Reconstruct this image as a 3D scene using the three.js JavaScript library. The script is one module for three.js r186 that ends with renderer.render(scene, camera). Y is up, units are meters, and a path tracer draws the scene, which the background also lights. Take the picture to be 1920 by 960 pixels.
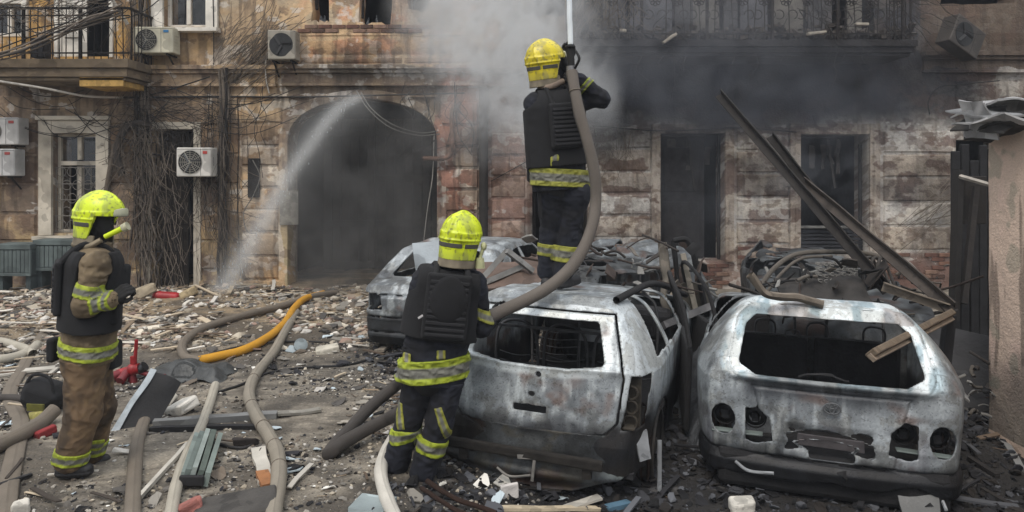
import * as THREE from 'three';
import { mergeGeometries, toCreasedNormals } from 'three/addons/utils/BufferGeometryUtils.js';
import { RoundedBoxGeometry } from 'three/addons/geometries/RoundedBoxGeometry.js';

// ---------- camera, sky, sun, exposure ----------
const scene = new THREE.Scene();
const camera = new THREE.PerspectiveCamera(2 * Math.atan(640 / 1400) * 180 / Math.PI, 1920 / 1280, 0.1, 400);
camera.position.set(0, 2.1, 0);
camera.setViewOffset(1920, 1280, 0, 320, 1920, 960);   // level camera with a shifted lens: the horizon lies at a third of the height
camera.lookAt(0, 2.1, -10);
scene.add(camera);
const renderer = new THREE.WebGLRenderer({ antialias: true });
renderer.toneMapping = THREE.LinearToneMapping;
renderer.toneMappingExposure = 1.32;
renderer.shadowMap.enabled = true;
scene.fog = new THREE.FogExp2(0xb9bec6, 0.002);   // thin smoke in the air of the courtyard
{ // overcast sky, brighter towards the zenith
  const w = 64, h = 32, a = new Float32Array(w * h * 4);
  for (let y = 0; y < h; y++) for (let x = 0; x < w; x++) {
    const s = Math.max(0, Math.sin(((y + 0.5) / h - 0.5) * Math.PI)), l = 1.25 * (1 + 2 * s) / 3, i = (y * w + x) * 4;
    a[i] = l * 0.97; a[i + 1] = l; a[i + 2] = l * 1.05; a[i + 3] = 1;
  }
  const t = new THREE.DataTexture(a, w, h, THREE.RGBAFormat, THREE.FloatType);
  t.mapping = THREE.EquirectangularReflectionMapping; t.magFilter = THREE.LinearFilter; t.needsUpdate = true;
  scene.background = t; scene.environment = t;
}
const sun = new THREE.DirectionalLight(0xfff4e6, 1.3);
sun.position.set(-6, 22, 7); sun.target.position.set(0, 0, -7); scene.add(sun, sun.target);
sun.castShadow = true; sun.shadow.radius = 40; sun.shadow.mapSize.set(2048, 2048);
Object.assign(sun.shadow.camera, { left: -16, right: 16, top: 16, bottom: -16, near: 1, far: 60 });

// ---------- helpers ----------
const V = (x, y, z) => new THREE.Vector3(x, y, z);
const FOC = 1400, EYE = 2.1, DW = 13.3, MP = DW / FOC;
const P = (px, py, d) => V((px - 960) * d / FOC, EYE - (py - 320) * d / FOC, -d);      // what the photograph shows at (px, py), d metres ahead
const FX = (px) => (px - 960) * MP, FY = (py) => EYE - (py - 320) * MP;                  // the same on the front of the house
const F = (px, py, out = 0) => V(FX(px), FY(py), -DW + out);
function rngOf(seed) { let s = seed >>> 0; return () => { s = (s + 0x6d2b79f5) | 0; let t = Math.imul(s ^ (s >>> 15), 1 | s); t = (t + Math.imul(t ^ (t >>> 7), 61 | t)) ^ t; return ((t ^ (t >>> 14)) >>> 0) / 4294967296; }; }
const rnd = rngOf(7), rr = (a, b) => a + (b - a) * rnd();
const clamp = (x, a = 0, b = 1) => Math.min(b, Math.max(a, x)), lerp = (a, b, t) => a + (b - a) * t;
const sstep = (a, b, x) => { const t = clamp((x - a) / (b - a)); return t * t * (3 - 2 * t); };
const h3 = (x, y, z) => { let h = Math.imul(x, 374761393) ^ Math.imul(y, 668265263) ^ Math.imul(z, 2147483647 - 58); h = Math.imul(h ^ (h >>> 13), 1274126177); return ((h ^ (h >>> 16)) >>> 0) / 4294967296; };
function n3(x, y, z) {
  const X = Math.floor(x), Y = Math.floor(y), Z = Math.floor(z); let u = x - X, v = y - Y, w = z - Z;
  u = u * u * (3 - 2 * u); v = v * v * (3 - 2 * v); w = w * w * (3 - 2 * w);
  const a = lerp(lerp(h3(X, Y, Z), h3(X + 1, Y, Z), u), lerp(h3(X, Y + 1, Z), h3(X + 1, Y + 1, Z), u), v);
  const b = lerp(lerp(h3(X, Y, Z + 1), h3(X + 1, Y, Z + 1), u), lerp(h3(X, Y + 1, Z + 1), h3(X + 1, Y + 1, Z + 1), u), v);
  return lerp(a, b, w);
}
function n2(x, y) {
  const X = Math.floor(x), Y = Math.floor(y); let u = x - X, v = y - Y;
  u = u * u * (3 - 2 * u); v = v * v * (3 - 2 * v);
  return lerp(lerp(h3(X, Y, 5), h3(X + 1, Y, 5), u), lerp(h3(X, Y + 1, 5), h3(X + 1, Y + 1, 5), u), v);
}
const fbm2 = (x, y, o = 4) => { let s = 0, a = 0.5, t = 0; for (let i = 0; i < o; i++) { s += a * n2(x, y); t += a; a *= 0.5; x = x * 2.03 + 17.3; y = y * 2.03 + 9.1; } return s / t; };
const fbm3 = (x, y, z, o = 3) => { let s = 0, a = 0.5, t = 0; for (let i = 0; i < o; i++) { s += a * n3(x, y, z); t += a; a *= 0.5; x = x * 2.03 + 7.3; y = y * 2.03 + 3.1; z = z * 2.03 + 11.7; } return s / t; };
const lin = (c) => { const o = new THREE.Color(c); return [o.r, o.g, o.b]; };
const mix3 = (a, b, t) => [lerp(a[0], b[0], t), lerp(a[1], b[1], t), lerp(a[2], b[2], t)];

function dataTex(w, h, fn, srgb = false) {   // fn(x, y) -> [r, g, b] linear 0..1
  const a = new Uint8Array(w * h * 4), enc = (x) => 255 * (srgb ? (x <= 0.0031308 ? x * 12.92 : 1.055 * Math.pow(x, 1 / 2.4) - 0.055) : x);
  for (let y = 0; y < h; y++) for (let x = 0; x < w; x++) { const c = fn(x, y), i = (y * w + x) * 4; a[i] = clamp(enc(c[0]), 0, 255); a[i + 1] = clamp(enc(c[1]), 0, 255); a[i + 2] = clamp(enc(c[2]), 0, 255); a[i + 3] = 255; }
  const t = new THREE.DataTexture(a, w, h); t.magFilter = THREE.LinearFilter; t.wrapS = t.wrapT = THREE.RepeatWrapping; if (srgb) t.colorSpace = THREE.SRGBColorSpace; t.needsUpdate = true; return t;
}
// tileable noise textures
const tile = (n, per, oct, seed) => (x, y) => { let s = 0, a = 0.5, t = 0, p = per; for (let o = 0; o < oct; o++) { const u = x / n * p, v = y / n * p, X = Math.floor(u), Y = Math.floor(v); let f = u - X, g = v - Y; f = f * f * (3 - 2 * f); g = g * g * (3 - 2 * g); const q = (i, j) => h3(((X + i) % p + p) % p, ((Y + j) % p + p) % p, seed + o); s += a * lerp(lerp(q(0, 0), q(1, 0), f), lerp(q(0, 1), q(1, 1), f), g); t += a; a *= 0.55; p *= 2; } return s / t; };
const tA = tile(512, 6, 6, 3), tB = tile(512, 40, 3, 21), tC = tile(512, 4, 4, 55);
const roughTex = dataTex(512, 512, (x, y) => { const v = 0.6 * tA(x, y) + 0.4 * tB(x, y); return [v, v, v]; });
const fineTex = dataTex(256, 256, (x, y) => { const v = h3(x, y, 9) * 0.5 + 0.5 * tB(x * 2, y * 2); return [v, v, v]; });
const grimeTex = dataTex(512, 512, (x, y) => { const v = clamp(0.3 + 0.95 * Math.pow(tA(x, y), 0.9)) * (tC(x, y) < 0.36 ? 0.72 : 1); return [v, v * 0.98, v * 0.95]; });
const weaveTex = dataTex(128, 128, (x, y) => { const v = 0.5 + 0.25 * Math.sin(x * Math.PI / 4) * Math.sin(y * Math.PI / 4) + 0.25 * h3(x, y, 2); return [v, v, v]; });
const tD = tile(512, 7, 6, 91), tE = tile(512, 64, 2, 131);
const flakeTex = dataTex(512, 512, (x, y) => { const a = tD(x, y), b = tE(x, y), s = tA((x * 3) % 512, y), k = (0.74 + 0.2 * sstep(0.42, 0.49, a) + 0.14 * sstep(0.53, 0.6, a)) * (b > 0.72 ? 0.7 : b < 0.24 ? 1.2 : 1) * (0.84 + 0.32 * s) * 0.94; return [k, k * (a > 0.46 ? 1 : 0.97), k * (a > 0.46 ? 1 : 0.93)]; });
const rep = (t, m) => { const c = t.clone(); c.repeat.set(1 / m, 1 / m); c.needsUpdate = true; return c; };
const rough15 = rep(roughTex, 1.5), rough06 = rep(roughTex, 0.6), fine04 = rep(fineTex, 0.4), grime2 = rep(grimeTex, 1.7), grime07 = rep(grimeTex, 0.7), weave = rep(weaveTex, 0.1);
function mat(color, roughness = 0.85, o = {}) {
  const { bump = 0.004, tex = rough06, grime = grime07, ...r } = o;
  return new THREE.MeshStandardMaterial({ color: Array.isArray(color) ? new THREE.Color().setRGB(...color) : color, roughness, map: grime, bumpMap: bump ? tex : null, bumpScale: bump, ...r });
}

const counts = new Map();
function numbered(n) { const k = counts.get(n) ?? 0; counts.set(n, k + 1); return k ? n + '_' + String(k).padStart(3, '0') : n; }
function tag(o, label, category, group, kind) { Object.assign(o.userData, { label, category }); if (group) o.userData.group = group; if (kind) o.userData.kind = kind; return o; }
function thing(name, label, category, pos, group) { const g = new THREE.Group(); g.name = numbered(name); if (pos) g.position.copy(pos); scene.add(g); return tag(g, label, category, group); }
function boxUV(g) {   // uv in metres by the dominant direction of each normal
  const p = g.attributes.position, n = g.attributes.normal, uv = new Float32Array(p.count * 2);
  for (let i = 0; i < p.count; i++) {
    const a = Math.abs(n.getX(i)), b = Math.abs(n.getY(i)), c = Math.abs(n.getZ(i)), x = p.getX(i), y = p.getY(i), z = p.getZ(i);
    uv[i * 2] = a > b && a > c ? z : x; uv[i * 2 + 1] = b > a && b > c ? z : y;
  }
  g.setAttribute('uv', new THREE.BufferAttribute(uv, 2)); return g;
}
function clean(g) { g = g.index ? g.toNonIndexed() : g; for (const k of Object.keys(g.attributes)) if (!['position', 'normal', 'uv'].includes(k)) g.deleteAttribute(k); return g; }
const merge = (list) => list.length === 1 ? list[0] : mergeGeometries(list.map(clean));
function obj(name, geos, m, parent, uv = true) {
  let g = Array.isArray(geos) ? merge(geos) : geos;
  if (uv) boxUV(g);
  const o = new THREE.Mesh(g, m); o.castShadow = o.receiveShadow = true;
  o.name = parent ? name : numbered(name); (parent ?? scene).add(o); return o;
}
function struct(name, geos, m, uv = true) { const o = obj(name, geos, m, null, uv); o.userData.kind = 'structure'; return o; }
const box = (x0, x1, y0, y1, z0, z1, r = 0) => {
  const w = Math.abs(x1 - x0), h = Math.abs(y1 - y0), d = Math.abs(z1 - z0);
  const g = r ? new RoundedBoxGeometry(w, h, d, 1, Math.min(r, w * 0.45, h * 0.45, d * 0.45)) : new THREE.BoxGeometry(w, h, d);
  return g.translate((x0 + x1) / 2, (y0 + y1) / 2, (z0 + z1) / 2);
};
// a box given by photograph pixels at the house front, standing out from z0 to z1 metres before it
const fbox = (px0, px1, py0, py1, z0, z1, r = 0.006) => box(FX(px0), FX(px1), FY(py1), FY(py0), -DW + z0, -DW + z1, r);
function bar(a, b, w, h = w, r = 0) {   // a square bar from a to b
  const d = b.clone().sub(a), L = d.length(), g = r ? new RoundedBoxGeometry(w, L, h, 1, r) : new THREE.BoxGeometry(w, L, h);
  const q = new THREE.Quaternion().setFromUnitVectors(V(0, 1, 0), d.normalize());
  return g.applyQuaternion(q).translate((a.x + b.x) / 2, (a.y + b.y) / 2, (a.z + b.z) / 2);
}
function rod(a, b, r0, r1 = r0, n = 8) {
  const d = b.clone().sub(a), L = d.length(), g = new THREE.CylinderGeometry(r1, r0, L, n);
  return g.applyQuaternion(new THREE.Quaternion().setFromUnitVectors(V(0, 1, 0), d.normalize())).translate((a.x + b.x) / 2, (a.y + b.y) / 2, (a.z + b.z) / 2);
}
const tube = (pts, r, seg = pts.length * 8, n = 8, closed = false) => new THREE.TubeGeometry(new THREE.CatmullRomCurve3(pts, closed, 'centripetal'), seg, r, n, closed);
function jitter(g, amt, f = 6, seed = 0) { const p = g.attributes.position; for (let i = 0; i < p.count; i++) { const x = p.getX(i), y = p.getY(i), z = p.getZ(i); p.setXYZ(i, x + amt * (n3(x * f + seed, y * f, z * f) - 0.5) * 2, y + amt * (n3(x * f, y * f + 31 + seed, z * f) - 0.5) * 2, z + amt * (n3(x * f, y * f, z * f + 77 + seed) - 0.5) * 2); } g.computeVertexNormals(); return g; }

// ---------- surface nets: a mesh from a signed distance field ----------
function nets(f, lo, hi, cell, colorOf) {
  const N = [0, 1, 2].map((k) => Math.ceil((hi[k] - lo[k]) / cell) + 2), [nx, ny, nz] = N, sy = nx, sz = nx * ny;
  const D = new Float32Array(nx * ny * nz), B = 6, R = cell * B * 0.5 * 1.75 * 1.35 + cell;
  for (let bz = 0; bz < nz; bz += B) for (let by = 0; by < ny; by += B) for (let bx = 0; bx < nx; bx += B) {
    const c = f(lo[0] + (bx + B / 2) * cell, lo[1] + (by + B / 2) * cell, lo[2] + (bz + B / 2) * cell), far = Math.abs(c) > R;
    for (let z = bz; z < Math.min(nz, bz + B); z++) for (let y = by; y < Math.min(ny, by + B); y++) for (let x = bx; x < Math.min(nx, bx + B); x++)
      D[x + y * sy + z * sz] = far ? c : f(lo[0] + x * cell, lo[1] + y * cell, lo[2] + z * cell);
  }
  const id = new Int32Array(nx * ny * nz).fill(-1), pos = [], idx = [];
  const E = [[0, 1], [2, 3], [4, 5], [6, 7], [0, 2], [1, 3], [4, 6], [5, 7], [0, 4], [1, 5], [2, 6], [3, 7]];
  const v = new Float32Array(8);
  for (let z = 0; z < nz - 1; z++) for (let y = 0; y < ny - 1; y++) for (let x = 0; x < nx - 1; x++) {
    const o = x + y * sy + z * sz; let m = 0;
    for (let k = 0; k < 8; k++) { v[k] = D[o + (k & 1) + ((k >> 1) & 1) * sy + (k >> 2) * sz]; if (v[k] < 0) m |= 1 << k; }
    if (m === 0 || m === 255) continue;
    let ax = 0, ay = 0, az = 0, n = 0;
    for (const [a, b] of E) if ((v[a] < 0) !== (v[b] < 0)) { const t = v[a] / (v[a] - v[b]); ax += lerp(a & 1, b & 1, t); ay += lerp((a >> 1) & 1, (b >> 1) & 1, t); az += lerp(a >> 2, b >> 2, t); n++; }
    id[o] = pos.length / 3; pos.push(lo[0] + (x + ax / n) * cell, lo[1] + (y + ay / n) * cell, lo[2] + (z + az / n) * cell);
  }
  const quad = (a, b, c, d, flip) => { if (a < 0 || b < 0 || c < 0 || d < 0) return; if (flip) idx.push(a, c, b, a, d, c); else idx.push(a, b, c, a, c, d); };
  for (let z = 1; z < nz - 1; z++) for (let y = 1; y < ny - 1; y++) for (let x = 1; x < nx - 1; x++) {
    const o = x + y * sy + z * sz, s = D[o] < 0;
    if (s !== (D[o + 1] < 0)) quad(id[o - sy - sz], id[o - sz], id[o], id[o - sy], !s);
    if (s !== (D[o + sy] < 0)) quad(id[o - 1 - sz], id[o - 1], id[o], id[o - sz], !s);
    if (s !== (D[o + sz] < 0)) quad(id[o - 1 - sy], id[o - sy], id[o], id[o - 1], !s);
  }
  const g = new THREE.BufferGeometry(), n = pos.length / 3, nor = new Float32Array(pos.length), col = colorOf ? new Float32Array(pos.length) : null, e = cell * 0.6;
  for (let i = 0; i < n; i++) {
    const x = pos[3 * i], y = pos[3 * i + 1], z = pos[3 * i + 2];
    let a = f(x + e, y, z) - f(x - e, y, z), b = f(x, y + e, z) - f(x, y - e, z), c = f(x, y, z + e) - f(x, y, z - e); const l = Math.hypot(a, b, c) || 1;
    a /= l; b /= l; c /= l; nor[3 * i] = a; nor[3 * i + 1] = b; nor[3 * i + 2] = c;
    if (col) { const k = colorOf(x, y, z, a, b, c); col[3 * i] = k[0]; col[3 * i + 1] = k[1]; col[3 * i + 2] = k[2]; }
  }
  g.setAttribute('position', new THREE.BufferAttribute(new Float32Array(pos), 3));
  g.setAttribute('normal', new THREE.BufferAttribute(nor, 3));
  if (col) g.setAttribute('color', new THREE.BufferAttribute(col, 3));
  g.setIndex(idx); return g;
}
const smin = (a, b, k) => { const h = clamp(0.5 + 0.5 * (b - a) / k); return lerp(b, a, h) - k * h * (1 - h); };
const smax = (a, b, k) => -smin(-a, -b, k);
function capsule(a, b, r0, r1) {   // tapered capsule
  const bx = b.x - a.x, by = b.y - a.y, bz = b.z - a.z, L = bx * bx + by * by + bz * bz || 1e-9;
  return (x, y, z) => { const px = x - a.x, py = y - a.y, pz = z - a.z, t = clamp((px * bx + py * by + pz * bz) / L); return Math.hypot(px - bx * t, py - by * t, pz - bz * t) - lerp(r0, r1, t); };
}
function poly2(pts) {   // signed distance to a closed polygon
  const n = pts.length;
  return (x, y) => {
    let d = 1e9, s = 1;
    for (let i = 0, j = n - 1; i < n; j = i++) {
      const ex = pts[j][0] - pts[i][0], ey = pts[j][1] - pts[i][1], wx = x - pts[i][0], wy = y - pts[i][1], t = clamp((wx * ex + wy * ey) / (ex * ex + ey * ey));
      d = Math.min(d, (wx - ex * t) ** 2 + (wy - ey * t) ** 2);
      const c1 = y >= pts[i][1], c2 = y < pts[j][1], c3 = ex * wy > ey * wx;
      if ((c1 && c2 && c3) || (!c1 && !c2 && !c3)) s = -s;
    }
    return s * Math.sqrt(d);
  };
}
// ---------- ground ----------
const bump2 = (x, z, cx, cz, rx, rz) => Math.exp(-(((x - cx) / rx) ** 2) - (((z - cz) / rz) ** 2));
function gH(x, z) {   // height of the courtyard: it falls a little under the cars and rises in rubble along the house
  const near = sstep(16, 12, Math.abs(x)) * sstep(6, 2, z) * sstep(-16, -13.5, z);
  let h = -0.16 * sstep(-0.9, 0.6, x) * sstep(-8.5, -6.5, z);
  h += 0.05 * (fbm2(x * 0.9 + 40, z * 0.9, 3) - 0.5);
  const rub = sstep(-7.6, -9.6, z) * sstep(-0.6, -2.2, x);
  h += rub * (0.16 * fbm2(x * 1.7, z * 1.7 + 9, 3) - 0.03);
  h += 0.035 * (fbm2(x * 4.1, z * 4.1 + 3, 3) - 0.5) * (0.5 + rub);
  h += 0.13 * bump2(x, z, 1.55, -6.6, 0.6, 1.1) + 0.16 * bump2(x, z, 3.6, -6.2, 0.5, 0.9) * (0.6 + 0.8 * n2(x * 5, z * 5));
  return h * near;
}
const groundAt = (px, py, lift = 0) => { let d = FOC * (EYE - lift) / (py - 320), p; for (let i = 0; i < 6; i++) { p = P(px, py, d); d = FOC * (EYE - lift - gH(p.x, p.z)) / (py - 320); } return P(px, py, d); };
// how burnt the ground is: black round the cars, dusty to the left
const charAt = (x, z) => clamp(sstep(-1.5, 0.3, x + (fbm2(x * 1.3, z * 1.3, 3) - 0.5) * 1.6) * sstep(-11.5, -7, z + (fbm2(x, z + 50, 3) - 0.5) * 2 - 0.4 * x) + 0.6 * bump2(x, z, -1.3, -8.2, 0.9, 0.9));
{
  const gx = [], gz = [], X0 = -13, X1 = 10, Z0 = -14.5, Z1 = 1;
  for (let i = 0; i <= 330; i++) gx.push(lerp(X0, X1, i / 330));
  for (let i = 0; i <= 230; i++) gz.push(lerp(Z1, Z0, i / 230));
  for (const e of [18, 35, 70, 140]) { gx.unshift(-e); gx.push(e); gz.unshift(e * 0.8); gz.push(-e); }
  const nx = gx.length, nz = gz.length, pos = new Float32Array(nx * nz * 3), uv = new Float32Array(nx * nz * 2), idx = [];
  for (let j = 0; j < nz; j++) for (let i = 0; i < nx; i++) { const k = j * nx + i; pos.set([gx[i], gH(gx[i], gz[j]), gz[j]], 3 * k); uv.set([gx[i], -gz[j]], 2 * k); if (i < nx - 1 && j < nz - 1) idx.push(k, k + 1, k + nx, k + 1, k + nx + 1, k + nx); }
  const g = new THREE.BufferGeometry(); g.setAttribute('position', new THREE.BufferAttribute(pos, 3)); g.setAttribute('uv', new THREE.BufferAttribute(uv, 2)); g.setIndex(idx); g.computeVertexNormals();
  const W = 23, H = 15.5, tw = 2048, th = 1380, dust = lin('#a39a8b'), dark = lin('#5d574f'), tan = lin('#ab9678'), soot = lin('#1b1a1c'), ash = lin('#6d6c6d'), wet = lin('#544d44');
  const t = dataTex(tw, th, (i, j) => {
    const x = X0 + W * (i + 0.5) / tw, z = 1 - H * (j + 0.5) / th, a = fbm2(x * 1.1, z * 1.1, 5), b = fbm2(x * 7 + 3, z * 7, 4), s = h3(i, j, 3);
    let c = mix3(dark, dust, clamp(0.5 + (a - 0.5) * 2.6 + (b - 0.5) * 1.2));
    c = mix3(c, tan, sstep(-8, -10, z) * sstep(-0.5, -2.5, x) * 0.75);
    c = mix3(c, wet, sstep(0.5, 0.62, fbm2(x * 0.8 + 70, z * 1.6, 5)) * 0.8);
    c = mix3(c, dark, sstep(0.58, 0.63, fbm2(x * 4 + 9, z * 12 + 5, 3)) * 0.55);
    const ch = charAt(x, z); c = mix3(c, mix3(soot, ash, sstep(0.62, 0.8, b) * 0.6), ch * 0.94);
    const m = 0.7 * (0.62 + 0.5 * b + 0.34 * s + (s > 0.965 ? 0.55 : 0) - (s < 0.05 ? 0.25 : 0)); return [c[0] * m, c[1] * m, c[2] * m];
  }, true);
  t.repeat.set(1 / W, 1 / H); t.offset.set(-X0 / W, 1 / H); t.wrapS = t.wrapT = THREE.MirroredRepeatWrapping;
  const ground = new THREE.Mesh(g, new THREE.MeshStandardMaterial({ map: t, roughness: 0.93, bumpMap: rep(roughTex, 0.5), bumpScale: 0.02 }));
  ground.name = 'ground'; ground.userData.kind = 'structure'; ground.receiveShadow = true; scene.add(ground);
}

// ---------- the house ----------
const PX0 = -200, PX1 = 2150, PY0 = -300, PY1 = 560;
const facadeTex = (() => {
  const L = Object.fromEntries(Object.entries({ ochre: '#c39a5c', ochre2: '#9c8058', brown: '#978570', brown2: '#7a6a5b', buff: '#c6aa86', pink: '#c29074', grey: '#a89c88', sand: '#c0ae88', pil: '#ab8170', pale: '#d2c8b8', white: '#c9c4bd', rust: '#6b5148', brick: '#7d6055', soot: '#1f1e22', umber: '#7b6656', slate: '#77777d', pale2: '#cfcbc4', darkBrown: '#4a4038' }).map(([k, v]) => [k, lin(v)]));
  const t = dataTex(2048, 750, (i, j) => {
    const px = PX0 + (PX1 - PX0) * (i + 0.5) / 2048, py = PY1 - (PY1 - PY0) * (j + 0.5) / 750;
    const wx = px + 26 * (fbm2(px / 40, py / 40, 3) - 0.5), wy = py + 26 * (fbm2(px / 40 + 50, py / 40, 3) - 0.5);
    const big = fbm2(px / 90, py / 90, 4), mid = fbm2(px / 28 + 7, py / 28, 4), fine = fbm2(px / 7, py / 7, 3), streak = fbm2(px / 9, py / 90 + 4, 3), s = h3(i, j, 17);
    let c;
    if (wy < 132) {
      c = wx < 270 ? mix3(L.ochre, L.ochre2, sstep(0.4, 0.62, big)) : mix3(L.ochre2, L.buff, sstep(280, 520, wx + 200 * (big - 0.5)));
      if (wx > 300 && wx < 560) c = mix3(c, L.brown, 0.55 * sstep(0.42, 0.6, big));
      c = mix3(c, L.pink, sstep(0.44, 0.64, mid) * 0.7 * sstep(540, 600, wx) * sstep(1000, 880, wx));
      c = mix3(c, L.grey, sstep(0.5, 0.64, fbm2(px / 60 + 20, py / 40, 5)) * 0.6 * sstep(260, 420, wx));
      if (wx > 1060) c = mix3(mix3(L.slate, L.pale, sstep(0.5, 0.62, mid) * 0.6), L.soot, 0.6 + 0.5 * sstep(0.62, 0.42, big));
      if (wx > 1725) c = mix3(mix3(L.umber, L.brown2, sstep(0.4, 0.6, big)), L.soot, 0.35);
    } else if (wx < 455) {
      c = mix3(L.brown, L.brown2, sstep(0.36, 0.66, big)); c = mix3(c, L.buff, sstep(0.48, 0.68, mid) * 0.35);
      c = mix3(c, L.darkBrown, sstep(205, 170, wy) * 0.65 * sstep(300, 180, wx));  // darker just below the left balcony, fading downwards
      c = mix3(c, L.sand, sstep(395, 450, wy) * sstep(0.45, 0.58, mid) * 0.6);
    } else if (wx < 535) { c = mix3(L.buff, L.brown, sstep(0.46, 0.6, big)); c = mix3(c, L.pale, sstep(0.54, 0.6, mid) * 0.75); }
    else if (wx < 822) { c = mix3(L.grey, L.brown, sstep(0.42, 0.62, big)); c = mix3(c, L.sand, sstep(330, 480, wy) * 0.7); c = mix3(c, L.darkBrown, sstep(250, 170, wy) * 0.5); }  // sandier low down, darker over the arch towards the cornice
    else if (wx < 905) { c = mix3(L.pil, L.brown2, sstep(0.45, 0.65, big) * 0.7); c = mix3(c, L.pale, sstep(0.52, 0.57, mid) * 0.8 * sstep(250, 330, wy)); }
    else {
      c = mix3(L.white, L.pale, sstep(0.4, 0.6, mid) * 0.5); c = mix3(c, L.rust, sstep(0.55, 0.6, fbm2(px / 46 + 90, py / 24, 6)) * 0.75); c = mix3(c, L.darkBrown, sstep(0.52, 0.7, fbm2(px / 5, py / 5 + 9, 3)) * 0.25);
      c = mix3(c, L.brown2, sstep(0.6, 0.66, fbm2(px / 18 + 31, py / 9, 5)) * 0.6);
      if (wx < 1000) c = mix3(c, L.pil, 0.45);
      c = mix3(c, L.brick, sstep(465, 505, wy + 40 * (mid - 0.5)) * 0.7);
      if (wx > 1660) c = mix3(c, L.rust, sstep(470, 485, wy) * 0.8);
      c = mix3(c, L.soot, sstep(270, 205, wy + 50 * (big - 0.5)) * 0.93 * sstep(905, 1000, wx) * sstep(1905, 1790, wx));  // soot under the right balcony, with the balcony's shadow painted in
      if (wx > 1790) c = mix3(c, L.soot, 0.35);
    }
    // lost plaster, dirt streaks and smoke stains
    c = mix3(c, mix3(L.darkBrown, L.brick, 0.35), sstep(0.6, 0.625, fbm2(px / 30 + 5, py / 24 + 80, 5)) * 0.5);
    c = mix3(c, L.pale2, sstep(0.64, 0.655, fbm2(px / 22 + 200, py / 18, 6)) * 0.5 * (wy > 235 || wx < 900 ? 1 : 0.1));
    c = mix3(c, L.darkBrown, sstep(0.5, 0.74, streak) * (wx > 905 && wy > 230 ? 0.32 : 0.55));
    c = mix3(c, L.soot, 0.55 * sstep(0.5, 0.75, fbm2(px / 130 + 11, py / 110, 4)) * (wx > 620 ? 1 : 0.55));
    const smoke = Math.exp(-(((wx - 1400) / 420) ** 2) - (((wy - 130) / 95) ** 2)); c = mix3(c, L.soot, clamp(smoke * 0.9));
    const m = (0.72 + 0.4 * fine + 0.16 * s) * (wy > 132 && wx > 905 ? 1.05 : wx < 905 ? 1.08 : 1); return [c[0] * m, c[1] * m, c[2] * m];
  }, true);
  t.repeat.set(1 / ((PX1 - PX0) * MP), 1 / ((PY1 - PY0) * MP)); t.offset.set(-FX(PX0) / ((PX1 - PX0) * MP), -FY(PY1) / ((PY1 - PY0) * MP)); return t;
})();
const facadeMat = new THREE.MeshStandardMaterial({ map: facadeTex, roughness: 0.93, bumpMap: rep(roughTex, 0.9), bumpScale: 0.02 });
const sootMat = mat([0.022, 0.021, 0.022], 0.95, { bump: 0.01 });
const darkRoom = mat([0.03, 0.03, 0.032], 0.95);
const house = thing('apartment_building', 'burnt two storey house front with peeling plaster, arched gateway and balconies', 'building');
const facadeUV = (g) => { const p = g.attributes.position, uv = new Float32Array(p.count * 2); for (let i = 0; i < p.count; i++) { uv[2 * i] = p.getX(i) + 0.35 * (p.getZ(i) + DW); uv[2 * i + 1] = p.getY(i) - 0.35 * (p.getZ(i) + DW); } g.setAttribute('uv', new THREE.BufferAttribute(uv, 2)); return g; };
const wallPart = (name, geos, parent = house, m = facadeMat) => obj(name, facadeUV(Array.isArray(geos) ? merge(geos) : geos), m, parent, false);
const OPEN = [[100, 183, 250, 437], [285, 364, 243, 546], [998, 1103, 345, 505], [1238, 1358, 250, 490], [1500, 1628, 252, 475], [1792, 1880, 262, 552],
  [-60, 44, -150, 70], [112, 212, -150, 106], [308, 388, -120, 50], [583, 618, -120, 40], [672, 735, -120, 44], [768, 803, -120, 20], [1000, 1064, -120, 30], [1168, 1262, -150, 74], [1352, 1440, -150, 74], [1560, 1640, -150, 74], [1765, 1905, -120, 8]];
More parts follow.
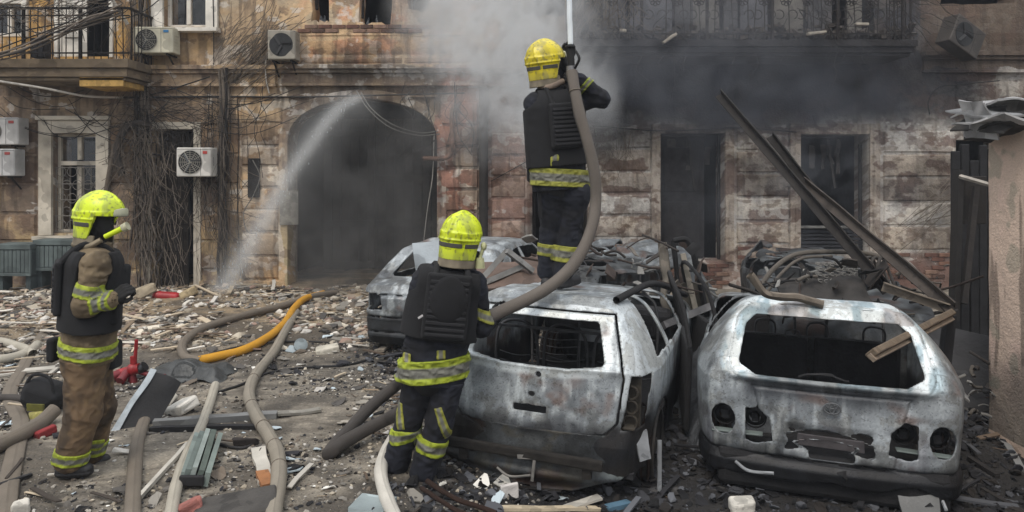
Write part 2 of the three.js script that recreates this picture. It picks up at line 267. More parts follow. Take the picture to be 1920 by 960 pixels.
{
  const s = new THREE.Shape([V(FX(PX0), -0.4), V(FX(PX1), -0.4), V(FX(PX1), FY(PY0)), V(FX(PX0), FY(PY0))].map((p) => new THREE.Vector2(p.x, p.y)));
  OPEN.forEach(([a, b, c, d], k) => {
    const rag = k >= 8 && k !== 8 ? 7 : 0, h = new THREE.Path(), q = rngOf(40 + k), pts = [];
    const edge = (x0, y0, x1, y1) => { const n = rag ? 7 : 1; for (let i = 0; i < n; i++) pts.push([lerp(x0, x1, i / n) + (q() - 0.5) * rag, lerp(y0, y1, i / n) + (q() - 0.5) * rag]); };
    edge(a, d, b, d); edge(b, d, b, c); edge(b, c, a, c); edge(a, c, a, d);
    pts.forEach(([x, y], i) => (i ? h.lineTo(FX(x), FY(y)) : h.moveTo(FX(x), FY(y)))); h.closePath(); s.holes.push(h);
  });
  const h = new THREE.Path(); h.moveTo(FX(541), FY(546)); h.lineTo(FX(820), FY(546)); h.lineTo(FX(820), FY(268));
  for (let i = 1; i <= 24; i++) { const t = i / 24 * Math.PI; h.lineTo(FX(680.5 + 139.5 * Math.cos(t)), FY(268 - 82 * Math.pow(Math.sin(t), 0.85))); }
  h.closePath(); s.holes.push(h);
  const g = new THREE.ExtrudeGeometry(s, { depth: 0.55, bevelEnabled: false }); g.translate(0, 0, -DW - 0.55);
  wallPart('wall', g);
  // rooms behind the openings, closed against the sky
  const x0 = FX(PX0) + 0.01, x1 = FX(PX1) - 0.01, y1 = FY(PY0) - 0.01, zb = -19.5, zf = -DW - 0.56;
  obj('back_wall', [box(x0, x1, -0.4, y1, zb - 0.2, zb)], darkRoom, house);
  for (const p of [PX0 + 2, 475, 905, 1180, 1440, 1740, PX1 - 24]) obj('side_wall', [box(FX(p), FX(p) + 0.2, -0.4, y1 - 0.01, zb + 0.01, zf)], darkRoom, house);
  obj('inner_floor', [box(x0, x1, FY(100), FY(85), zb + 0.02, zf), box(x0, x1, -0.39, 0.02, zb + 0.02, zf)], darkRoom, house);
  obj('roof', [box(x0 - 0.1, x1 + 0.1, y1 + 0.012, y1 + 0.25, zb - 0.3, -DW + 0.35)], mat('#5a5048'), house);
}
// stone courses standing a little proud of the wall, each block a piece
const blockMats = [facadeMat, ...['#e8e0d8', '#cfc8c2'].map((c) => { const m = facadeMat.clone(); m.color.set(c); return m; })];
function courses(px0, px1, joints, { out = 0.055, split = 0, skip = () => false } = {}) {
  for (let i = 0; i + 1 < joints.length; i++) {
    const xs = [px0]; if (split) { let x = px0 + ((i % 2) ? split * 0.5 : split) * rr(0.9, 1.1); while (x < px1 - split * 0.35) { xs.push(x); x += split * rr(0.9, 1.1); } } xs.push(px1);
    for (let k = 0; k + 1 < xs.length; k++) {
      if (skip(xs[k], joints[i])) continue;
      const o = out + rr(-0.008, 0.006), g = new THREE.BoxGeometry(1, 1, 1, 4, 3, 1), x0 = FX(xs[k] + 0.7), x1 = FX(xs[k + 1] - 0.7), y0 = FY(joints[i + 1] - 1.7), y1 = FY(joints[i] + 1.7), p = g.attributes.position, sd = rnd() * 90;
      for (let v = 0; v < p.count; v++) {   // chamfered and chipped towards the edges
        const u = p.getX(v) + 0.5, w = p.getY(v) + 0.5, f = p.getZ(v) > 0, e = Math.min(u, 1 - u, w, 1 - w) < 0.01;
        const ins = f && e ? 0.016 + 0.016 * n2(u * 9 + sd, w * 9) : 0, cx = u < 0.5 ? 1 : -1, cy = w < 0.5 ? 1 : -1;
        p.setXYZ(v, lerp(x0, x1, u) + (u < 0.01 || u > 0.99 ? cx * ins : 0), lerp(y0, y1, w) + (w < 0.01 || w > 0.99 ? cy * ins : 0), -DW + (f ? o - (e ? 0.014 + 0.012 * n2(u * 7, w * 7 + sd) : 0.008 * n2(u * 5 + sd, w * 5)) : -0.004));
      }
      g.computeVertexNormals(); wallPart('stone_block', toCreasedNormals(g, 0.6), house, blockMats[(i * 7 + k * 3) % 3]);
    }
  }
}
courses(-60, 70, [178, 235, 290, 345, 400, 452, 506], { split: 118 });
courses(207, 262, [178, 235, 290, 345, 400, 452, 506]);
courses(376, 449, [178, 235, 290, 345, 400, 452, 506]);
courses(452, 531, [188, 232, 274, 312, 352, 394, 436, 480, 524], { out: 0.05 });
courses(823, 898, [190, 235, 275, 315, 355, 397, 438, 481, 525], { out: 0.06 });
courses(920, 986, [248, 292, 331, 372, 412, 452, 492], { split: 75 });
courses(1107, 1221, [236, 279, 322, 363, 404, 446], { out: 0.045 });
courses(1380, 1480, [240, 283, 325, 370, 415, 457, 498], { out: 0.045, skip: (x, y) => y > 440 && x > 1400 });
courses(1655, 1783, [243, 288, 333, 379, 424, 470], { out: 0.045, split: 330 });
courses(524, 898, [57, 72, 105, 122], { out: 0.025, split: 230, skip: (x, y) => y < 60 && x > 560 && x < 760 });
courses(930, 1070, [38, 72, 105, 122], { out: 0.02, split: 120 });
courses(1725, 1950, [14, 52, 95], { out: 0.015, split: 200 });
courses(1790, 2000, [150, 192, 235], { out: 0.03, split: 90 });
// brick showing where the plaster has come off
{
  const bm = ['#6f5046', '#7f6052', '#5d4840', '#8c7264'].map((c) => mat(c, 0.95, { bump: 0.01 })), geo = [0, 1, 2].map((k) => boxUV(jitter(new RoundedBoxGeometry(0.235, 0.066, 0.07, 1, 0.008), 0.006, 14, k * 9)));
  const lay = (px0, px1, py0, py1, keep) => { let row = 0; for (let py = py0; py < py1; py += 8, row++) for (let px = px0 + (row % 2) * 13; px < px1 - 8; px += 26) { if (!keep(px, py)) continue; const m = new THREE.Mesh(geo[Math.floor(rnd() * 3)], bm[Math.floor(rnd() * 4)]); m.name = 'brick'; m.position.copy(F(px + 13, py + 4, rr(-0.018, -0.004))); m.castShadow = m.receiveShadow = true; house.add(m); } };
  lay(1382, 1478, 462, 545, (x, y) => fbm2(x / 30, y / 20, 2) > 0.36); lay(1238, 1360, 494, 540, () => rnd() > 0.1); lay(1108, 1222, 450, 530, (x, y) => fbm2(x / 30 + 4, y / 20, 2) > 0.42);
  lay(1655, 1780, 474, 520, (x, y) => fbm2(x / 30 + 8, y / 20, 2) > 0.5); lay(545, 800, 46, 56, (x, y) => rnd() > 0.35); lay(910, 990, 496, 540, () => rnd() > 0.35);
}
// cornices, string courses, window casings
function cornice(a, b, y, s = 1) { wallPart('cornice', [fbox(a, b, y, y + 8, -0.01, 0.17 * s), fbox(a + 2, b - 2, y + 8.5, y + 15, -0.01, 0.12 * s), fbox(a + 4, b - 4, y + 15.5, y + 33, -0.01, 0.055 * s), fbox(a + 2, b - 2, y + 33.5, y + 39, -0.01, 0.1 * s)].map((g, i) => g)); }
cornice(262, 522, 124); cornice(524, 906, 123, 1.1); cornice(1726, 2100, 98, 0.9); cornice(908, 1075, 123, 0.7);
wallPart('string_course', [fbox(262, 822, 177, 183, -0.01, 0.05)]);
wallPart('plinth', [fbox(-180, 262, 508, 546, -0.01, 0.09), fbox(376, 536, 526, 548, -0.01, 0.07), fbox(826, 990, 527, 548, -0.01, 0.09)]);
wallPart('gateway_surround', (() => { const o = [], s = new THREE.Shape(), y0 = FY(546); const arc = (r, f) => { for (let i = 0; i <= 24; i++) { const t = (f ? i : 24 - i) / 24 * Math.PI; s.lineTo(FX(680.5 + (139.5 + r) * Math.cos(t)), FY(268 - (82 + r) * Math.pow(Math.max(0, Math.sin(t)), 0.85))); } }; s.moveTo(FX(837), y0); arc(16, true); s.lineTo(FX(525), y0); s.lineTo(FX(540), y0); arc(1, false); s.lineTo(FX(821), y0); const g = new THREE.ExtrudeGeometry(s, { depth: 0.05, bevelEnabled: true, bevelSize: 0.01, bevelThickness: 0.01, bevelSegments: 1 }); g.translate(0, 0, -DW); return [g]; })());
const casing = (name, a, b, c, d, w, m, out = 0.06, parent = house) => wallPart(name, [fbox(a - w, a - 0.5, c - w, d, 0, out), fbox(b + 0.5, b + w, c - w, d, 0, out), fbox(a - 0.4, b + 0.4, c - w, c - 0.5, 0, out - 0.008), fbox(a - w * 0.55, a - w * 0.35, c - w * 0.5, d, out, out + 0.015), fbox(b + w * 0.35, b + w * 0.55, c - w * 0.5, d, out, out + 0.015)], parent, m);
casing('window_frame', 1238, 1358, 250, 490, 17, blockMats[1]); casing('window_frame', 1500, 1628, 252, 475, 20, blockMats[1]); casing('window_frame', 998, 1103, 345, 505, 9, blockMats[2], 0.04);
const oldWhite = mat('#e8e5dd', 0.7, { bump: 0.006, grime: grime2 }), dirtyWhite = mat('#cfc8ba', 0.85, { bump: 0.01, grime: grime2 }), glass = new THREE.MeshPhysicalMaterial({ color: '#ffffff', transmission: 1, thickness: 0, roughness: 0.06, ior: 1.5 });
const iron = mat('#2a2624', 0.75, { metalness: 0.5 }), rustIron = mat('#3d2c24', 0.9, { metalness: 0.3 });
function windowUnit(a, b, c, d, { w, cols, rails, m, sill = true, broken = [] }) {
  const g = new THREE.Group(); g.name = 'window'; house.add(g);
  obj('casing', [fbox(a - w, a, c - w, d + 4, 0, 0.07), fbox(b, b + w, c - w, d + 4, 0, 0.07), fbox(a + 0.3, b - 0.3, c - w, c, 0, 0.062), fbox(a - w - 3, b + w + 3, c - w - 8, c - w - 0.5, 0, 0.12)], m, g);
  if (sill) obj('sill', [fbox(a - w - 4, b + w + 4, d + 4.5, d + 12, 0, 0.2)], m, g);
  const z0 = -0.2, z1 = -0.13, ys = [c, ...rails, d], f = [fbox(a, a + 6, c, d, z0, z1), fbox(b - 6, b, c, d, z0, z1), fbox(a + 6.2, b - 6.2, c, c + 6, z0, z1 - 0.004), fbox(a + 6.2, b - 6.2, d - 6, d, z0, z1 - 0.004)];
  for (const r of rails) f.push(fbox(a + 6.2, b - 6.2, r - 4, r + 4, z0 + 0.003, z1 + 0.02));
  for (let i = 1; i < cols; i++) { const x = lerp(a, b, i / cols); for (let k = 0; k + 1 < ys.length; k++) f.push(fbox(x - 4, x + 4, ys[k] + 6.3, ys[k + 1] - 6.3, z0 + 0.001, z1 + 0.008)); }
  obj('sash', f, m, g);
  for (let i = 0; i < cols; i++) for (let k = 0; k + 1 < ys.length; k++) { if (broken.includes(k * cols + i)) continue; obj('pane', [fbox(lerp(a, b, i / cols) + 4, lerp(a, b, (i + 1) / cols) - 4, ys[k] + 4, ys[k + 1] - 4, -0.172, -0.168, 0)], glass, g); }
  return g;
}
{
  const w = windowUnit(100, 183, 250, 437, { w: 24, cols: 2, rails: [306], m: dirtyWhite, broken: [2] });
  // iron fan grille in front of the lower half
  const bars = []; for (let i = 0; i < 7; i++) bars.push(rod(F(102 + i * 13.2, 312, -0.05), F(102 + i * 13.2, 436, -0.05), 0.006));
  for (let k = 0; k < 5; k++) for (let i = 0; i < 4; i++) { const x = 112 + i * 20 + (k % 2) * 10, y = 322 + k * 25; const ring = new THREE.TorusGeometry(0.085, 0.005, 5, 14); const c = F(x, y, -0.05); bars.push(ring.translate(c.x, c.y, c.z)); }
  for (const y of [314, 345, 375, 405, 434]) bars.push(rod(F(100, y, -0.045), F(183, y, -0.045), 0.006));
  obj('window_grille', bars, mat('#8d8a85', 0.6, { metalness: 0.4 }), w);
  windowUnit(308, 388, -120, 50, { w: 22, cols: 2, rails: [], m: oldWhite });
  windowUnit(-60, 44, -150, 66, { w: 10, cols: 3, rails: [0], m: oldWhite, sill: false });
}
// the white door on the left balcony, half of it swung open, and the dark doorway beside it
obj('balcony_door', [fbox(112, 162, -150, 106, -0.06, -0.02), ...[-40, 20].map((y) => fbox(120, 154, y, y + 50, -0.02, 0)), fbox(112, 115, -150, 106, -0.02, 0.01)], oldWhite, house);
obj('door_frame', [fbox(206, 214, -150, 108, -0.1, 0.05), fbox(104, 111, -150, 108, -0.1, 0.05)], oldWhite, house);
// carriage gate deep in the arch: two leaves of boards
{
  const g = new THREE.Group(); g.name = 'gate'; house.add(g); const gm = mat('#55524e', 0.8, { grime: grime2, bump: 0.006 }), z = -2.4;
  for (let i = 0; i < 14; i++) { const x0 = 541 + i * 20; obj('board', [fbox(x0 + 0.8, x0 + 19.2, 205, 545, z - 0.08, z - 0.03 - (i % 3) * 0.006, 0.01)], gm, g); }
  obj('rail', [230, 330, 430, 520].map((y) => fbox(543, 650, y, y + 14, z - 0.028, z + 0.01)).concat([230, 330, 430, 520].map((y) => fbox(656, 818, y, y + 14, z - 0.028, z + 0.01))), gm, g);
  obj('meeting_strip', [fbox(650.5, 655.5, 190, 545, z - 0.026, z + 0.03)], gm, g);
}
obj('notice_board', [fbox(527, 562, 357, 421, 0.07, 0.095)], mat('#8d8b84', 0.7), house); obj('wall_box', [fbox(467, 489, 297, 370, 0.045, 0.075)], sootMat, house);  // a notice board, and a dark box standing out from the pilaster
// ground-floor room fittings seen through the burnt windows
obj('window_bar', [fbox(1490, 1628, 424, 429, -0.12, -0.09)], mat('#8a8a88', 0.6, { metalness: 0.4 }), house);
for (let i = 0; i < 6; i++) obj('shutter_slat', [fbox(1502, 1626, 433 + i * 7, 438 + i * 7, -0.2, -0.16)], mat('#2a2c33', 0.8), house);
obj('door_leaf', [fbox(1240, 1330, 255, 488, -0.4, -0.35, 0.01), fbox(1252, 1318, 275, 360, -0.35, -0.33), fbox(1252, 1318, 380, 470, -0.35, -0.33)], mat([0.03, 0.028, 0.03], 0.9), house);

// balconies
function balcony(label, a, b, top, bot, d, railTop, step, m, slabM, ornate) {
  const g = new THREE.Group(); g.name = 'balcony'; house.add(g); const y1 = P(0, top, d).y, y0 = P(0, bot, d).y, x0 = P(a, 0, d).x, x1 = P(b, 0, d).x, yr = P(0, railTop, d).y, z = -d;
  obj('slab', [box(x0, x1, y1 - (y1 - y0) * 0.42, y1, -DW + 0.002, z, 0.012), box(x0 + 0.04, x1 - 0.04, y0 + 0.06, y1 - (y1 - y0) * 0.43, -DW + 0.004, z - 0.05, 0.012), box(x0 + 0.09, x1 - 0.09, y0, y0 + 0.056, -DW + 0.006, z - 0.1, 0.012)], slabM, g);
  const zz = z - 0.05; obj('rail', [box(x0, x1, yr, yr + 0.035, zz - 0.02, zz + 0.02)], m, g); for (const [a, b] of [[y1 + 0.09, y1 + 0.115], [lerp(y1, yr, 0.86), lerp(y1, yr, 0.86) + 0.02]]) obj('rail', [box(x0, x1, a, b, zz - 0.01, zz + 0.01)], m, g);
  for (const x of [x0 + 0.02, x1 - 0.02]) obj('rail', [box(x - 0.018, x + 0.018, yr, yr + 0.035, -DW, zz - 0.021)], m, g);
  let k = 0; for (let x = x0 + 0.03; x < x1; x += step, k++) { const post = k % 8 === 0, q = ornate ? rr(-0.05, 0.05) * (rnd() < 0.4 ? 1 : 0.25) : rr(-0.012, 0.012); if (ornate && !post && rnd() < 0.12) continue; obj(post ? 'post' : 'baluster', [post ? box(x - 0.022, x + 0.022, y1, yr, zz - 0.022, zz + 0.022) : rod(V(x + q, y1 + 0.002, zz), V(x - q, yr, zz), 0.0085, 0.0085, 6)], m, g); }
  for (let zs = -DW + 0.1; zs < zz - 0.05; zs += step) for (const x of [x0 + 0.02, x1 - 0.02]) obj('baluster', [rod(V(x, y1, zs), V(x, yr, zs), 0.0085, 0.0085, 6)], m, g);
  if (ornate) for (let i = 0; i * 0.36 < x1 - x0 - 0.4; i++) {
    const cx = x0 + 0.25 + i * 0.36, cy = lerp(y1, yr, 0.55), s = []; for (let p = 0; p < 8; p++) { const t = p / 8 * Math.PI * 2; s.push(new THREE.TorusGeometry(0.032, 0.008, 5, 9).translate(cx + Math.cos(t) * 0.065, cy + Math.sin(t) * 0.065, zz + 0.02)); }
    s.push(new THREE.TorusGeometry(0.03, 0.012, 5, 10).translate(cx, cy, zz + 0.02)); for (const e of [-1, 1]) { s.push(new THREE.TorusGeometry(0.075, 0.008, 5, 14, Math.PI * 1.4).rotateZ(e > 0 ? 0.4 : 2.4).translate(cx + e * 0.11, cy + 0.23, zz + 0.02)); s.push(new THREE.TorusGeometry(0.075, 0.008, 5, 14, Math.PI * 1.4).rotateZ(e > 0 ? -1.2 : 4).translate(cx + e * 0.11, cy - 0.24, zz + 0.02)); }
    obj('scroll_rosette', s, m, g);
  }
  return g;
}
const slabL = mat('#7d6f5c', 0.95, { bump: 0.012, grime: grime2 }), slabR = mat('#2f2c2d', 0.95, { bump: 0.014, grime: grime2 });
balcony('left', -70, 240, 110, 150, 12.35, 16, 0.118, iron, slabL, false);
obj('balcony_bracket', [box(P(158, 0, 12.6).x, P(240, 0, 12.6).x, P(0, 164, 12.6).y, P(0, 141, 12.6).y, -DW, -12.45, 0.01)], mat('#c9a45f', 0.9, { bump: 0.01 }), house);
balcony('right', 1078, 1722, 74, 104, 12.3, -62, 0.135, mat('#3a3533', 0.85, { metalness: 0.3 }), slabR, true);
{ // burnt door leaves and boards behind the right balcony's railing
  const pm = [mat('#6c6d73', 0.9, { grime: grime2 }), mat('#7d7a75', 0.9, { grime: grime2 }), mat('#5b5a5c', 0.9, { grime: grime2 })];
  for (const [a, b, c, k, o] of [[1130, 1172, -90, 0, 0.12], [1180, 1258, -100, 0, 0.05], [1264, 1296, -80, 2, 0.1], [1296, 1346, -90, 1, 0.06], [1352, 1378, -60, 2, 0.12], [1384, 1436, -100, 0, 0.04], [1446, 1500, -90, 1, 0.1], [1512, 1556, -70, 2, 0.05], [1583, 1610, -90, 1, 0.09]]) obj('door_leaf', [jitter(fbox(a, b, c, 68, o, o + 0.04), 0.012, 3, a)], pm[k], house);
}
// left doorway with its iron-bar gate
{
  const g = new THREE.Group(); g.name = 'bar_gate'; house.add(g);
  for (let i = 0; i <= 9; i++) obj('bar', [rod(F(268 + i * 10, 250, 0.1), F(268 + i * 10, 545, 0.1), 0.011, 0.011, 6)], iron, g);
  obj('rail', [290, 420, 470, 540].map((y) => bar(F(264, y, 0.1), F(366, y, 0.1), 0.03)), iron, g);
  obj('door_leaf', [fbox(288, 340, 245, 545, -0.32, -0.26)], mat('#3b352f', 0.9), house); casing('window_frame', 285, 364, 243, 540, 14, dirtyWhite, 0.05);
}

// burnt remains of window frames, glass and curtains in the openings
{
  const q = rngOf(77), fm = mat([0.03, 0.027, 0.025], 0.9), cm = mat('#4c4846', 0.95);
  for (const [a, b, c, d] of [OPEN[3], OPEN[4], OPEN[9], OPEN[10], OPEN[12], OPEN[2]]) {
    const g = new THREE.Group(); g.name = 'burnt_window'; house.add(g); const z = -0.28;
    obj('frame_stub', [jitter(fbox(a + 1, a + 6, c + 2, d - 2 - q() * 30, z, z + 0.06), 0.012, 6, a)], fm, g); obj('frame_stub', [jitter(fbox(b - 6, b - 1, c + 2 + q() * 20, d - 2, z, z + 0.06), 0.012, 6, b)], fm, g); obj('frame_stub', [jitter(fbox(a + 7, lerp(a, b, 0.55 + 0.3 * q()), c + 1, c + 6, z, z + 0.06), 0.012, 6, c)], fm, g);
    if (d - c > 100) { obj('mullion', [jitter(bar(F(lerp(a, b, 0.5), c + 8, z), F(lerp(a, b, 0.58), lerp(c, d, 0.45), z + 0.1), 0.04), 0.015, 6)], fm, g);
      for (let i = 0; i < 4; i++) { const x = lerp(a + 10, b - 10, q()), w = 4 + q() * 10; obj('curtain_shred', [jitter(new THREE.BoxGeometry(w * MP, (30 + q() * 60) * MP, 0.006, 3, 8, 1).translate(...F(x, c + 40, z - 0.08).toArray()), 0.05, 5, i * 3)], cm, g); } }
    for (let i = 0; i < 3; i++) { const s = new THREE.Shape([[0, 0], [0.05 + q() * 0.06, 0], [0.02 + 0.03 * q(), 0.1 + q() * 0.12]].map((p) => new THREE.Vector2(...p))), sg = new THREE.ExtrudeGeometry(s, { depth: 0.004, bevelEnabled: false }), p = F(lerp(a + 6, b - 14, q()), d - 2, z + 0.02); obj('glass_shard', [sg.translate(p.x, p.y, p.z)], glass, g); }
  }
}
// ---------- burnt cars ----------
// burnt sheet metal: pale ash where the paint burnt off, soot and rust in patches with shapes of their own
const ASH = lin('#b4bbbf'), GREY = lin('#6d7276'), SOOT = lin('#24252a'), RUST = lin('#6b4630'), BRN = lin('#4a4036'), WHT = lin('#e6eef0');
function burnt({ white = 0.5, rust = 0.2, soot = 0.3, seed = 0, low = -1 }) {
  return (x, y, z) => {
    const a = fbm3(x * 2.6 + seed, y * 2.6, z * 2.6, 4), b = fbm3(x * 9 + seed, y * 9, z * 5, 3), st = fbm3(x * 22 + seed, y * 5, z * 7, 3), e = fbm3(x * 5, y * 5 + seed, z * 5 + 9, 3);
    let c = mix3(GREY, ASH, clamp(white + (a - 0.5) * 2.0 + (b - 0.5) * 0.5)); c = mix3(c, WHT, sstep(0.52, 0.72, st) * white * 0.8);
    c = mix3(c, SOOT, sstep(0.62 - soot * 0.22, 0.86 - soot * 0.22, e * 0.7 + b * 0.3) * 0.85); c = mix3(c, RUST, sstep(0.7 - rust * 0.25, 0.82 - rust * 0.25, fbm3(x * 4 + 40, y * 6 + seed, z * 4, 3)) * 0.6);
    if (low > 0) c = mix3(c, mix3(SOOT, BRN, sstep(0.45, 0.65, a) * 0.55).map((q) => q * 0.6), sstep(low + 0.08, low - 0.1, y + (b - 0.5) * 0.25) * 0.97);
    const m = 0.85 + 0.3 * h3(Math.round(x * 130), Math.round(y * 130), Math.round(z * 130)); return [c[0] * m, c[1] * m, c[2] * m];
  };
}
const carMat = new THREE.MeshStandardMaterial({ vertexColors: true, roughness: 0.52, metalness: 0.3, map: rep(flakeTex, 0.75), bumpMap: rep(flakeTex, 0.75), bumpScale: 0.0025 });
const charMat = mat([0.014, 0.014, 0.016], 0.9, { bump: 0.006 }), wireMat = mat('#6a6c70', 0.7, { metalness: 0.5 }), innerMat = mat([0.02, 0.02, 0.023], 0.92, { bump: 0.01 }), paleMetal = mat('#a5aab0', 0.6, { metalness: 0.4 });
// a car's outer skin in its own space: x to its right, y up, the tail at z = 0 and the nose at z = -L
function skin({ L, W, side, roofIn, tailR, tailB, dent = 0.012, seed = 0 }) {
  const sp = poly2(side);   // outline as (distance from the tail, height)
  const beltY = side.belt ?? 0.85, top = Math.max(...side.map((p) => p[1]));
  return (x, y, z) => {
    const s = -z, t = clamp((y - beltY) / (top - beltY)), lo = clamp((beltY - y) / beltY);
    let hw = W / 2 - roofIn * t * t * 0.55 - roofIn * t * 0.45 - 0.05 * lo * lo; hw -= tailR * Math.pow(clamp(1 - s / 0.75), 2.2) + 0.16 * Math.pow(clamp(1 - (L - s) / 0.9), 2);
    const crown = 0.035 * (1 - (x / (W / 2)) ** 2), bow = (tailB ?? 0.075) * (x / (W / 2)) ** 2;
    const d2 = sp(s - bow * clamp(1 - s / 0.8), y - crown * t + 0.02 * t), dx = Math.abs(x) - hw;
    return smax(d2, dx, 0.075) + dent * (fbm3(x * 3 + seed, y * 3, z * 3, 2) - 0.5) * 2;
  };
}
const prism = (poly, depth, zlo) => { const f = poly2(poly); return (x, y, z) => Math.max(f(x, y), -(depth + z), z - zlo); };
const round = (f, r) => (x, y) => f(x, y) - r;
const ellipseHole = (cx, cy, rx, ry) => (x, y) => (Math.hypot((x - cx) / rx, (y - cy) / ry) - 1) * Math.min(rx, ry);
function carGroup(name, label, pos, yaw, roll = 0, pitch = 0, cat = 'car') { const g = thing(name, label, cat, pos); g.rotation.set(pitch, yaw, roll, 'YXZ'); return g; }
function part3(name, f, lo, hi, cell, col, parent, m = carMat) { const g = nets(f, lo, hi, cell, col); const o = new THREE.Mesh(boxUV(g), m); o.name = name; o.castShadow = o.receiveShadow = true; parent.add(o); return o; }
const T = 0.024;
function wheel(parent, x, z, r = 0.27, y = 0.24) {
  const w = new THREE.Group(); w.name = 'wheel'; w.position.set(x, y, z); parent.add(w);
  obj('rim', [new THREE.CylinderGeometry(r, r, 0.16, 24, 1, true).rotateZ(Math.PI / 2), new THREE.CylinderGeometry(r * 0.92, r * 0.92, 0.02, 24).rotateZ(Math.PI / 2), new THREE.TorusGeometry(r, 0.014, 6, 24).rotateY(Math.PI / 2).translate(0.08, 0, 0), new THREE.TorusGeometry(r, 0.014, 6, 24).rotateY(Math.PI / 2).translate(-0.08, 0, 0), new THREE.CylinderGeometry(0.06, 0.06, 0.14, 12).rotateZ(Math.PI / 2)], mat('#4b4845', 0.8, { metalness: 0.3 }), w);
  obj('tyre_wire', [0, 1, 2].map((k) => jitter(new THREE.TorusGeometry(r + 0.02, 0.012, 5, 30).rotateY(Math.PI / 2).translate((k - 1) * 0.05, 0, 0), 0.015, 9, k)), rustIron, w);
}
const seatFrame = (parent, x, z, w, top, y0 = 0.32) => {
  const s = new THREE.Group(); s.name = 'seat_frame'; s.position.set(x, 0, z); parent.add(s);
  obj('back_hoop', [tube([V(-w / 2, y0, 0), V(-w / 2 + 0.02, top - 0.08, 0.05), V(-w / 2 + 0.1, top, 0.06), V(w / 2 - 0.1, top, 0.06), V(w / 2 - 0.02, top - 0.08, 0.05), V(w / 2, y0, 0)], 0.013, 40, 6)], wireMat, s);
  const sp = []; for (let i = 0; i < 6; i++) sp.push(tube([V(-w / 2 + 0.02, y0 + 0.08 + i * 0.07, 0.01), V(0, y0 + 0.06 + i * 0.07, 0.03), V(w / 2 - 0.02, y0 + 0.08 + i * 0.07, 0.01)], 0.004, 8, 4)); obj('spring', sp, wireMat, s);
};

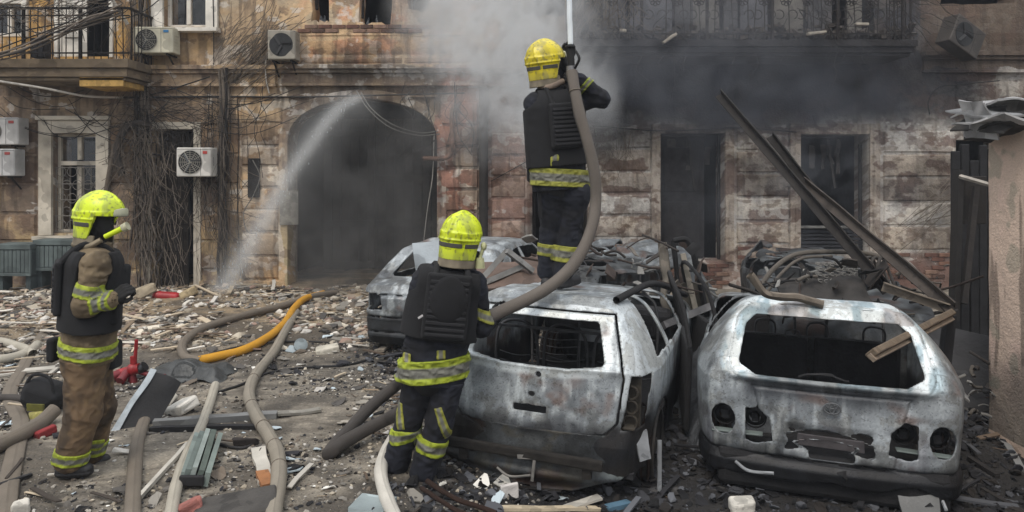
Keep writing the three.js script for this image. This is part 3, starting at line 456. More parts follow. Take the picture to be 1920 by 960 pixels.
// --- the ash-white hatchback in the middle ---
const midCar = carGroup('burnt_hatchback', 'burnt out ash white hatchback with bare tailgate and missing bumper, between two firefighters', V(0.1, -0.19, -5.22), -0.33, -0.035);
{
  const side = [[0.03, 0.12], [0, 0.42], [0.02, 0.6], [0.06, 0.92], [0.14, 1.02], [0.34, 1.31], [0.48, 1.35], [1.3, 1.28], [2.1, 1.2], [2.95, 0.98], [3.8, 0.86], [3.95, 0.6], [3.95, 0.15]]; side.belt = 0.88;
  const O = skin({ L: 3.95, W: 1.68, side, roofIn: 0.32, tailR: 0.17, tailB: 0.13, dent: 0.014, seed: 3 });
  const shell = (x, y, z, g = 0) => { const d = O(x, y, z) - g; return Math.max(d, -(d + T + g)); };
  const winP = [[-0.46, 0.97], [-0.25, 0.945], [0.25, 0.945], [0.46, 0.97], [0.39, 1.19], [-0.39, 1.19]], win = round(poly2(winP), 0.028);
  const gateP = poly2([[-0.6, 0.58], [-0.52, 0.5], [-0.15, 0.46], [0.15, 0.46], [0.52, 0.5], [0.6, 0.58], [0.63, 0.88], [0.515, 1.27], [-0.515, 1.27], [-0.63, 0.88]]);
  const lampP = poly2([[0.63, 0.54], [0.76, 0.54], [0.79, 0.88], [0.68, 0.9], [0.66, 0.7]]), sideWin = [poly2([[0.55, 0.95], [1.05, 0.93], [1.05, 1.32], [0.75, 1.3]]), poly2([[1.12, 0.93], [1.85, 0.92], [1.82, 1.34], [1.12, 1.34]]), poly2([[1.93, 0.92], [2.65, 0.94], [2.12, 1.32], [1.93, 1.34]])];
  const back = (z) => z + 0.7, plate = poly2([[-0.13, 0.6], [0.11, 0.6], [0.11, 0.645], [-0.13, 0.645]]);
  const gateCut = (x, y, z) => Math.max(gateP(x, y), -(z + 0.52));
  const f = (x, y, z) => {
    let d = shell(x, y, z); const s = -z;
    d = Math.max(d, -(gateCut(x, y, z) - 0.008));
    d = Math.max(d, -Math.max(lampP(Math.abs(x), y), s - 0.5));
    for (const w of sideWin) d = Math.max(d, -Math.max(w(s, y), 0.45 - Math.abs(x)));
    d = Math.max(d, -(Math.hypot(s - 0.72, y - 0.24) - 0.36 + (Math.abs(x) < 0.5 ? 1 : 0)), -(Math.hypot(s - 3.25, y - 0.24) - 0.36));
    d = Math.max(d, -Math.max(Math.abs(x) - 0.6, Math.abs(y - 1.15) - 0.17, Math.abs(s - 2.6) - 0.4));
    return Math.max(d, 0.2 + 0.05 * n2(x * 6, z * 6) - y);
  };
  const cb = burnt({ white: 0.66, rust: 0.08, soot: 0.15, seed: 5, low: 0.42 }), cs = burnt({ white: 0.6, rust: 0.15, soot: 0.25, seed: 8, low: 0.64 });
  part3('body', f, [-0.9, 0.12, -1.3], [0.9, 1.56, 0.08], 0.0115, (x, y, z) => { const c = cs(x, y, z), n = fbm3(x * 7, y * 3, z * 9, 3); return mix3(c, mix3(WHT, ASH, n), sstep(0.42, 0.6, Math.abs(x)) * sstep(0.6, 0.85, y) * sstep(0.36, 0.5, n) * 0.85); }, midCar);
  part3('front_body', f, [-0.9, 0.12, -4.05], [0.9, 1.56, -1.288], 0.022, burnt({ white: 0.45, rust: 0.3, soot: 0.4, seed: 8, low: 0.64 }), midCar);
  part3('tailgate', (x, y, z) => {
    let d = shell(x, y, z, 0.008 - 0.014 * Math.exp(-(((x) / 0.32) ** 2) - (((y - 0.62) / 0.07) ** 2)) + 0.012 * Math.exp(-(((y - 0.93) / 0.03) ** 2)));
    d = Math.max(d, gateCut(x, y, z) + 0.004, -Math.max(win(x, y), -(z + 0.6)), -Math.max(plate(x, y), -(z + 0.3)), -Math.max(ellipseHole(0.04, 0.86, 0.02, 0.02)(x, y), -(z + 0.3)), -Math.max(ellipseHole(0.0, 0.72, 0.03, 0.02)(x, y), -(z + 0.3)) - 0.004);
    return d;
  }, [-0.72, 0.33, -0.6], [0.72, 1.4, 0.1], 0.0105, (x, y, z) => {
    let c = cb(x, y, z); const n = fbm3(x * 5, y * 5, 3, 3), r1 = Math.hypot(x - 0.18, y - 0.68), r2 = Math.hypot(x - 0.4, y - 0.7);
    for (const r of [r1, r2]) c = mix3(c, GREY, Math.exp(-(((r - 0.1) / 0.02) ** 2)) * 0.6);
    c = mix3(c, SOOT, sstep(0.62, 0.5, y + 0.1 * (n - 0.5)) * 0.85); c = mix3(c, WHT, sstep(1.2, 1.24, y) * sstep(0.45, 0.5, n + 0.1) * 0.85); c = mix3(c, WHT, sstep(0.05, 0.015, Math.abs(win(x, y) - 0.03)) * sstep(0.4, 0.55, n + 0.12) * 0.6); c = mix3(c, WHT, Math.exp(-(((gateP(x, y) + 0.03) / 0.018) ** 2)) * sstep(0.5, 0.42, y + 0.1 - 0.06) * 0.5); return c;
  }, midCar);
  // burnt rear panel with its crash bar, below the tailgate
  const pan = burnt({ white: 0.05, rust: 0.35, soot: 0.55, seed: 20 });
  part3('rear_panel', (x, y, z) => { const e = 0.02 * Math.sin(y * 40) * sstep(0.35, 0.2, y) + 0.03 * (fbm3(x * 4, y * 5, 1, 3) - 0.5), c = 0.015 + e - 0.16 * (x / 0.75) ** 2, low = 0.06 + 0.1 * sstep(0.25, 0.6, x) + 0.05 * fbm2(x * 5, 1, 2) + 0.18 * sstep(0.62, 0.78, x); return Math.max(z - c, c - 0.03 - z, Math.abs(x + 0.03) - 0.74, y - 0.5, low - y); }, [-0.85, 0.02, -0.26], [0.8, 0.54, 0.12], 0.011, (x, y, z) => { const c = mix3(pan(x, y, z), lin('#8a7a52'), sstep(0.55, 0.62, fbm3(x * 6, y * 9, 4, 3)) * 0.35); const k = mix3(c, lin('#9fb0b0'), sstep(0.4, 0.7, x) * sstep(0.58, 0.62, fbm3(x * 3, y * 22, 4, 2)) * 0.7); return [k[0] * 0.3, k[1] * 0.3, k[2] * 0.3]; }, midCar);
  obj('crash_bar', [box(-0.6, 0.55, 0.3, 0.37, 0.03, 0.08, 0.015), box(-0.5, -0.44, 0.22, 0.36, 0.02, 0.06), box(0.4, 0.46, 0.22, 0.36, 0.02, 0.06)].map((g, i) => jitter(g, 0.012, 4, i)), mat('#2a2724', 0.9, { metalness: 0.2 }), midCar);
  obj('tow_bracket', [bar(V(0.06, 0.16, 0.075), V(0.075, 0.34, 0.075), 0.02, 0.012), bar(V(-0.05, 0.315, 0.077), V(0.07, 0.33, 0.077), 0.03, 0.012), tube([V(-0.2, 0.21, 0.07), V(-0.11, 0.17, 0.08), V(0.05, 0.2, 0.08)], 0.009, 20, 6)], mat('#8f8d8a', 0.7, { metalness: 0.3 }), midCar);
  for (const s of [-1, 1]) { const g = obj('tail_lamp_housing', [jitter(box(s * 0.6, s * 0.74, 0.5, 0.9, -0.26, -0.2), 0.015, 8), ...[0.58, 0.68, 0.78].map((y) => new THREE.TorusGeometry(0.045, 0.01, 6, 16).translate(s * 0.68, y, -0.17)), box(s * 0.64, s * 0.72, 0.545, 0.555, -0.2, -0.1)], mat('#39342c', 0.85), midCar); }
  // hanging rear quarter of the bumper and a bent hub behind it
  obj('wing_flap', [jitter(new THREE.BoxGeometry(0.11, 0.19, 0.012, 8, 12, 1).rotateY(0.8).rotateZ(0.2).translate(0.76, 0.42, -0.22), 0.045, 8)], paleMetal, midCar);
  obj('bent_strip', [bar(V(0.86, 0.42, -0.35), V(0.88, 0.02, -0.3), 0.03, 0.012)], paleMetal, midCar);
  obj('roof_rail', [tube([V(0.5, 1.36, -0.45), V(0.56, 1.38, -0.75), V(0.6, 1.35, -1.4), V(0.66, 1.25, -2.0), V(0.8, 1.1, -2.5)], 0.028, 40, 7)], charMat, midCar);
  // black doors standing ajar on the right side
  for (const [z, yaw, n] of [[-1.15, 0.35, 0], [-2.0, 0.75, 1]]) { const d = new THREE.Group(); d.name = 'open_door'; d.position.set(0.83, 0, z - 0.85); d.rotation.y = yaw * 0.5; midCar.add(d);
    obj('door_skin', [jitter(box(-0.03, 0.02, 0.22, 0.9, 0.02, 0.85, 0.02), 0.02, 4, n)], charMat, d); obj('door_frame', [tube([V(0, 0.9, 0.84), V(-0.06, 1.2, 0.7), V(-0.13, 1.36, 0.5), V(-0.14, 1.38, 0.1), V(0, 0.9, 0.02)], 0.02, 30, 6)], charMat, d); }
  obj('floor_pan', [box(-0.72, 0.72, 0.2, 0.24, -3.2, -0.12)], innerMat, midCar);
  obj('parcel_frame', [bar(V(-0.6, 1.0, -0.85), V(0.6, 1.01, -0.85), 0.02), bar(V(-0.6, 0.62, -0.8), V(0.6, 0.62, -0.8), 0.05)], wireMat, midCar);
  obj('headrest_plate', [jitter(box(0.1, 0.35, 0.9, 1.0, -1.03, -1.02), 0.006, 9)], paleMetal, midCar);
  for (const x of [-0.42, 0, 0.42]) seatFrame(midCar, x, -1.0, 0.36, 1.02); for (const x of [-0.35, 0.38]) seatFrame(midCar, x, -1.95, 0.46, 1.16);
  obj('dashboard', [jitter(box(-0.65, 0.65, 0.6, 0.92, -2.75, -2.5, 0.05), 0.03, 5)], innerMat, midCar);
  for (const x of [-0.72, 0.72]) for (const z of [-0.72, -3.25]) wheel(midCar, x, z);
}
// --- the grey hatchback on the right with its round emblem ---
const rightCar = carGroup('burnt_sedan', 'burnt out grey car with empty rear window and round emblem, before the leaning beams', V(2.11, -0.19, -4.98), -0.31, -0.02);
{
  const side = [[0.1, 0.1], [0.02, 0.2], [0, 0.45], [0.03, 0.6], [0.08, 0.86], [0.16, 0.95], [0.58, 1.28], [0.75, 1.3], [1.6, 1.17], [2.2, 1.06], [3.0, 0.95], [3.85, 0.84], [4.05, 0.6], [4.05, 0.15]]; side.belt = 0.8;
  const O = skin({ L: 4.05, W: 1.82, side, roofIn: 0.4, tailR: 0.17, tailB: 0.1, dent: 0.01, seed: 13 });
  const shell = (x, y, z, g = 0) => { const d = O(x, y, z) - g; return Math.max(d, -(d + T + g)); };
  const win = round(poly2([[-0.56, 0.93], [-0.47, 0.885], [0.47, 0.885], [0.56, 0.93], [0.52, 1.13], [0.47, 1.175], [-0.47, 1.175], [-0.52, 1.13]]), 0.03);
  const gate = (x, y) => poly2gate(x, y), poly2gate = poly2([[-0.4, 0.33], [0.4, 0.33], [0.43, 0.5], [0.46, 0.64], [0.5, 0.78], [-0.5, 0.78], [-0.46, 0.64], [-0.43, 0.5]]);
  const eye = [poly2([[0.36, 0.43], [0.48, 0.4], [0.535, 0.42], [0.54, 0.62], [0.46, 0.635], [0.38, 0.57]]), ellipseHole(0.69, 0.53, 0.08, 0.098)], lampRim = round(poly2([[0.41, 0.45], [0.55, 0.425], [0.77, 0.44], [0.79, 0.56], [0.69, 0.63], [0.48, 0.63]]), 0.03);
  const plate = round(poly2([[-0.11, 0.362], [0.14, 0.362], [0.14, 0.39], [-0.11, 0.39]]), 0.015), recess = round(poly2([[-0.27, 0.4], [0.27, 0.4], [0.25, 0.53], [-0.25, 0.53]]), 0.02);
  const sideWin = [poly2([[0.85, 0.9], [1.5, 0.88], [1.5, 1.25], [1.1, 1.24]]), poly2([[1.58, 0.88], [2.65, 0.9], [2.15, 1.24], [1.58, 1.26]])];
  const f = (x, y, z) => {
    const s = -z, rear = sstep(0.7, 0.2, s), ax = Math.abs(x);
    let g = 0; if (s < 0.9) { g -= 0.007 * sstep(0.03, -0.03, lampRim(ax, y)) * rear; g -= 0.022 * sstep(0.035, -0.035, recess(x, y)) * rear; g += 0.026 * Math.exp(-(((y - 0.84) / 0.028) ** 2)) * sstep(0.68, 0.6, ax) * rear; g -= 0.012 * (Math.exp(-((poly2gate(x, y) / 0.009) ** 2))) * sstep(0.82, 0.76, y) * rear; g -= 0.014 * Math.exp(-(((y - 0.325) / 0.011) ** 2)) * rear; g -= 0.01 * Math.exp(-(((win(x, y) - 0.075) / 0.009) ** 2)) * sstep(0.8, 0.88, y); g += 0.03 * sstep(0.32, 0.26, y) * rear; }
    let d = shell(x, y, z, g);
    d = Math.max(d, -Math.max(win(x, y), s - 0.9)); for (const e of eye) d = Math.max(d, -Math.max(e(ax, y), s - 0.5)); d = Math.max(d, -Math.max(plate(x, y), s - 0.3));
    for (const w of sideWin) d = Math.max(d, -Math.max(w(s, y), 0.4 - ax));
    d = Math.max(d, -(Math.hypot(s - 0.78, y - 0.2) - 0.35 + (ax < 0.5 ? 1 : 0)), -(Math.hypot(s - 3.3, y - 0.2) - 0.35), -Math.max(ax - 0.62, Math.abs(y - 1.1) - 0.14, Math.abs(s - 2.65) - 0.35));
    return Math.max(d, 0.14 + 0.1 * n2(x * 4 + 3, z * 4) - y);
  };
  const cb = burnt({ white: 0.36, rust: 0.03, soot: 0.3, seed: 31 });
  const col = (x, y, z) => {
    let c = cb(x, y, z); const n = fbm3(x * 4 + 9, y * 4, z * 4, 3), st = fbm3(x * 14, y * 4, z * 6, 3), w = win(x, y);
    if (z > -0.9) { c = mix3(c, mix3(WHT, lin('#a8bcc4'), sstep(0.45, 0.6, st)), sstep(0.16, 0.06, w + (n - 0.5) * 0.1) * sstep(0.8, 0.87, y) * 0.9); c = mix3(c, lin('#23262d'), sstep(0.15, 0.02, Math.abs(y - 0.78) + (n - 0.5) * 0.16) * 0.85 * sstep(0.62, 0.5, Math.abs(x)));  // white ash round the window; the dark band below is a painted reflection
      c = mix3(c, lin('#75757c'), sstep(0.5, 0.58, n) * sstep(0.6, 0.55, y) * 0.5); }
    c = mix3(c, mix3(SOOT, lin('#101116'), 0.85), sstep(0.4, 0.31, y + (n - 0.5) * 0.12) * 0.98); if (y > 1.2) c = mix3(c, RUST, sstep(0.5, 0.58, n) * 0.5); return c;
  };
  part3('body', f, [-0.98, 0.08, -1.25], [0.98, 1.5, 0.1], 0.011, col, rightCar);
  part3('front_body', f, [-0.98, 0.08, -4.15], [0.98, 1.5, -1.239], 0.022, burnt({ white: 0.35, rust: 0.35, soot: 0.4, seed: 33, low: 0.5 }), rightCar);
  const ring = (rx, ry, r) => { const g = new THREE.TorusGeometry(1, r / Math.min(rx, ry), 8, 32); g.scale(rx, ry, Math.min(rx, ry)); return g; };
  const ez = 0.02; obj('round_emblem', [ring(0.052, 0.036, 0.005).translate(0.01, 0.70, ez - 0.035), ring(0.018, 0.034, 0.0045).translate(0.01, 0.70, ez - 0.035), ring(0.034, 0.014, 0.0045).translate(0.01, 0.713, ez - 0.036)], mat('#6f7378', 0.5, { metalness: 0.4 }), rightCar);
  for (const s of [-1, 1]) for (const [cx, cy] of [[0.475, 0.53], [0.68, 0.53]]) obj('lamp_bowl', [new THREE.CylinderGeometry(0.085, 0.04, 0.07, 20, 1, true).rotateX(-Math.PI / 2).translate(s * cx, cy, -0.24), new THREE.CylinderGeometry(0.04, 0.04, 0.01, 16).rotateX(-Math.PI / 2).translate(s * cx, cy, -0.275), new THREE.TorusGeometry(0.075, 0.006, 6, 20).translate(s * cx, cy, -0.2), jitter(box(s * cx - 0.02, s * cx + 0.025, cy - 0.03, cy + 0.02, -0.26, -0.19), 0.015, 11, s)], innerMat, rightCar);
  for (const s of [-1, 1]) obj('molten_lens', [jitter(box(s * 0.42, s * 0.76, 0.43, 0.442, -0.17, -0.09, 0.006), 0.008, 9, s)], mat('#6d7877', 0.6), rightCar);
  obj('number_plate_strip', [jitter(box(-0.2, 0.22, 0.42, 0.5, -0.05, -0.035, 0.006), 0.008, 9)], mat('#4a474a', 0.85), rightCar);
  obj('bumper_scrap', [tube([V(-0.6, 0.27, 0.0), V(-0.52, 0.23, 0.03), V(-0.35, 0.24, 0.05)], 0.012, 16, 6)], paleMetal, rightCar);
  obj('under_bumper', [jitter(box(-0.74, 0.74, 0.06, 0.36, -0.32, -0.05, 0.05), 0.03, 4)], charMat, rightCar);
  obj('floor_pan', [box(-0.75, 0.75, 0.16, 0.2, -3.3, -0.15)], innerMat, rightCar);
  obj('seat_back', [jitter(box(-0.62, -0.06, 0.4, 0.93, -1.2, -1.12, 0.03), 0.02, 5), jitter(box(-0.02, 0.62, 0.4, 0.93, -1.2, -1.12, 0.03), 0.02, 5, 3)].map((g) => g), innerMat, rightCar);
  for (const x of [-0.4, 0.0, 0.42]) obj('headrest_hoop', [tube([V(x - 0.075, 0.9, -1.15), V(x - 0.075, 1.02, -1.13), V(x - 0.05, 1.05, -1.13), V(x + 0.05, 1.05, -1.13), V(x + 0.075, 1.02, -1.13), V(x + 0.075, 0.9, -1.15)], 0.009, 30, 6)], wireMat, rightCar);
  obj('seat_bar', [rod(V(-0.62, 0.94, -1.13), V(0.62, 0.94, -1.13), 0.007), tube([V(-0.24, 0.93, -1.1), V(-0.24, 0.98, -1.1), V(-0.14, 0.98, -1.1), V(-0.14, 0.93, -1.1)], 0.006, 16, 5)], wireMat, rightCar);
  for (const x of [-0.36, 0.38]) seatFrame(rightCar, x, -2.0, 0.46, 1.12, 0.2);
  obj('dashboard', [jitter(box(-0.65, 0.65, 0.55, 0.88, -2.8, -2.55, 0.05), 0.03, 5)], innerMat, rightCar);
  obj('torn_seal', [jitter(tube([V(-0.2, 0.872, -0.09), V(-0.1, 0.9, -0.08), V(0.02, 0.9, -0.08), V(0.12, 0.872, -0.09)], 0.01, 24, 5), 0.01, 20)], charMat, rightCar);
  for (const x of [-0.73, 0.73]) for (const z of [-0.78, -3.3]) wheel(rightCar, x, z, 0.26, 0.22);
}
// --- wrecks farther back ---
function wreck(name, label, pos, yaw, o) {
  const g = carGroup(name, label, pos, yaw, o.roll ?? 0, o.pitch ?? 0); g.scale.y = o.sy ?? 1; const { side, W, win, sideWin, cell = 0.02, seed, col, crush = 0, lid } = o, L = Math.max(...side.map((p) => p[0]));
  const O = skin({ L, W, side, roofIn: o.roofIn ?? 0.24, tailR: 0.14, dent: o.dent ?? 0.03, seed }), th = cell * 2.1;
  const f = (x, y0, z) => {
    const s = -z, y = y0 + crush * sstep(0.8, 1.3, y0) * fbm3(x * 2 + seed, 0, z * 2, 2) + (o.tilt ?? 0) * (0.8 - x) * sstep(0.7, 1.4, y0); let d = O(x, y, z); d = Math.max(d, -(d + th));
    if (win) d = Math.max(d, -Math.max(win(x, y), s - (o.rearTo ?? 1.3))); for (const w of sideWin) d = Math.max(d, -Math.max(w(s, y), 0.4 - Math.abs(x)));
    if (o.front) d = Math.max(d, -Math.max(Math.abs(x) - 0.58, Math.abs(y - o.front[1]) - o.front[2], Math.abs(s - o.front[0]) - o.front[3]));
    if (o.holes) d = Math.max(d, -Math.max(o.holes - fbm3(x * 2.2 + seed, 3, z * 2.2, 3), 0.9 - y0) * 1 - 0.0); if (o.groove) for (const gy of o.groove) d += 0.014 * Math.exp(-(((y - gy) / 0.016) ** 2));
    if (o.lamp) d = Math.max(d, -Math.max(o.lamp(Math.abs(x), y), s - 0.4));
    for (const wz of o.wheels) d = Math.max(d, -(Math.hypot(s - wz, y - 0.22) - 0.36 + (Math.abs(x) < 0.5 ? 1 : 0)));
    return Math.max(d, 0.14 - y0);
  };
  part3('body', f, [-W / 2 - 0.1, 0.06, -L - 0.1], [W / 2 + 0.1, 1.75, 0.15], cell, col, g);
  obj('floor_pan', [box(-W / 2 + 0.1, W / 2 - 0.1, 0.18, 0.22, -L + 0.3, -0.15)], innerMat, g);
  for (const x of [-0.38, 0.38]) for (const z of o.seats ?? [-1.7, -2.6]) seatFrame(g, x, z, 0.46, 1.05);
  for (const x of [-W / 2 + 0.12, W / 2 - 0.12]) for (const z of o.wheels) wheel(g, x, -z, 0.26, 0.24);
  return g;
}
{
  const side = [[0.08, 0.18], [0, 0.3], [0.02, 0.5], [0, 0.82], [0.1, 0.97], [0.4, 1.03], [0.95, 1.4], [1.7, 1.46], [2.6, 1.38], [3.3, 0.98], [4.15, 0.86], [4.35, 0.6], [4.35, 0.18]]; side.belt = 0.88;
  const c0 = burnt({ white: 0.48, rust: 0.05, soot: 0.45, seed: 50 });
  wreck('burnt_saloon', 'burnt silver saloon with dark lower bumper, behind the middle firefighter', V(-1.04, -0.03, -8.3), -0.27, { side, W: 1.6, sy: 0.84, seed: 50, cell: 0.016, dent: 0.016, win: round(poly2([[-0.5, 1.08], [0.5, 1.08], [0.4, 1.33], [-0.4, 1.33]]), 0.03), rearTo: 1.1, lamp: poly2([[0.46, 0.66], [0.74, 0.64], [0.76, 0.88], [0.48, 0.84]]), sideWin: [poly2([[1.1, 0.98], [1.9, 0.98], [1.9, 1.32], [1.45, 1.3]]), poly2([[1.98, 0.98], [3.0, 0.98], [2.6, 1.28], [1.98, 1.32]])], wheels: [0.9, 3.5], groove: [0.56, 0.86, 0.36],
    col: (x, y, z) => mix3(c0(x, y, z), mix3(SOOT, lin('#2c3032'), n3(x * 6, y * 6, z * 6)).map((q) => q * 0.7), sstep(0.66, 0.54, y + 0.1 * (n3(x * 8, y * 8, z * 8) - 0.5)) * 0.95) });
  const cw = ((b) => (x, y, z) => b(x, y, z).map((q) => q * (y > 1.25 ? 0.8 : 0.3)))(burnt({ white: 0.3, rust: 0.4, soot: 0.5, seed: 61 }));
  const suv = [[0.05, 0.2], [0, 0.5], [0.05, 1.0], [0.35, 1.55], [1.0, 1.62], [2.3, 1.6], [3.1, 1.08], [4.0, 0.98], [4.2, 0.6], [4.2, 0.2]]; suv.belt = 0.98;
  wreck('burnt_wagon', 'burnt wagon shell with sagging roof and bare pillars, under the right balcony', V(1.42, -0.2, -7.9), 0.1, { side: suv, W: 1.72, seed: 61, cell: 0.02, crush: 0.4, roll: -0.04, tilt: 0.16, holes: 0.53, dent: 0.06, win: round(poly2([[-0.52, 1.08], [0.52, 1.08], [0.45, 1.42], [-0.45, 1.42]]), 0.03), rearTo: 0.8, sideWin: [poly2([[0.45, 1.06], [1.15, 1.05], [1.15, 1.5], [0.62, 1.5]]), poly2([[1.25, 1.05], [2.05, 1.05], [2.05, 1.52], [1.25, 1.52]]), poly2([[2.15, 1.05], [2.95, 1.07], [2.35, 1.5], [2.15, 1.5]]), poly2([[1.25, 0.45], [2.0, 0.45], [2.0, 0.95], [1.25, 0.95]])], front: [2.8, 1.3, 0.24, 0.4], wheels: [0.8, 3.4], col: cw });
  wreck('burnt_coupe', 'burnt car wreck with crushed hood and bare seat springs, behind the grey car and beams', V(4.3, -0.12, -11.3), 2.9, { side: side, W: 1.7, seed: 77, cell: 0.02, crush: 0.55, dent: 0.07, holes: 0.55, win: round(poly2([[-0.5, 1.03], [0.5, 1.03], [0.42, 1.3], [-0.42, 1.3]]), 0.03), rearTo: 1.3, sideWin: [poly2([[1.1, 0.98], [1.9, 0.98], [1.9, 1.32], [1.45, 1.3]]), poly2([[1.98, 0.98], [3.0, 0.98], [2.6, 1.28], [1.98, 1.32]])], front: [2.95, 1.15, 0.17, 0.35], wheels: [0.9, 3.5], col: ((b) => (x, y, z) => b(x, y, z).map((q) => q * 0.4))(burnt({ white: 0.15, rust: 0.3, soot: 0.7, seed: 77 })) });
}

{ // twisted frames and springs sticking out of the wrecks
  const g = thing('twisted_frame', 'twisted door frame and bare pillar leaning right of the burnt wagon', 'frame'), m = mat('#8f8980', 0.8, { metalness: 0.2, grime: grimeTex }), d = 7.55;
  obj('pillar', [jitter(tube([P(1243, 455, d), P(1246, 480, d), P(1249, 520, d), P(1244, 552, d), P(1255, 585, d)], 0.045, 30, 8), 0.02, 8)], m, g);
  obj('frame', [jitter(tube([P(1262, 452, d), P(1288, 450, d), P(1300, 480, d), P(1326, 592, d)], 0.03, 40, 7), 0.015, 8), jitter(tube([P(1262, 452, d), P(1270, 520, d), P(1278, 596, d)], 0.028, 30, 7), 0.015, 8)], charMat, g);
  obj('strip', [jitter(bar(P(1280, 476, d - 0.05), P(1304, 580, d - 0.05), 0.05, 0.02), 0.012, 7)], mat('#a39d92', 0.8), g);
  obj('door_skin', [jitter(new THREE.BoxGeometry(0.34, 0.3, 0.02, 6, 6, 1).translate(...P(1296, 560, d + 0.05).toArray()), 0.03, 5)], mat('#57554f', 0.85), g);
  obj('sill', [jitter(bar(P(1240, 612, d - 0.3), P(1332, 574, d), 0.07, 0.1), 0.015, 5)], mat('#6f6f72', 0.8), g);
  const s = thing('seat_springs', 'bare bed of seat springs in the wreck behind the grey car', 'springs'), sp = []; for (let i = 0; i < 7; i++) for (let k = 0; k < 4; k++) { const c = P(1532 + i * 11, 494 + k * 10, 7.0 - k * 0.03), pts = []; for (let t = 0; t <= 16; t++) pts.push(V(c.x + 0.024 * Math.cos(t * 1.1), c.y + 0.012 * Math.sin(t * 1.1) + 0.01 * Math.sin(i * 3 + k), c.z + t * 0.006)); sp.push(tube(pts, 0.005, 24, 4)); } const q = obj('springs', sp, mat('#9a9a98', 0.7, { metalness: 0.3 }), s); q.userData.kind = 'stuff';
  for (let i = 0; i < 5; i++) obj('bent_rib', [tube([P(1596 + i * 12, 540, 6.9), P(1592 + i * 13, 505, 7.0), P(1606 + i * 12, 482, 7.1), P(1628 + i * 10, 500 + i * 3, 7.1), P(1642 + i * 9, 540, 7.0)], 0.016, 30, 6)], mat('#4d4a48', 0.85, { metalness: 0.2 }), s);
  obj('roof_hoop', [tube([P(1420, 545, 7.0), P(1450, 505, 7.1), P(1490, 478, 7.2), P(1560, 472, 7.3), P(1640, 478, 7.3), P(1690, 500, 7.2)], 0.024, 50, 7), tube([P(1435, 552, 6.9), P(1466, 512, 7.0), P(1500, 486, 7.1), P(1560, 480, 7.2)], 0.016, 40, 6)], mat('#6f6a64', 0.85, { metalness: 0.2 }), s);
  obj('bent_sheet', [jitter(new THREE.BoxGeometry(0.7, 0.014, 0.4, 16, 1, 10).rotateX(0.5).translate(...P(1545, 545, 6.7).toArray()), 0.06, 4)], mat('#3d3b3a', 0.8, { metalness: 0.2 }), s);
}

{ // torn strips, bent tubes and crumpled sheets tangled through the wrecks
  const q = rngOf(303), ms = [charMat, mat('#6f6a64', 0.8, { metalness: 0.2 }), mat('#9a9a98', 0.7, { metalness: 0.3 }), mat('#3a3532', 0.85), mat('#4a3f3a', 0.9)];
  const heap3 = (label, x0, x1, y0, y1, d0, d1, n, w) => { const g = thing('scrap_tangle', label, 'scrap metal'), lists = ms.map(() => []); for (let i = 0; i < n; i++) { const d = lerp(d0, d1, q()), p = P(lerp(x0, x1, q()), lerp(y0, y1, Math.pow(q(), 0.7)), d), a = q() * 6.28, L = (0.15 + 0.55 * q() * q()) * w, k = Math.floor(q() * 5); if (q() < 0.6) { const v = V(Math.cos(a), (q() - 0.35) * 0.9, Math.sin(a) * 0.6), b = V(q() - 0.5, q() - 0.4, q() - 0.5); lists[k].push(tube([p, p.clone().addScaledVector(v, L * 0.5).addScaledVector(b, L * 0.4), p.clone().addScaledVector(v, L)], 0.006 + 0.012 * q(), 10, 5)); } else lists[k].push(jitter(new THREE.BoxGeometry(L * 0.6, 0.012, L * (0.2 + 0.3 * q()), 5, 1, 3).rotateX((q() - 0.5) * 2.4).rotateZ((q() - 0.5) * 2).rotateY(a).translate(p.x, p.y, p.z), 0.05, 6, i)); } lists.forEach((l, k) => { if (l.length) { const o = obj('scraps', l, ms[k], g); o.userData.kind = 'stuff'; } }); };
  heap3('tangle of bent tubes and torn sheet on the wrecks behind the white hatchback', 900, 1330, 448, 560, 7.0, 8.2, 70, 0.9);
  heap3('tangle of charred strips on the wreck behind the grey car', 1420, 1780, 488, 590, 6.5, 7.4, 70, 0.8);
  heap3('charred scrap piled between the grey car and the shed wall', 1745, 1860, 680, 800, 5.9, 6.8, 45, 0.5);
}
// ---------- people ----------
const YEL = lin('#a6b430'), SIL = lin('#75756c'), DIMY = lin('#9a9a3c');
const cloth = (o = {}) => new THREE.MeshStandardMaterial({ vertexColors: true, roughness: 0.93, bumpMap: weave, bumpScale: 0.0015, ...o });
const clothMat = cloth(), bandMat = cloth({ roughness: 0.6 }), vestMat = mat([0.010, 0.0105, 0.013], 0.9, { bump: 0.002, tex: weave }), gloveMat = mat([0.013, 0.013, 0.014], 0.85, { bump: 0.002, tex: weave }), bootMat = mat([0.02, 0.02, 0.023], 0.6, { bump: 0.002 });
const skinMat = new THREE.MeshStandardMaterial({ vertexColors: true, roughness: 0.7 });
function frame(fwd, up = V(0, 1, 0)) { const f = fwd.clone().normalize(), r = f.clone().cross(up).normalize(), u = r.clone().cross(f).normalize(); return { f, r, u, m: new THREE.Matrix4().makeBasis(r, u, f.clone().negate()) }; }
const segs = (...a) => { const c = a.map(([p, q, r0, r1]) => capsule(p, q, r0, r1)); return (k) => (x, y, z) => { let d = 1e9; for (const f of c) d = d > 1e8 ? f(x, y, z) : smin(d, f(x, y, z), k); return d; }; };
function boundsOf(pts, pad) { const b = new THREE.Box3().setFromPoints(pts); return [[b.min.x - pad, b.min.y - pad, b.min.z - pad], [b.max.x + pad, b.max.y + pad, b.max.z + pad]]; }

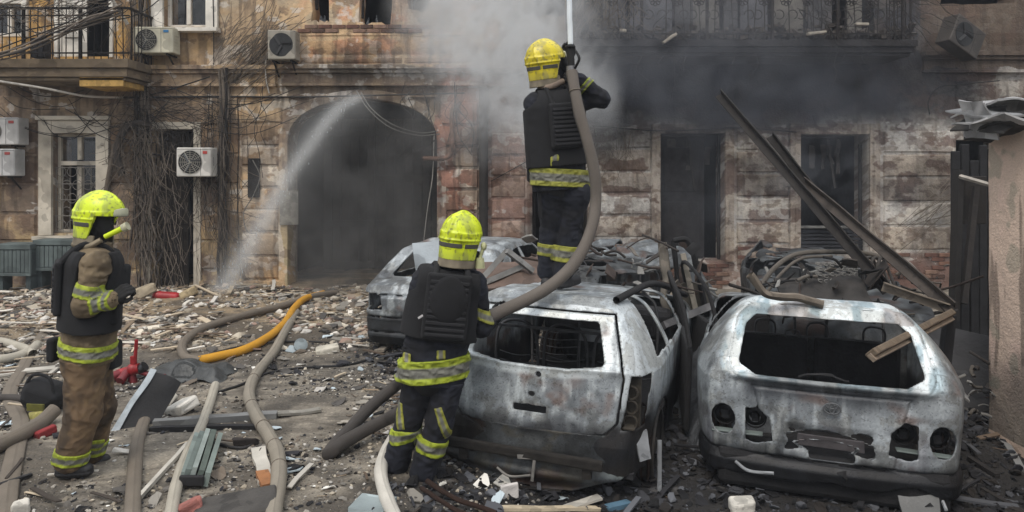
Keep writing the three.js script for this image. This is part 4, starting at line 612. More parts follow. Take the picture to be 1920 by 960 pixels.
function helmet(parent, at, fwd, up, tint, roll = 0) {
  const g = new THREE.Group(); g.name = 'helmet'; const { m } = frame(fwd, up); g.quaternion.setFromRotationMatrix(m); g.position.copy(at); parent.add(g);
  const outer = (x, y, z) => {
    let d = (Math.hypot(x / 0.132, (y - 0.015) / 0.15, z / 0.17) - 1) * 0.135;
    const sk = Math.max((Math.hypot(x / 0.127, (z - 0.012) / 0.155) - 1) * 0.127, -0.155 - y + 0.03 * sstep(-0.05, 0.12, z) * 0, y - 0.02); d = smin(d, sk, 0.03);
    const rib = y > -0.03 ? 1 : 0; d -= 0.007 * rib * (Math.exp(-((x / 0.013) ** 2)) + 0.8 * Math.exp(-(((Math.abs(x) - 0.02 - 0.42 * (0.15 - y)) / 0.009) ** 2)) * (z > -0.1 ? 1 : 0));
    d -= 0.006 * Math.exp(-(((y + 0.02) / 0.008) ** 2)); return d;
  };
  const opening = (x, y, z) => Math.max(z + 0.045 + 0.35 * (y + 0.02), y - 0.005, -0.3 - y), inner = (x, y, z) => (Math.hypot(x / 0.112, (y - 0.01) / 0.13, (z - 0.005) / 0.148) - 1) * 0.112;
  const innerS = (x, y, z) => Math.min(inner(x, y, z), Math.max((Math.hypot(x / 0.11, z / 0.138) - 1) * 0.11, y));
  part3('shell', (x, y, z) => Math.max(outer(x, y, z), -opening(x, y, z), -innerS(x, y, z)), [-0.16, -0.18, -0.2], [0.16, 0.19, 0.2], 0.0062, (x, y, z) => { const n = fbm3(x * 14, y * 14, z * 14, 3), s = fbm3(x * 60, y * 60, z * 60, 2); const c = mix3(tint, [tint[0] * 0.62, tint[1] * 0.62, tint[2] * 0.7], sstep(0.44, 0.68, n) * 0.75); return mix3(mix3(c, lin('#4a4a30'), sstep(0.62, 0.72, s) * 0.6), lin('#6f6f5c'), sstep(-0.05, -0.16, y) * 0.35 + 0.3 * sstep(0.58, 0.66, fbm3(x * 30, y * 8, z * 30, 3))); }, g, new THREE.MeshPhysicalMaterial({ vertexColors: true, roughness: 0.42, clearcoat: 0.25, clearcoatRoughness: 0.35 }));
  for (const [a0, w] of [[-0.12, 0.72], [1.2, 0.5], [-1.45, 0.45]]) part3('reflective_strip', (x, y, z) => { const a = Math.atan2(x, z); let da = Math.abs(a - a0); return Math.max(outer(x, y, z) - 0.003, -(outer(x, y, z) + 0.006), Math.abs(y + 0.058) - 0.017, (da - w) * 0.13); }, [-0.15, -0.1, -0.18], [0.15, -0.02, 0.19], 0.0062, () => lin('#4b4a46'), g, bandMat);
  part3('visor', (x, y, z) => { const e = (Math.hypot(x / 0.14, (y - 0.015) / 0.15, z / 0.19) - 1) * 0.14; return Math.max(e, -(e + 0.011), y - 0.045 - 0.5 * (-0.14 - z), 0.004 - y, z + 0.15); }, [-0.15, -0.03, -0.21], [0.15, 0.1, -0.06], 0.006, (x, y) => mix3(lin('#b3b39a'), lin('#77786a'), sstep(0.03, 0.0, y)), g, bandMat);
  part3('neck_flap', (x, y, z) => { const q = (Math.hypot(x / (0.118 + 0.12 * (-0.12 - y)), (z - 0.02) / (0.14 + 0.12 * (-0.12 - y))) - 1) * 0.118; return Math.max(q, -(q + 0.016), y + 0.13, -0.21 - y, -z - 0.04); }, [-0.17, -0.23, -0.1], [0.17, -0.11, 0.21], 0.008, (x, y, z) => mix3(lin('#5a5348'), lin('#8d8370'), n3(x * 30, y * 20, z * 30)), g, clothMat);
  return g;
}
function handOf(parent, wrist, dir, palm, curl = 0.9, side = 1, name = 'glove') {   // palm, four unequal fingers and a thumb, bent round what is held
  const D = dir.clone().normalize(), N = palm.clone().sub(D.clone().multiplyScalar(palm.dot(D))).normalize(), S = D.clone().cross(N).multiplyScalar(side), at = (d, s, n) => wrist.clone().addScaledVector(D, d).addScaledVector(S, s).addScaledVector(N, n);
  const c = [capsule(at(-0.05, 0, 0), at(0.02, 0, 0), 0.036, 0.03)], pts = [at(-0.07, 0, 0)];
  [-0.033, -0.011, 0.011, 0.032].forEach((s, i) => {
    const k = at(0.095 - Math.abs(i - 1.3) * 0.004, s, 0), l = [0.042, 0.047, 0.044, 0.034][i]; c.push(capsule(at(0.01, s * 0.75, 0), k, 0.021, 0.0165));
    let a = curl * 0.75, p = k; for (let j = 0; j < 3; j++) { const q = p.clone().addScaledVector(D, Math.cos(a) * l * [1, 0.75, 0.6][j]).addScaledVector(N, Math.sin(a) * l * [1, 0.75, 0.6][j]); c.push(capsule(p, q, 0.0135 - j * 0.001, 0.0125 - j * 0.001)); p = q; a += curl; pts.push(q); }
  });
  const t0 = at(0.02, -0.03, 0.008), t1 = at(0.055, -0.058, 0.03), t2 = at(0.085, -0.05, 0.06); c.push(capsule(t0, t1, 0.02, 0.015), capsule(t1, t2, 0.0145, 0.0125)); pts.push(t1, t2, at(0.1, 0.05, 0), at(0.1, -0.05, 0));
  const [lo, hi] = boundsOf(pts, 0.05), f = (x, y, z) => { let d = c[0](x, y, z); for (let i = 1; i < c.length; i++) d = smin(d, c[i](x, y, z), 0.006); return d; };
  return part3(name, f, lo, hi, 0.0055, null, parent, gloveMat);
}
function person(s) {
  const j = s.j, root = s.root, g = thing('person', s.label, 'person', root); for (const k in j) j[k] = j[k].clone().sub(root); const L = (p) => p.clone().sub(root);
  const R = j.shR.clone().sub(j.shL).normalize(), up = j.neck.clone().sub(j.pelvis).normalize(), Fw = up.clone().cross(R).normalize();
  const wide = 0.68, rT = s.girth ?? 0.142, top = j.neck.clone().lerp(j.pelvis, 0.22), bot = j.pelvis.clone().addScaledVector(up, -(s.hem ?? 0.06) + 0.02);
  const sq = (p) => { const a = p.dot(R); return p.clone().addScaledVector(R, a * (wide - 1)); };
  const T0 = sq(top), B0 = sq(bot), tc0 = capsule(T0, B0, rT, rT * 1.06);
  const torso = (x, y, z) => { const a = (x * R.x + y * R.y + z * R.z) * (wide - 1); return tc0(x + R.x * a, y + R.y * a, z + R.z * a); };
  const shIn = (p, o) => p.clone().lerp(o, 0.12), shoulders = capsule(shIn(j.shL, j.shR), shIn(j.shR, j.shL), 0.082, 0.082), neckC = capsule(j.neck.clone().addScaledVector(up, -0.06), j.head, 0.07, 0.062);
  const wr = s.wrinkle ?? 0.016, crease = (x, y, z) => wr * (Math.abs(n3(x * 9 + s.seed, y * 21 + x * 6, z * 9) - 0.5) * 2 - 0.4) + wr * 0.6 * (Math.abs(n3(x * 22, y * 40 + z * 14, z * 22 + s.seed) - 0.5) * 2 - 0.4);
  const aL = [capsule(j.shL, j.elL, 0.083, 0.067), capsule(j.elL, j.wrL, 0.067, 0.054)], aR = [capsule(j.shR, j.elR, 0.083, 0.067), capsule(j.elR, j.wrR, 0.067, 0.054)];
  const arms = (x, y, z) => Math.min(smin(aL[0](x, y, z), aL[1](x, y, z), 0.03), smin(aR[0](x, y, z), aR[1](x, y, z), 0.03));
  const lg = s.leg ?? [0.112, 0.086, 0.084], legL = [capsule(j.hipL, j.knL, lg[0], lg[1]), capsule(j.knL, j.anL, lg[1], lg[2])], legR = [capsule(j.hipR, j.knR, lg[0], lg[1]), capsule(j.knR, j.anR, lg[1], lg[2])];
  const legs = (x, y, z) => smin(smin(legL[0](x, y, z), legL[1](x, y, z), 0.03), smin(legR[0](x, y, z), legR[1](x, y, z), 0.03), 0.02);
  const hipsBall = capsule(j.hipL, j.hipR, lg[0] * 1.02, lg[0] * 1.02), hem = j.pelvis.clone().addScaledVector(up, -(s.hem ?? 0.06));
  const dotUp = (x, y, z, o) => (x - o.x) * up.x + (y - o.y) * up.y + (z - o.z) * up.z;
  // the body: one continuous surface under the clothes, with head and face
  const hf = frame(s.look, s.headUp), hl = (x, y, z) => { const a = x - j.head.x, b = y - j.head.y, c = z - j.head.z; return [a * hf.r.x + b * hf.r.y + c * hf.r.z, a * hf.u.x + b * hf.u.y + c * hf.u.z, -(a * hf.f.x + b * hf.f.y + c * hf.f.z)]; };
  const headF = (x, y, z) => { const [a, b, c] = hl(x, y, z); let d = (Math.hypot(a / 0.074, b / 0.108, c / 0.095) - 1) * 0.074; d = smin(d, (Math.hypot(a / 0.056, (b + 0.072) / 0.052, (c + 0.035) / 0.062) - 1) * 0.052, 0.03); d = smin(d, Math.hypot(a * 1.4, b + 0.022 + (c + 0.1) * 0.6, c + 0.098) - 0.016, 0.012); d = smin(d, Math.hypot(a * 0.4, (b - 0.026), c + 0.082) - 0.016, 0.012); d = Math.min(d + 0.006 * Math.exp(-(((Math.abs(a) - 0.032) / 0.014) ** 2) - (((b - 0.006) / 0.011) ** 2)) * (c < 0 ? 1 : 0), Math.max(Math.hypot((Math.abs(a) - 0.076) * 2, b * 0.6, c - 0.005) - 0.018)); return d + 0.004 * Math.exp(-(((b + 0.062) / 0.005) ** 2) - ((a / 0.026) ** 2)) * (c < 0 ? 1 : 0); };
  const bodyF = (x, y, z) => { let d = smin(torso(x, y, z), shoulders(x, y, z), 0.06); d = smin(d, arms(x, y, z), 0.03); d = smin(d, smin(legs(x, y, z), hipsBall(x, y, z), 0.03), 0.04) + 0.03; d = smin(d, neckC(x, y, z) + 0.005, 0.03); return smin(d, headF(x, y, z), 0.02); };
  const all = Object.values(j), [lo, hi] = boundsOf(all, 0.2);
  part3('body', bodyF, lo, hi, 0.014, (x, y, z) => { const h = Math.hypot(x - j.head.x, y - j.head.y, z - j.head.z); const [a, b, c] = hl(x, y, z); if (h > 0.17) return lin('#1a1a1c'); return c < -0.03 && b > -0.06 && s.face ? mix3(lin('#b08a74'), lin('#50372d'), Math.exp(-(((Math.abs(a) - 0.032) / 0.012) ** 2) - (((b - 0.006) / 0.007) ** 2)) + 0.5 * Math.exp(-(((b + 0.062) / 0.006) ** 2) - ((a / 0.026) ** 2))) : lin('#17171a'); }, g, skinMat);
  const jacketF = (x, y, z) => { let d = smin(torso(x, y, z), shoulders(x, y, z), 0.07); d = smin(d, arms(x, y, z), 0.035) + crease(x, y, z); const n = neckC(x, y, z) - 0.035, fl = dotUp(x, y, z, j.neck); if (fl < 0.045) d = smin(d, Math.max(n, fl - 0.03), 0.03); return Math.max(d, -dotUp(x, y, z, hem), -(Math.hypot(x - j.wrL.x, y - j.wrL.y, z - j.wrL.z) - 0.04) * 1, -(Math.hypot(x - j.wrR.x, y - j.wrR.y, z - j.wrR.z) - 0.04)); };
  part3('jacket', jacketF, lo, hi, 0.0115, s.jacket, g, clothMat);
  const trouF = (x, y, z) => smin(legs(x, y, z), hipsBall(x, y, z), 0.04) + crease(x, y * 0.6 + 3, z);
  const tl = [j.hipL, j.hipR, j.knL, j.knR, j.anL, j.anR], [tlo, thi] = boundsOf(tl, 0.19);
  part3('trousers', (x, y, z) => Math.max(trouF(x, y, z), dotUp(x, y, z, hem) - 0.03), tlo, thi, 0.0115, s.trousers, g, clothMat);
  // reflective bands hug the garment below them
  for (const b of s.bands) {
    const f0 = b.on === 'trousers' ? trouF : b.on === 'arm' ? (x, y, z) => (b.R ? smin(aR[0](x, y, z), aR[1](x, y, z), 0.03) : smin(aL[0](x, y, z), aL[1](x, y, z), 0.03)) + crease(x, y, z) : jacketF, c = L(b.at), ax = b.axis.clone().normalize(), rad = b.rad ?? 0.3;
    const w = b.across ? b.across.clone().normalize() : null, t = b.off ?? 0.008;
    part3('reflective_band', (x, y, z) => { const p = (x - c.x) * ax.x + (y - c.y) * ax.y + (z - c.z) * ax.z, d = f0(x, y, z); let e = Math.max(d - t, -(d + 0.02), Math.abs(p) - b.hw, Math.hypot(x - c.x, y - c.y, z - c.z) - rad); if (w) e = Math.max(e, Math.abs((x - c.x) * w.x + (y - c.y) * w.y + (z - c.z) * w.z) - b.len); if (b.toward) e = Math.max(e, -((x - c.x) * b.toward.x + (y - c.y) * b.toward.y + (z - c.z) * b.toward.z) - 0.12); return e; }, [c.x - rad, c.y - Math.min(rad, 0.25), c.z - rad], [c.x + rad, c.y + Math.min(rad, 0.25), c.z + rad], 0.0085,
      (x, y, z) => { const p = Math.abs((x - c.x) * ax.x + (y - c.y) * ax.y + (z - c.z) * ax.z) / b.hw, n = (0.6 + 0.5 * fbm3(x * 20, y * 20, z * 20, 2)) * (fbm3(x * 45, y * 45, z * 45, 2) > 0.6 ? 0.7 : 1), k = mix3(b.dull ? DIMY : YEL, SIL, sstep(0.5, 0.36, p)); return [k[0] * n, k[1] * n, k[2] * n]; }, g, bandMat);
  }
  // vest: a thick shell over chest and back with open armholes
  if (s.vest) {
    const lowV = j.pelvis.clone().addScaledVector(up, s.vest.low), hiV = j.neck.clone().addScaledVector(up, s.vest.hi ?? -0.03);
    const vf = (x, y, z) => { let d = smin(torso(x, y, z), Math.max(shoulders(x, y, z), Math.abs((x - (j.shL.x + j.shR.x) / 2) * R.x + (y - (j.shL.y + j.shR.y) / 2) * R.y + (z - (j.shL.z + j.shR.z) / 2) * R.z) - 0.145), 0.06) - 0.034; d += 0.004 * (Math.abs(n3(x * 12, y * 12, z * 12) - 0.5)); d = Math.max(d, -dotUp(x, y, z, lowV), dotUp(x, y, z, hiV)); return smax(d, -(arms(x, y, z) - 0.014), 0.02); };
    part3('vest', (x, y, z) => Math.max(vf(x, y, z), -(neckC(x, y, z) - 0.03)), lo, hi, 0.0115, null, g, vestMat);
    // webbing on the back: a raised panel with stitched straps
    const c0 = j.neck.clone().lerp(j.pelvis, 0.42), B = Fw.clone().negate(), pan = new THREE.Group(); pan.name = 'back_panel'; const m = new THREE.Matrix4().makeBasis(R, up, B); pan.quaternion.setFromRotationMatrix(m); pan.position.copy(c0).addScaledVector(B, rT + 0.045); g.add(pan);
    const [pw, ph] = s.vest.panel; obj('pad', [new RoundedBoxGeometry(pw, ph, 0.05, 3, 0.022)], vestMat, pan);
    const n = Math.round(ph / 0.042); for (let i = 0; i < n; i++) obj('webbing_strap', [jitter(new RoundedBoxGeometry(pw * 0.86, 0.022, 0.012, 1, 0.004).translate(0, -ph / 2 + 0.035 + i * (ph - 0.05) / n, 0.028), 0.003, 20, i)], mat([0.016, 0.0165, 0.02], 0.85, { bump: 0.001, tex: weave }), pan);
    if (s.vest.dome) obj('pack_shell', [new THREE.SphereGeometry(1, 24, 16).scale(pw * 0.44, ph * 0.36, 0.034).translate(0, ph * 0.12, 0.02)], vestMat, pan);
    for (const e of [-1, 1]) obj('shoulder_strap', [tube([c0.clone().addScaledVector(B, rT + 0.05).addScaledVector(R, e * pw * 0.36).addScaledVector(up, ph * 0.42), j.neck.clone().addScaledVector(R, e * 0.1).addScaledVector(up, 0.015).addScaledVector(B, 0.07), j.neck.clone().addScaledVector(R, e * 0.11).addScaledVector(up, 0.0).addScaledVector(B, -0.06), c0.clone().addScaledVector(B, -rT - 0.03).addScaledVector(R, e * pw * 0.36).addScaledVector(up, ph * 0.3)], 0.021, 24, 7)], vestMat, g);
  }
  for (const k of ['L', 'R']) { // boots
    const a = j['an' + k], t = j['toe' + k], h = a.clone().add(a.clone().sub(t).setY(0).normalize().multiplyScalar(0.05)); h.y = t.y;
    const c = [capsule(a.clone().setY(a.y + 0.1), a, 0.07, 0.06), capsule(h, t, 0.048, 0.042), capsule(a, h.clone().lerp(t, 0.35), 0.058, 0.05)], [l, u] = boundsOf([a, t, h, a.clone().setY(a.y + 0.1)], 0.09), sole = t.y - 0.045;
    part3('boot', (x, y, z) => Math.max(smin(smin(c[0](x, y, z), c[1](x, y, z), 0.03), c[2](x, y, z), 0.03) - (y < sole + 0.03 ? 0.006 : 0), sole - y), l, u, 0.009, null, g, bootMat);
  }
  helmet(g, j.head.clone().addScaledVector(hf.u, 0.03), s.look, s.headUp, s.tint);
  for (const h of s.hands) handOf(g, L(h.at), h.dir, h.palm, h.curl, h.side);
  return { g, R, up, Fw, L };
}
const tintNoise = (a, b, c, f = 6, dirt = null) => (x, y, z) => { const n = fbm3(x * f + 3, y * f, z * f, 3), s = fbm3(x * 26, y * 26, z * 26, 2); let k = mix3(a, b, sstep(0.4, 0.62, n)); k = mix3(k, c, sstep(0.55, 0.7, s) * 0.5); return k; };
const navy = tintNoise(lin('#191c26'), lin('#111218'), lin('#242733')), tanCloth = tintNoise(lin('#6d5f4a'), lin('#564a39'), lin('#83745b')), tanLeg = (() => { const t = tintNoise(lin('#6b5741'), lin('#4a3c2e'), lin('#836d50'), 5); return (x, y, z) => mix3(t(x, y, z), lin('#2f2923'), sstep(0.52, 0.62, fbm3(x * 4 + 8, y * 3, z * 4, 4)) * 0.7); })();
const X1 = V(1, 0, 0), Y1 = V(0, 1, 0), Z1 = V(0, 0, 1);
{ // left: in profile, in tan
  const d = 5.17;
  const p = person({ seed: 4, label: 'firefighter in tan suit, black vest and yellow helmet standing at left, arms crossed', root: groundAt(135, 889), face: false, tint: lin('#cfe30f'), look: V(1, -0.06, 0.12), headUp: V(0.06, 1, 0), girth: 0.16, leg: [0.138, 0.11, 0.1], wrinkle: 0.016, hem: 0.12,
    j: { head: P(187, 412, d), neck: P(178, 462, d), pelvis: P(166, 640, d), shR: P(181, 497, d - 0.2), shL: P(176, 490, d + 0.2), elR: P(158, 575, d - 0.26), wrR: P(208, 562, d - 0.2), elL: P(185, 575, d + 0.27), wrL: P(214, 556, d - 0.02), hipR: P(160, 672, d - 0.09), hipL: P(166, 672, d + 0.1), knR: P(157, 770, d - 0.1), knL: P(184, 764, d + 0.16), anR: P(132, 858, d - 0.09), anL: P(166, 846, d + 0.22), toeR: P(163, 880, d - 0.08), toeL: P(196, 862, d + 0.26) },
    jacket: tanCloth, trousers: tanLeg, vest: { low: 0.1, hi: -0.02, panel: [0.28, 0.36] },
    bands: [{ at: P(163, 648, d), axis: V(0.12, 1, 0), hw: 0.05, rad: 0.36, off: 0.012 }, { at: P(168, 545, d - 0.23), axis: V(-0.22, -1, 0), hw: 0.045, on: 'arm', R: true, rad: 0.11 }, { at: P(190, 568, d - 0.22), axis: V(1, 0.12, 0), hw: 0.035, on: 'arm', R: true, rad: 0.12 }, { at: P(206, 563, d - 0.2), axis: V(1, 0.12, 0.1), hw: 0.022, on: 'arm', R: true, rad: 0.1 }, { at: P(136, 850, d - 0.05), axis: V(0.2, 1, 0), hw: 0.042, on: 'trousers', rad: 0.24, off: 0.012 }, { at: P(168, 835, d + 0.21), axis: V(0.2, 1, 0), hw: 0.05, on: 'trousers', rad: 0.13, off: 0.01 }],
    hands: [{ at: P(211, 560, d - 0.19), dir: V(0.7, 0.55, -0.35), palm: V(0.2, -0.1, -1), curl: 0.95, side: 1 }, { at: P(215, 555, d - 0.02), dir: V(0.5, 0.35, 0.6), palm: V(0.3, -0.2, 0.6), curl: 0.9, side: -1 }] });
  const t0 = p.L(P(197, 444, d - 0.14)), t1 = p.L(P(230, 428, d - 0.14)), tl = new THREE.Group(); tl.name = 'helmet_torch'; p.g.add(tl);
  obj('torch_body', [rod(t0, t1, 0.017, 0.019, 14)], new THREE.MeshStandardMaterial({ color: '#c8dc22', roughness: 0.5 }), tl); obj('torch_lens', [rod(t1, t1.clone().add(V(0.035, 0.017, 0)), 0.027, 0.03, 16)], mat('#c9c8ad', 0.4), tl);
  obj('chest_pouch', [jitter(new RoundedBoxGeometry(0.09, 0.17, 0.2, 4, 0.03).translate(...p.L(P(222, 520, d)).toArray()), 0.008, 12)], vestMat, p.g); obj('chest_radio', [new RoundedBoxGeometry(0.06, 0.13, 0.05, 2, 0.012).translate(...p.L(P(214, 590, d - 0.12)).toArray())], vestMat, p.g); obj('hip_pouch', [new RoundedBoxGeometry(0.06, 0.17, 0.1, 2, 0.025).translate(...p.L(P(100, 655, d)).toArray())], vestMat, p.g); obj('hip_pouch', [new RoundedBoxGeometry(0.07, 0.2, 0.14, 2, 0.03).translate(...p.L(P(214, 664, d + 0.1)).toArray())], vestMat, p.g);
  obj('scarf', [tube([p.L(P(138, 458, d - 0.06)), p.L(P(165, 462, d - 0.12)), p.L(P(190, 450, d - 0.1))], 0.02, 16, 7)], mat('#8d8370', 0.95), p.g);
}
{ // middle: seen from behind, in navy with a black pack
  const d = 5.12;
  const p = person({ seed: 9, label: 'firefighter in navy suit with black backpack, seen from behind, standing beside the white hatchback', root: groundAt(765, 905), tint: lin('#d3e30c'), look: V(0.42, -0.05, -0.9), headUp: V(0.1, 1, 0.02), girth: 0.145, hem: 0.22, leg: [0.112, 0.088, 0.09],
    j: { head: P(864, 450, d), neck: P(845, 500, d), pelvis: P(818, 655, d), shL: P(793, 530, d - 0.03), shR: P(890, 534, d + 0.03), elL: P(778, 610, d + 0.12), wrL: P(800, 640, d + 0.38), elR: P(903, 612, d + 0.06), wrR: P(930, 588, d + 0.32), hipL: P(792, 690, d), hipR: P(846, 692, d), knL: P(768, 785, d + 0.03), knR: P(824, 790, d - 0.02), anL: P(743, 868, d + 0.12), anR: P(793, 885, d + 0.02), toeL: P(727, 888, d + 0.28), toeR: P(800, 905, d + 0.2) },
    jacket: navy, trousers: navy, vest: { low: 0.09, hi: -0.01, panel: [0.3, 0.44], dome: true },
    bands: [{ at: P(815, 688, d), axis: V(-0.06, 1, 0), hw: 0.078, rad: 0.34, off: 0.014 }, { at: P(826, 668, d - 0.18), axis: V(1, 0, 0), across: V(0, 1, 0), len: 0.03, hw: 0.03, rad: 0.2, off: 0.012, dull: true }, { at: P(765, 668, d - 0.05), axis: V(1, 0, 0), across: V(0, 1, 0), len: 0.035, hw: 0.03, rad: 0.2, off: 0.012, dull: true }, { at: P(897, 585, d + 0.04), axis: V(0.5, 1, 0), hw: 0.038, on: 'arm', R: true, rad: 0.14, dull: true },
      { at: P(761, 812, d + 0.06), axis: V(-0.2, 1, 0), hw: 0.05, on: 'trousers', rad: 0.125, off: 0.01 }, { at: P(808, 834, d), axis: V(0.25, 1, 0), hw: 0.055, on: 'trousers', rad: 0.125, off: 0.01 }, { at: P(752, 775, d + 0.02), axis: V(1, 0.1, 0), across: V(-0.15, 1, 0), len: 0.09, hw: 0.03, on: 'trousers', rad: 0.15, dull: true, toward: V(0, 0, 1) }, { at: P(832, 790, d - 0.05), axis: V(1, 0.32, 0), across: V(-0.3, 1, 0), len: 0.115, hw: 0.028, on: 'trousers', rad: 0.17, dull: true, toward: V(0, 0, 1) }],
    hands: [{ at: P(930, 588, d + 0.32), dir: V(0.5, -0.1, -0.8), palm: V(0.1, 1, 0), curl: 0.95, side: 1 }, { at: P(800, 640, d + 0.38), dir: V(0.3, 0.1, -0.9), palm: V(0.9, 0, 0.2), curl: 0.8, side: -1 }] });
  const a = p.L(P(907, 462, d - 0.02)); obj('helmet_torch', [new THREE.SphereGeometry(0.021, 12, 10).scale(1, 1.4, 1).translate(a.x, a.y, a.z), rod(a, p.L(P(899, 487, d - 0.02)), 0.012), new THREE.CylinderGeometry(0.026, 0.034, 0.07, 12).translate(...p.L(P(900, 493, d - 0.03)).toArray())], mat('#c3c69a', 0.6), p.g);
  obj('pack_logo', [jitter(new RoundedBoxGeometry(0.035, 0.014, 0.006, 1, 0.002).rotateZ(0.5), 0.004, 30).translate(...p.L(P(789, 594, d - 0.255)).toArray())], mat('#c9c9cc', 0.5), p.g);
}
{ // up on the car roof, aiming the jet
  const d = 6.05;
  const p = person({ seed: 15, label: 'firefighter in navy standing on the hatchback roof, aiming a hose nozzle upward', root: P(1045, 527, d), tint: lin('#d6c410'), look: V(0.8, 0.16, -0.55), headUp: V(-0.12, 1, 0.1), girth: 0.15, hem: 0.09, leg: [0.115, 0.09, 0.092],
    j: { head: P(1024, 120, d), neck: P(1036, 170, d), pelvis: P(1050, 335, d), shL: P(1002, 195, d - 0.06), shR: P(1082, 190, d + 0.1), elL: P(1052, 190, d + 0.3), wrL: P(1062, 118, d + 0.16), elR: P(1127, 186, d + 0.05), wrR: P(1088, 150, d - 0.02), hipL: P(1036, 362, d), hipR: P(1078, 362, d), knL: P(1034, 440, d + 0.05), knR: P(1068, 438, d), anL: P(1028, 505, d + 0.1), anR: P(1056, 505, d), toeL: P(1040, 522, d + 0.28), toeR: P(1080, 524, d + 0.16) },
    jacket: navy, trousers: navy, vest: { low: 0.1, hi: 0, panel: [0.3, 0.36] },
    bands: [{ at: P(1051, 333, d), axis: V(0.05, 1, 0), hw: 0.072, rad: 0.36, off: 0.014, dull: true }, { at: P(1040, 300, d - 0.18), axis: V(1, 0, 0), across: V(0, 1, 0), len: 0.05, hw: 0.035, rad: 0.22, off: 0.03, dull: true }, { at: P(1100, 158, d), axis: V(1, -0.9, 0), hw: 0.025, on: 'arm', R: true, rad: 0.1 }, { at: P(1060, 475, d), axis: V(0.1, 1, 0), hw: 0.065, on: 'trousers', rad: 0.13, off: 0.01, dull: true }, { at: P(1030, 468, d + 0.08), axis: V(0.1, 1, 0), hw: 0.05, on: 'trousers', rad: 0.13, off: 0.01, dull: true }],
    hands: [{ at: P(1089, 151, d - 0.03), dir: V(-1, 0.3, 0.1), palm: V(-0.2, 0, -1), curl: 0.85, side: 1 }, { at: P(1060, 112, d + 0.14), dir: V(0.1, 1, -0.4), palm: V(0.3, 0, 1), curl: 0.85, side: -1 }] });
  obj('hip_pouch', [new RoundedBoxGeometry(0.07, 0.2, 0.1, 2, 0.02).translate(...p.L(P(996, 318, d)).toArray())], vestMat, p.g); obj('strap_end', [bar(p.L(P(1011, 355, d - 0.1)), p.L(P(1014, 408, d - 0.1)), 0.025, 0.01)], vestMat, p.g);
  obj('hood', [tube([p.L(P(1003, 158, d - 0.02)), p.L(P(1030, 163, d - 0.12)), p.L(P(1056, 152, d - 0.05))], 0.024, 16, 7)], mat('#8f8074', 0.95), p.g);
}
// ---------- things on the house front ----------
function acUnit(label, px0, px1, py0, py1, { col = '#c9c6bb', out = 0.1, dep = 0.3, logo, burntOut = false, tilt = 0, z = 0 }) {
  const w = (px1 - px0) * MP, h = (py1 - py0) * MP, g = thing('air_conditioner', label, 'air conditioner', F((px0 + px1) / 2, (py0 + py1) / 2, out + dep / 2 + z)), m = mat(col, 0.65, { bump: 0.003, grime: grime2 }), dk = mat('#26282b', 0.8);
  g.rotation.z = tilt; if (tilt) g.rotation.y = 0.35;
  obj('case', [jitter(new RoundedBoxGeometry(w, h, dep, 3, 0.025), burntOut ? 0.012 : 0.002, 5)], m, g);
  const r = h * 0.4, cx = -w / 2 + r + w * 0.07; obj('fan_opening', [new THREE.CylinderGeometry(r, r, 0.02, 32).rotateX(Math.PI / 2).translate(cx, 0, dep / 2 - 0.002)], dk, g);
  if (!burntOut) { const rings = []; for (let i = 1; i <= 6; i++) rings.push(new THREE.TorusGeometry(r * i / 6, 0.0035, 5, 32).translate(cx, 0, dep / 2 + 0.016)); for (let i = 0; i < 6; i++) { const t = i / 6 * Math.PI; rings.push(bar(V(cx - r * Math.cos(t), -r * Math.sin(t), dep / 2 + 0.014), V(cx + r * Math.cos(t), r * Math.sin(t), dep / 2 + 0.014), 0.006)); } obj('fan_guard', rings, mat('#a9a79e', 0.6), g); }
  const blades = []; for (let i = 0; i < 3; i++) blades.push(new RoundedBoxGeometry(r * 0.85, r * 0.42, 0.01, 1, 0.004).rotateX(0.5).translate(r * 0.45, 0, 0).rotateZ(i * 2.094).translate(cx, 0, dep / 2 + 0.006)); obj('fan', blades, mat(burntOut ? '#1e1e20' : '#4a4d50', 0.6), g);
  obj('seam', [box(w * 0.2, w * 0.207, -h * 0.46, h * 0.46, dep / 2, dep / 2 + 0.004), box(-w * 0.49, w * 0.49, h * 0.44, h * 0.452, dep / 2, dep / 2 + 0.004)], dk, g);
  if (logo) obj('brand_badge', [new RoundedBoxGeometry(w * 0.13, h * 0.1, 0.008, 1, 0.003).translate(w * 0.33, h * 0.33, dep / 2 + 0.004)], new THREE.MeshStandardMaterial({ color: logo, roughness: 0.5 }), g);
  obj('louvre_panel', [0, 1, 2, 3, 4].map((i) => box(w / 2 - 0.002, w / 2 + 0.006, -h * 0.3 + i * h * 0.12, -h * 0.27 + i * h * 0.12, -dep * 0.3, dep * 0.3)), m, g);
  if (!tilt) for (const x of [-w * 0.33, w * 0.33]) obj('bracket', [box(x - 0.015, x + 0.015, -h / 2 - 0.03, -h / 2 - 0.001, -dep / 2 - out, dep * 0.42), bar(V(x, -h / 2 - 0.25, -dep / 2 - out + 0.01), V(x, -h / 2 - 0.02, dep * 0.2), 0.02)], iron, g);
  return g;
}
acUnit('cream air conditioner with blue sticker, under the white upper window', 271, 343, 58, 106, { col: '#d3d0bd', logo: '#2f6f9f' });
acUnit('scorched grey air conditioner with torn side, left above the arched gateway', 515, 566, 64, 118, { col: '#98948a', burntOut: true });
acUnit('white air conditioner with red badge, upper one of the stacked pair at left', -14, 62, 223, 273, { col: '#c4c5c6', logo: '#8e3a36' });
acUnit('white air conditioner with red badge, lower one of the stacked pair at left', -20, 55, 280, 330, { col: '#bfc1c3', logo: '#8e3a36' });
acUnit('white air conditioner with red badge among the dead vines beside the barred doorway', 352, 415, 278, 331, { col: '#d0cfcb', logo: '#a33b34', out: 0.16 });
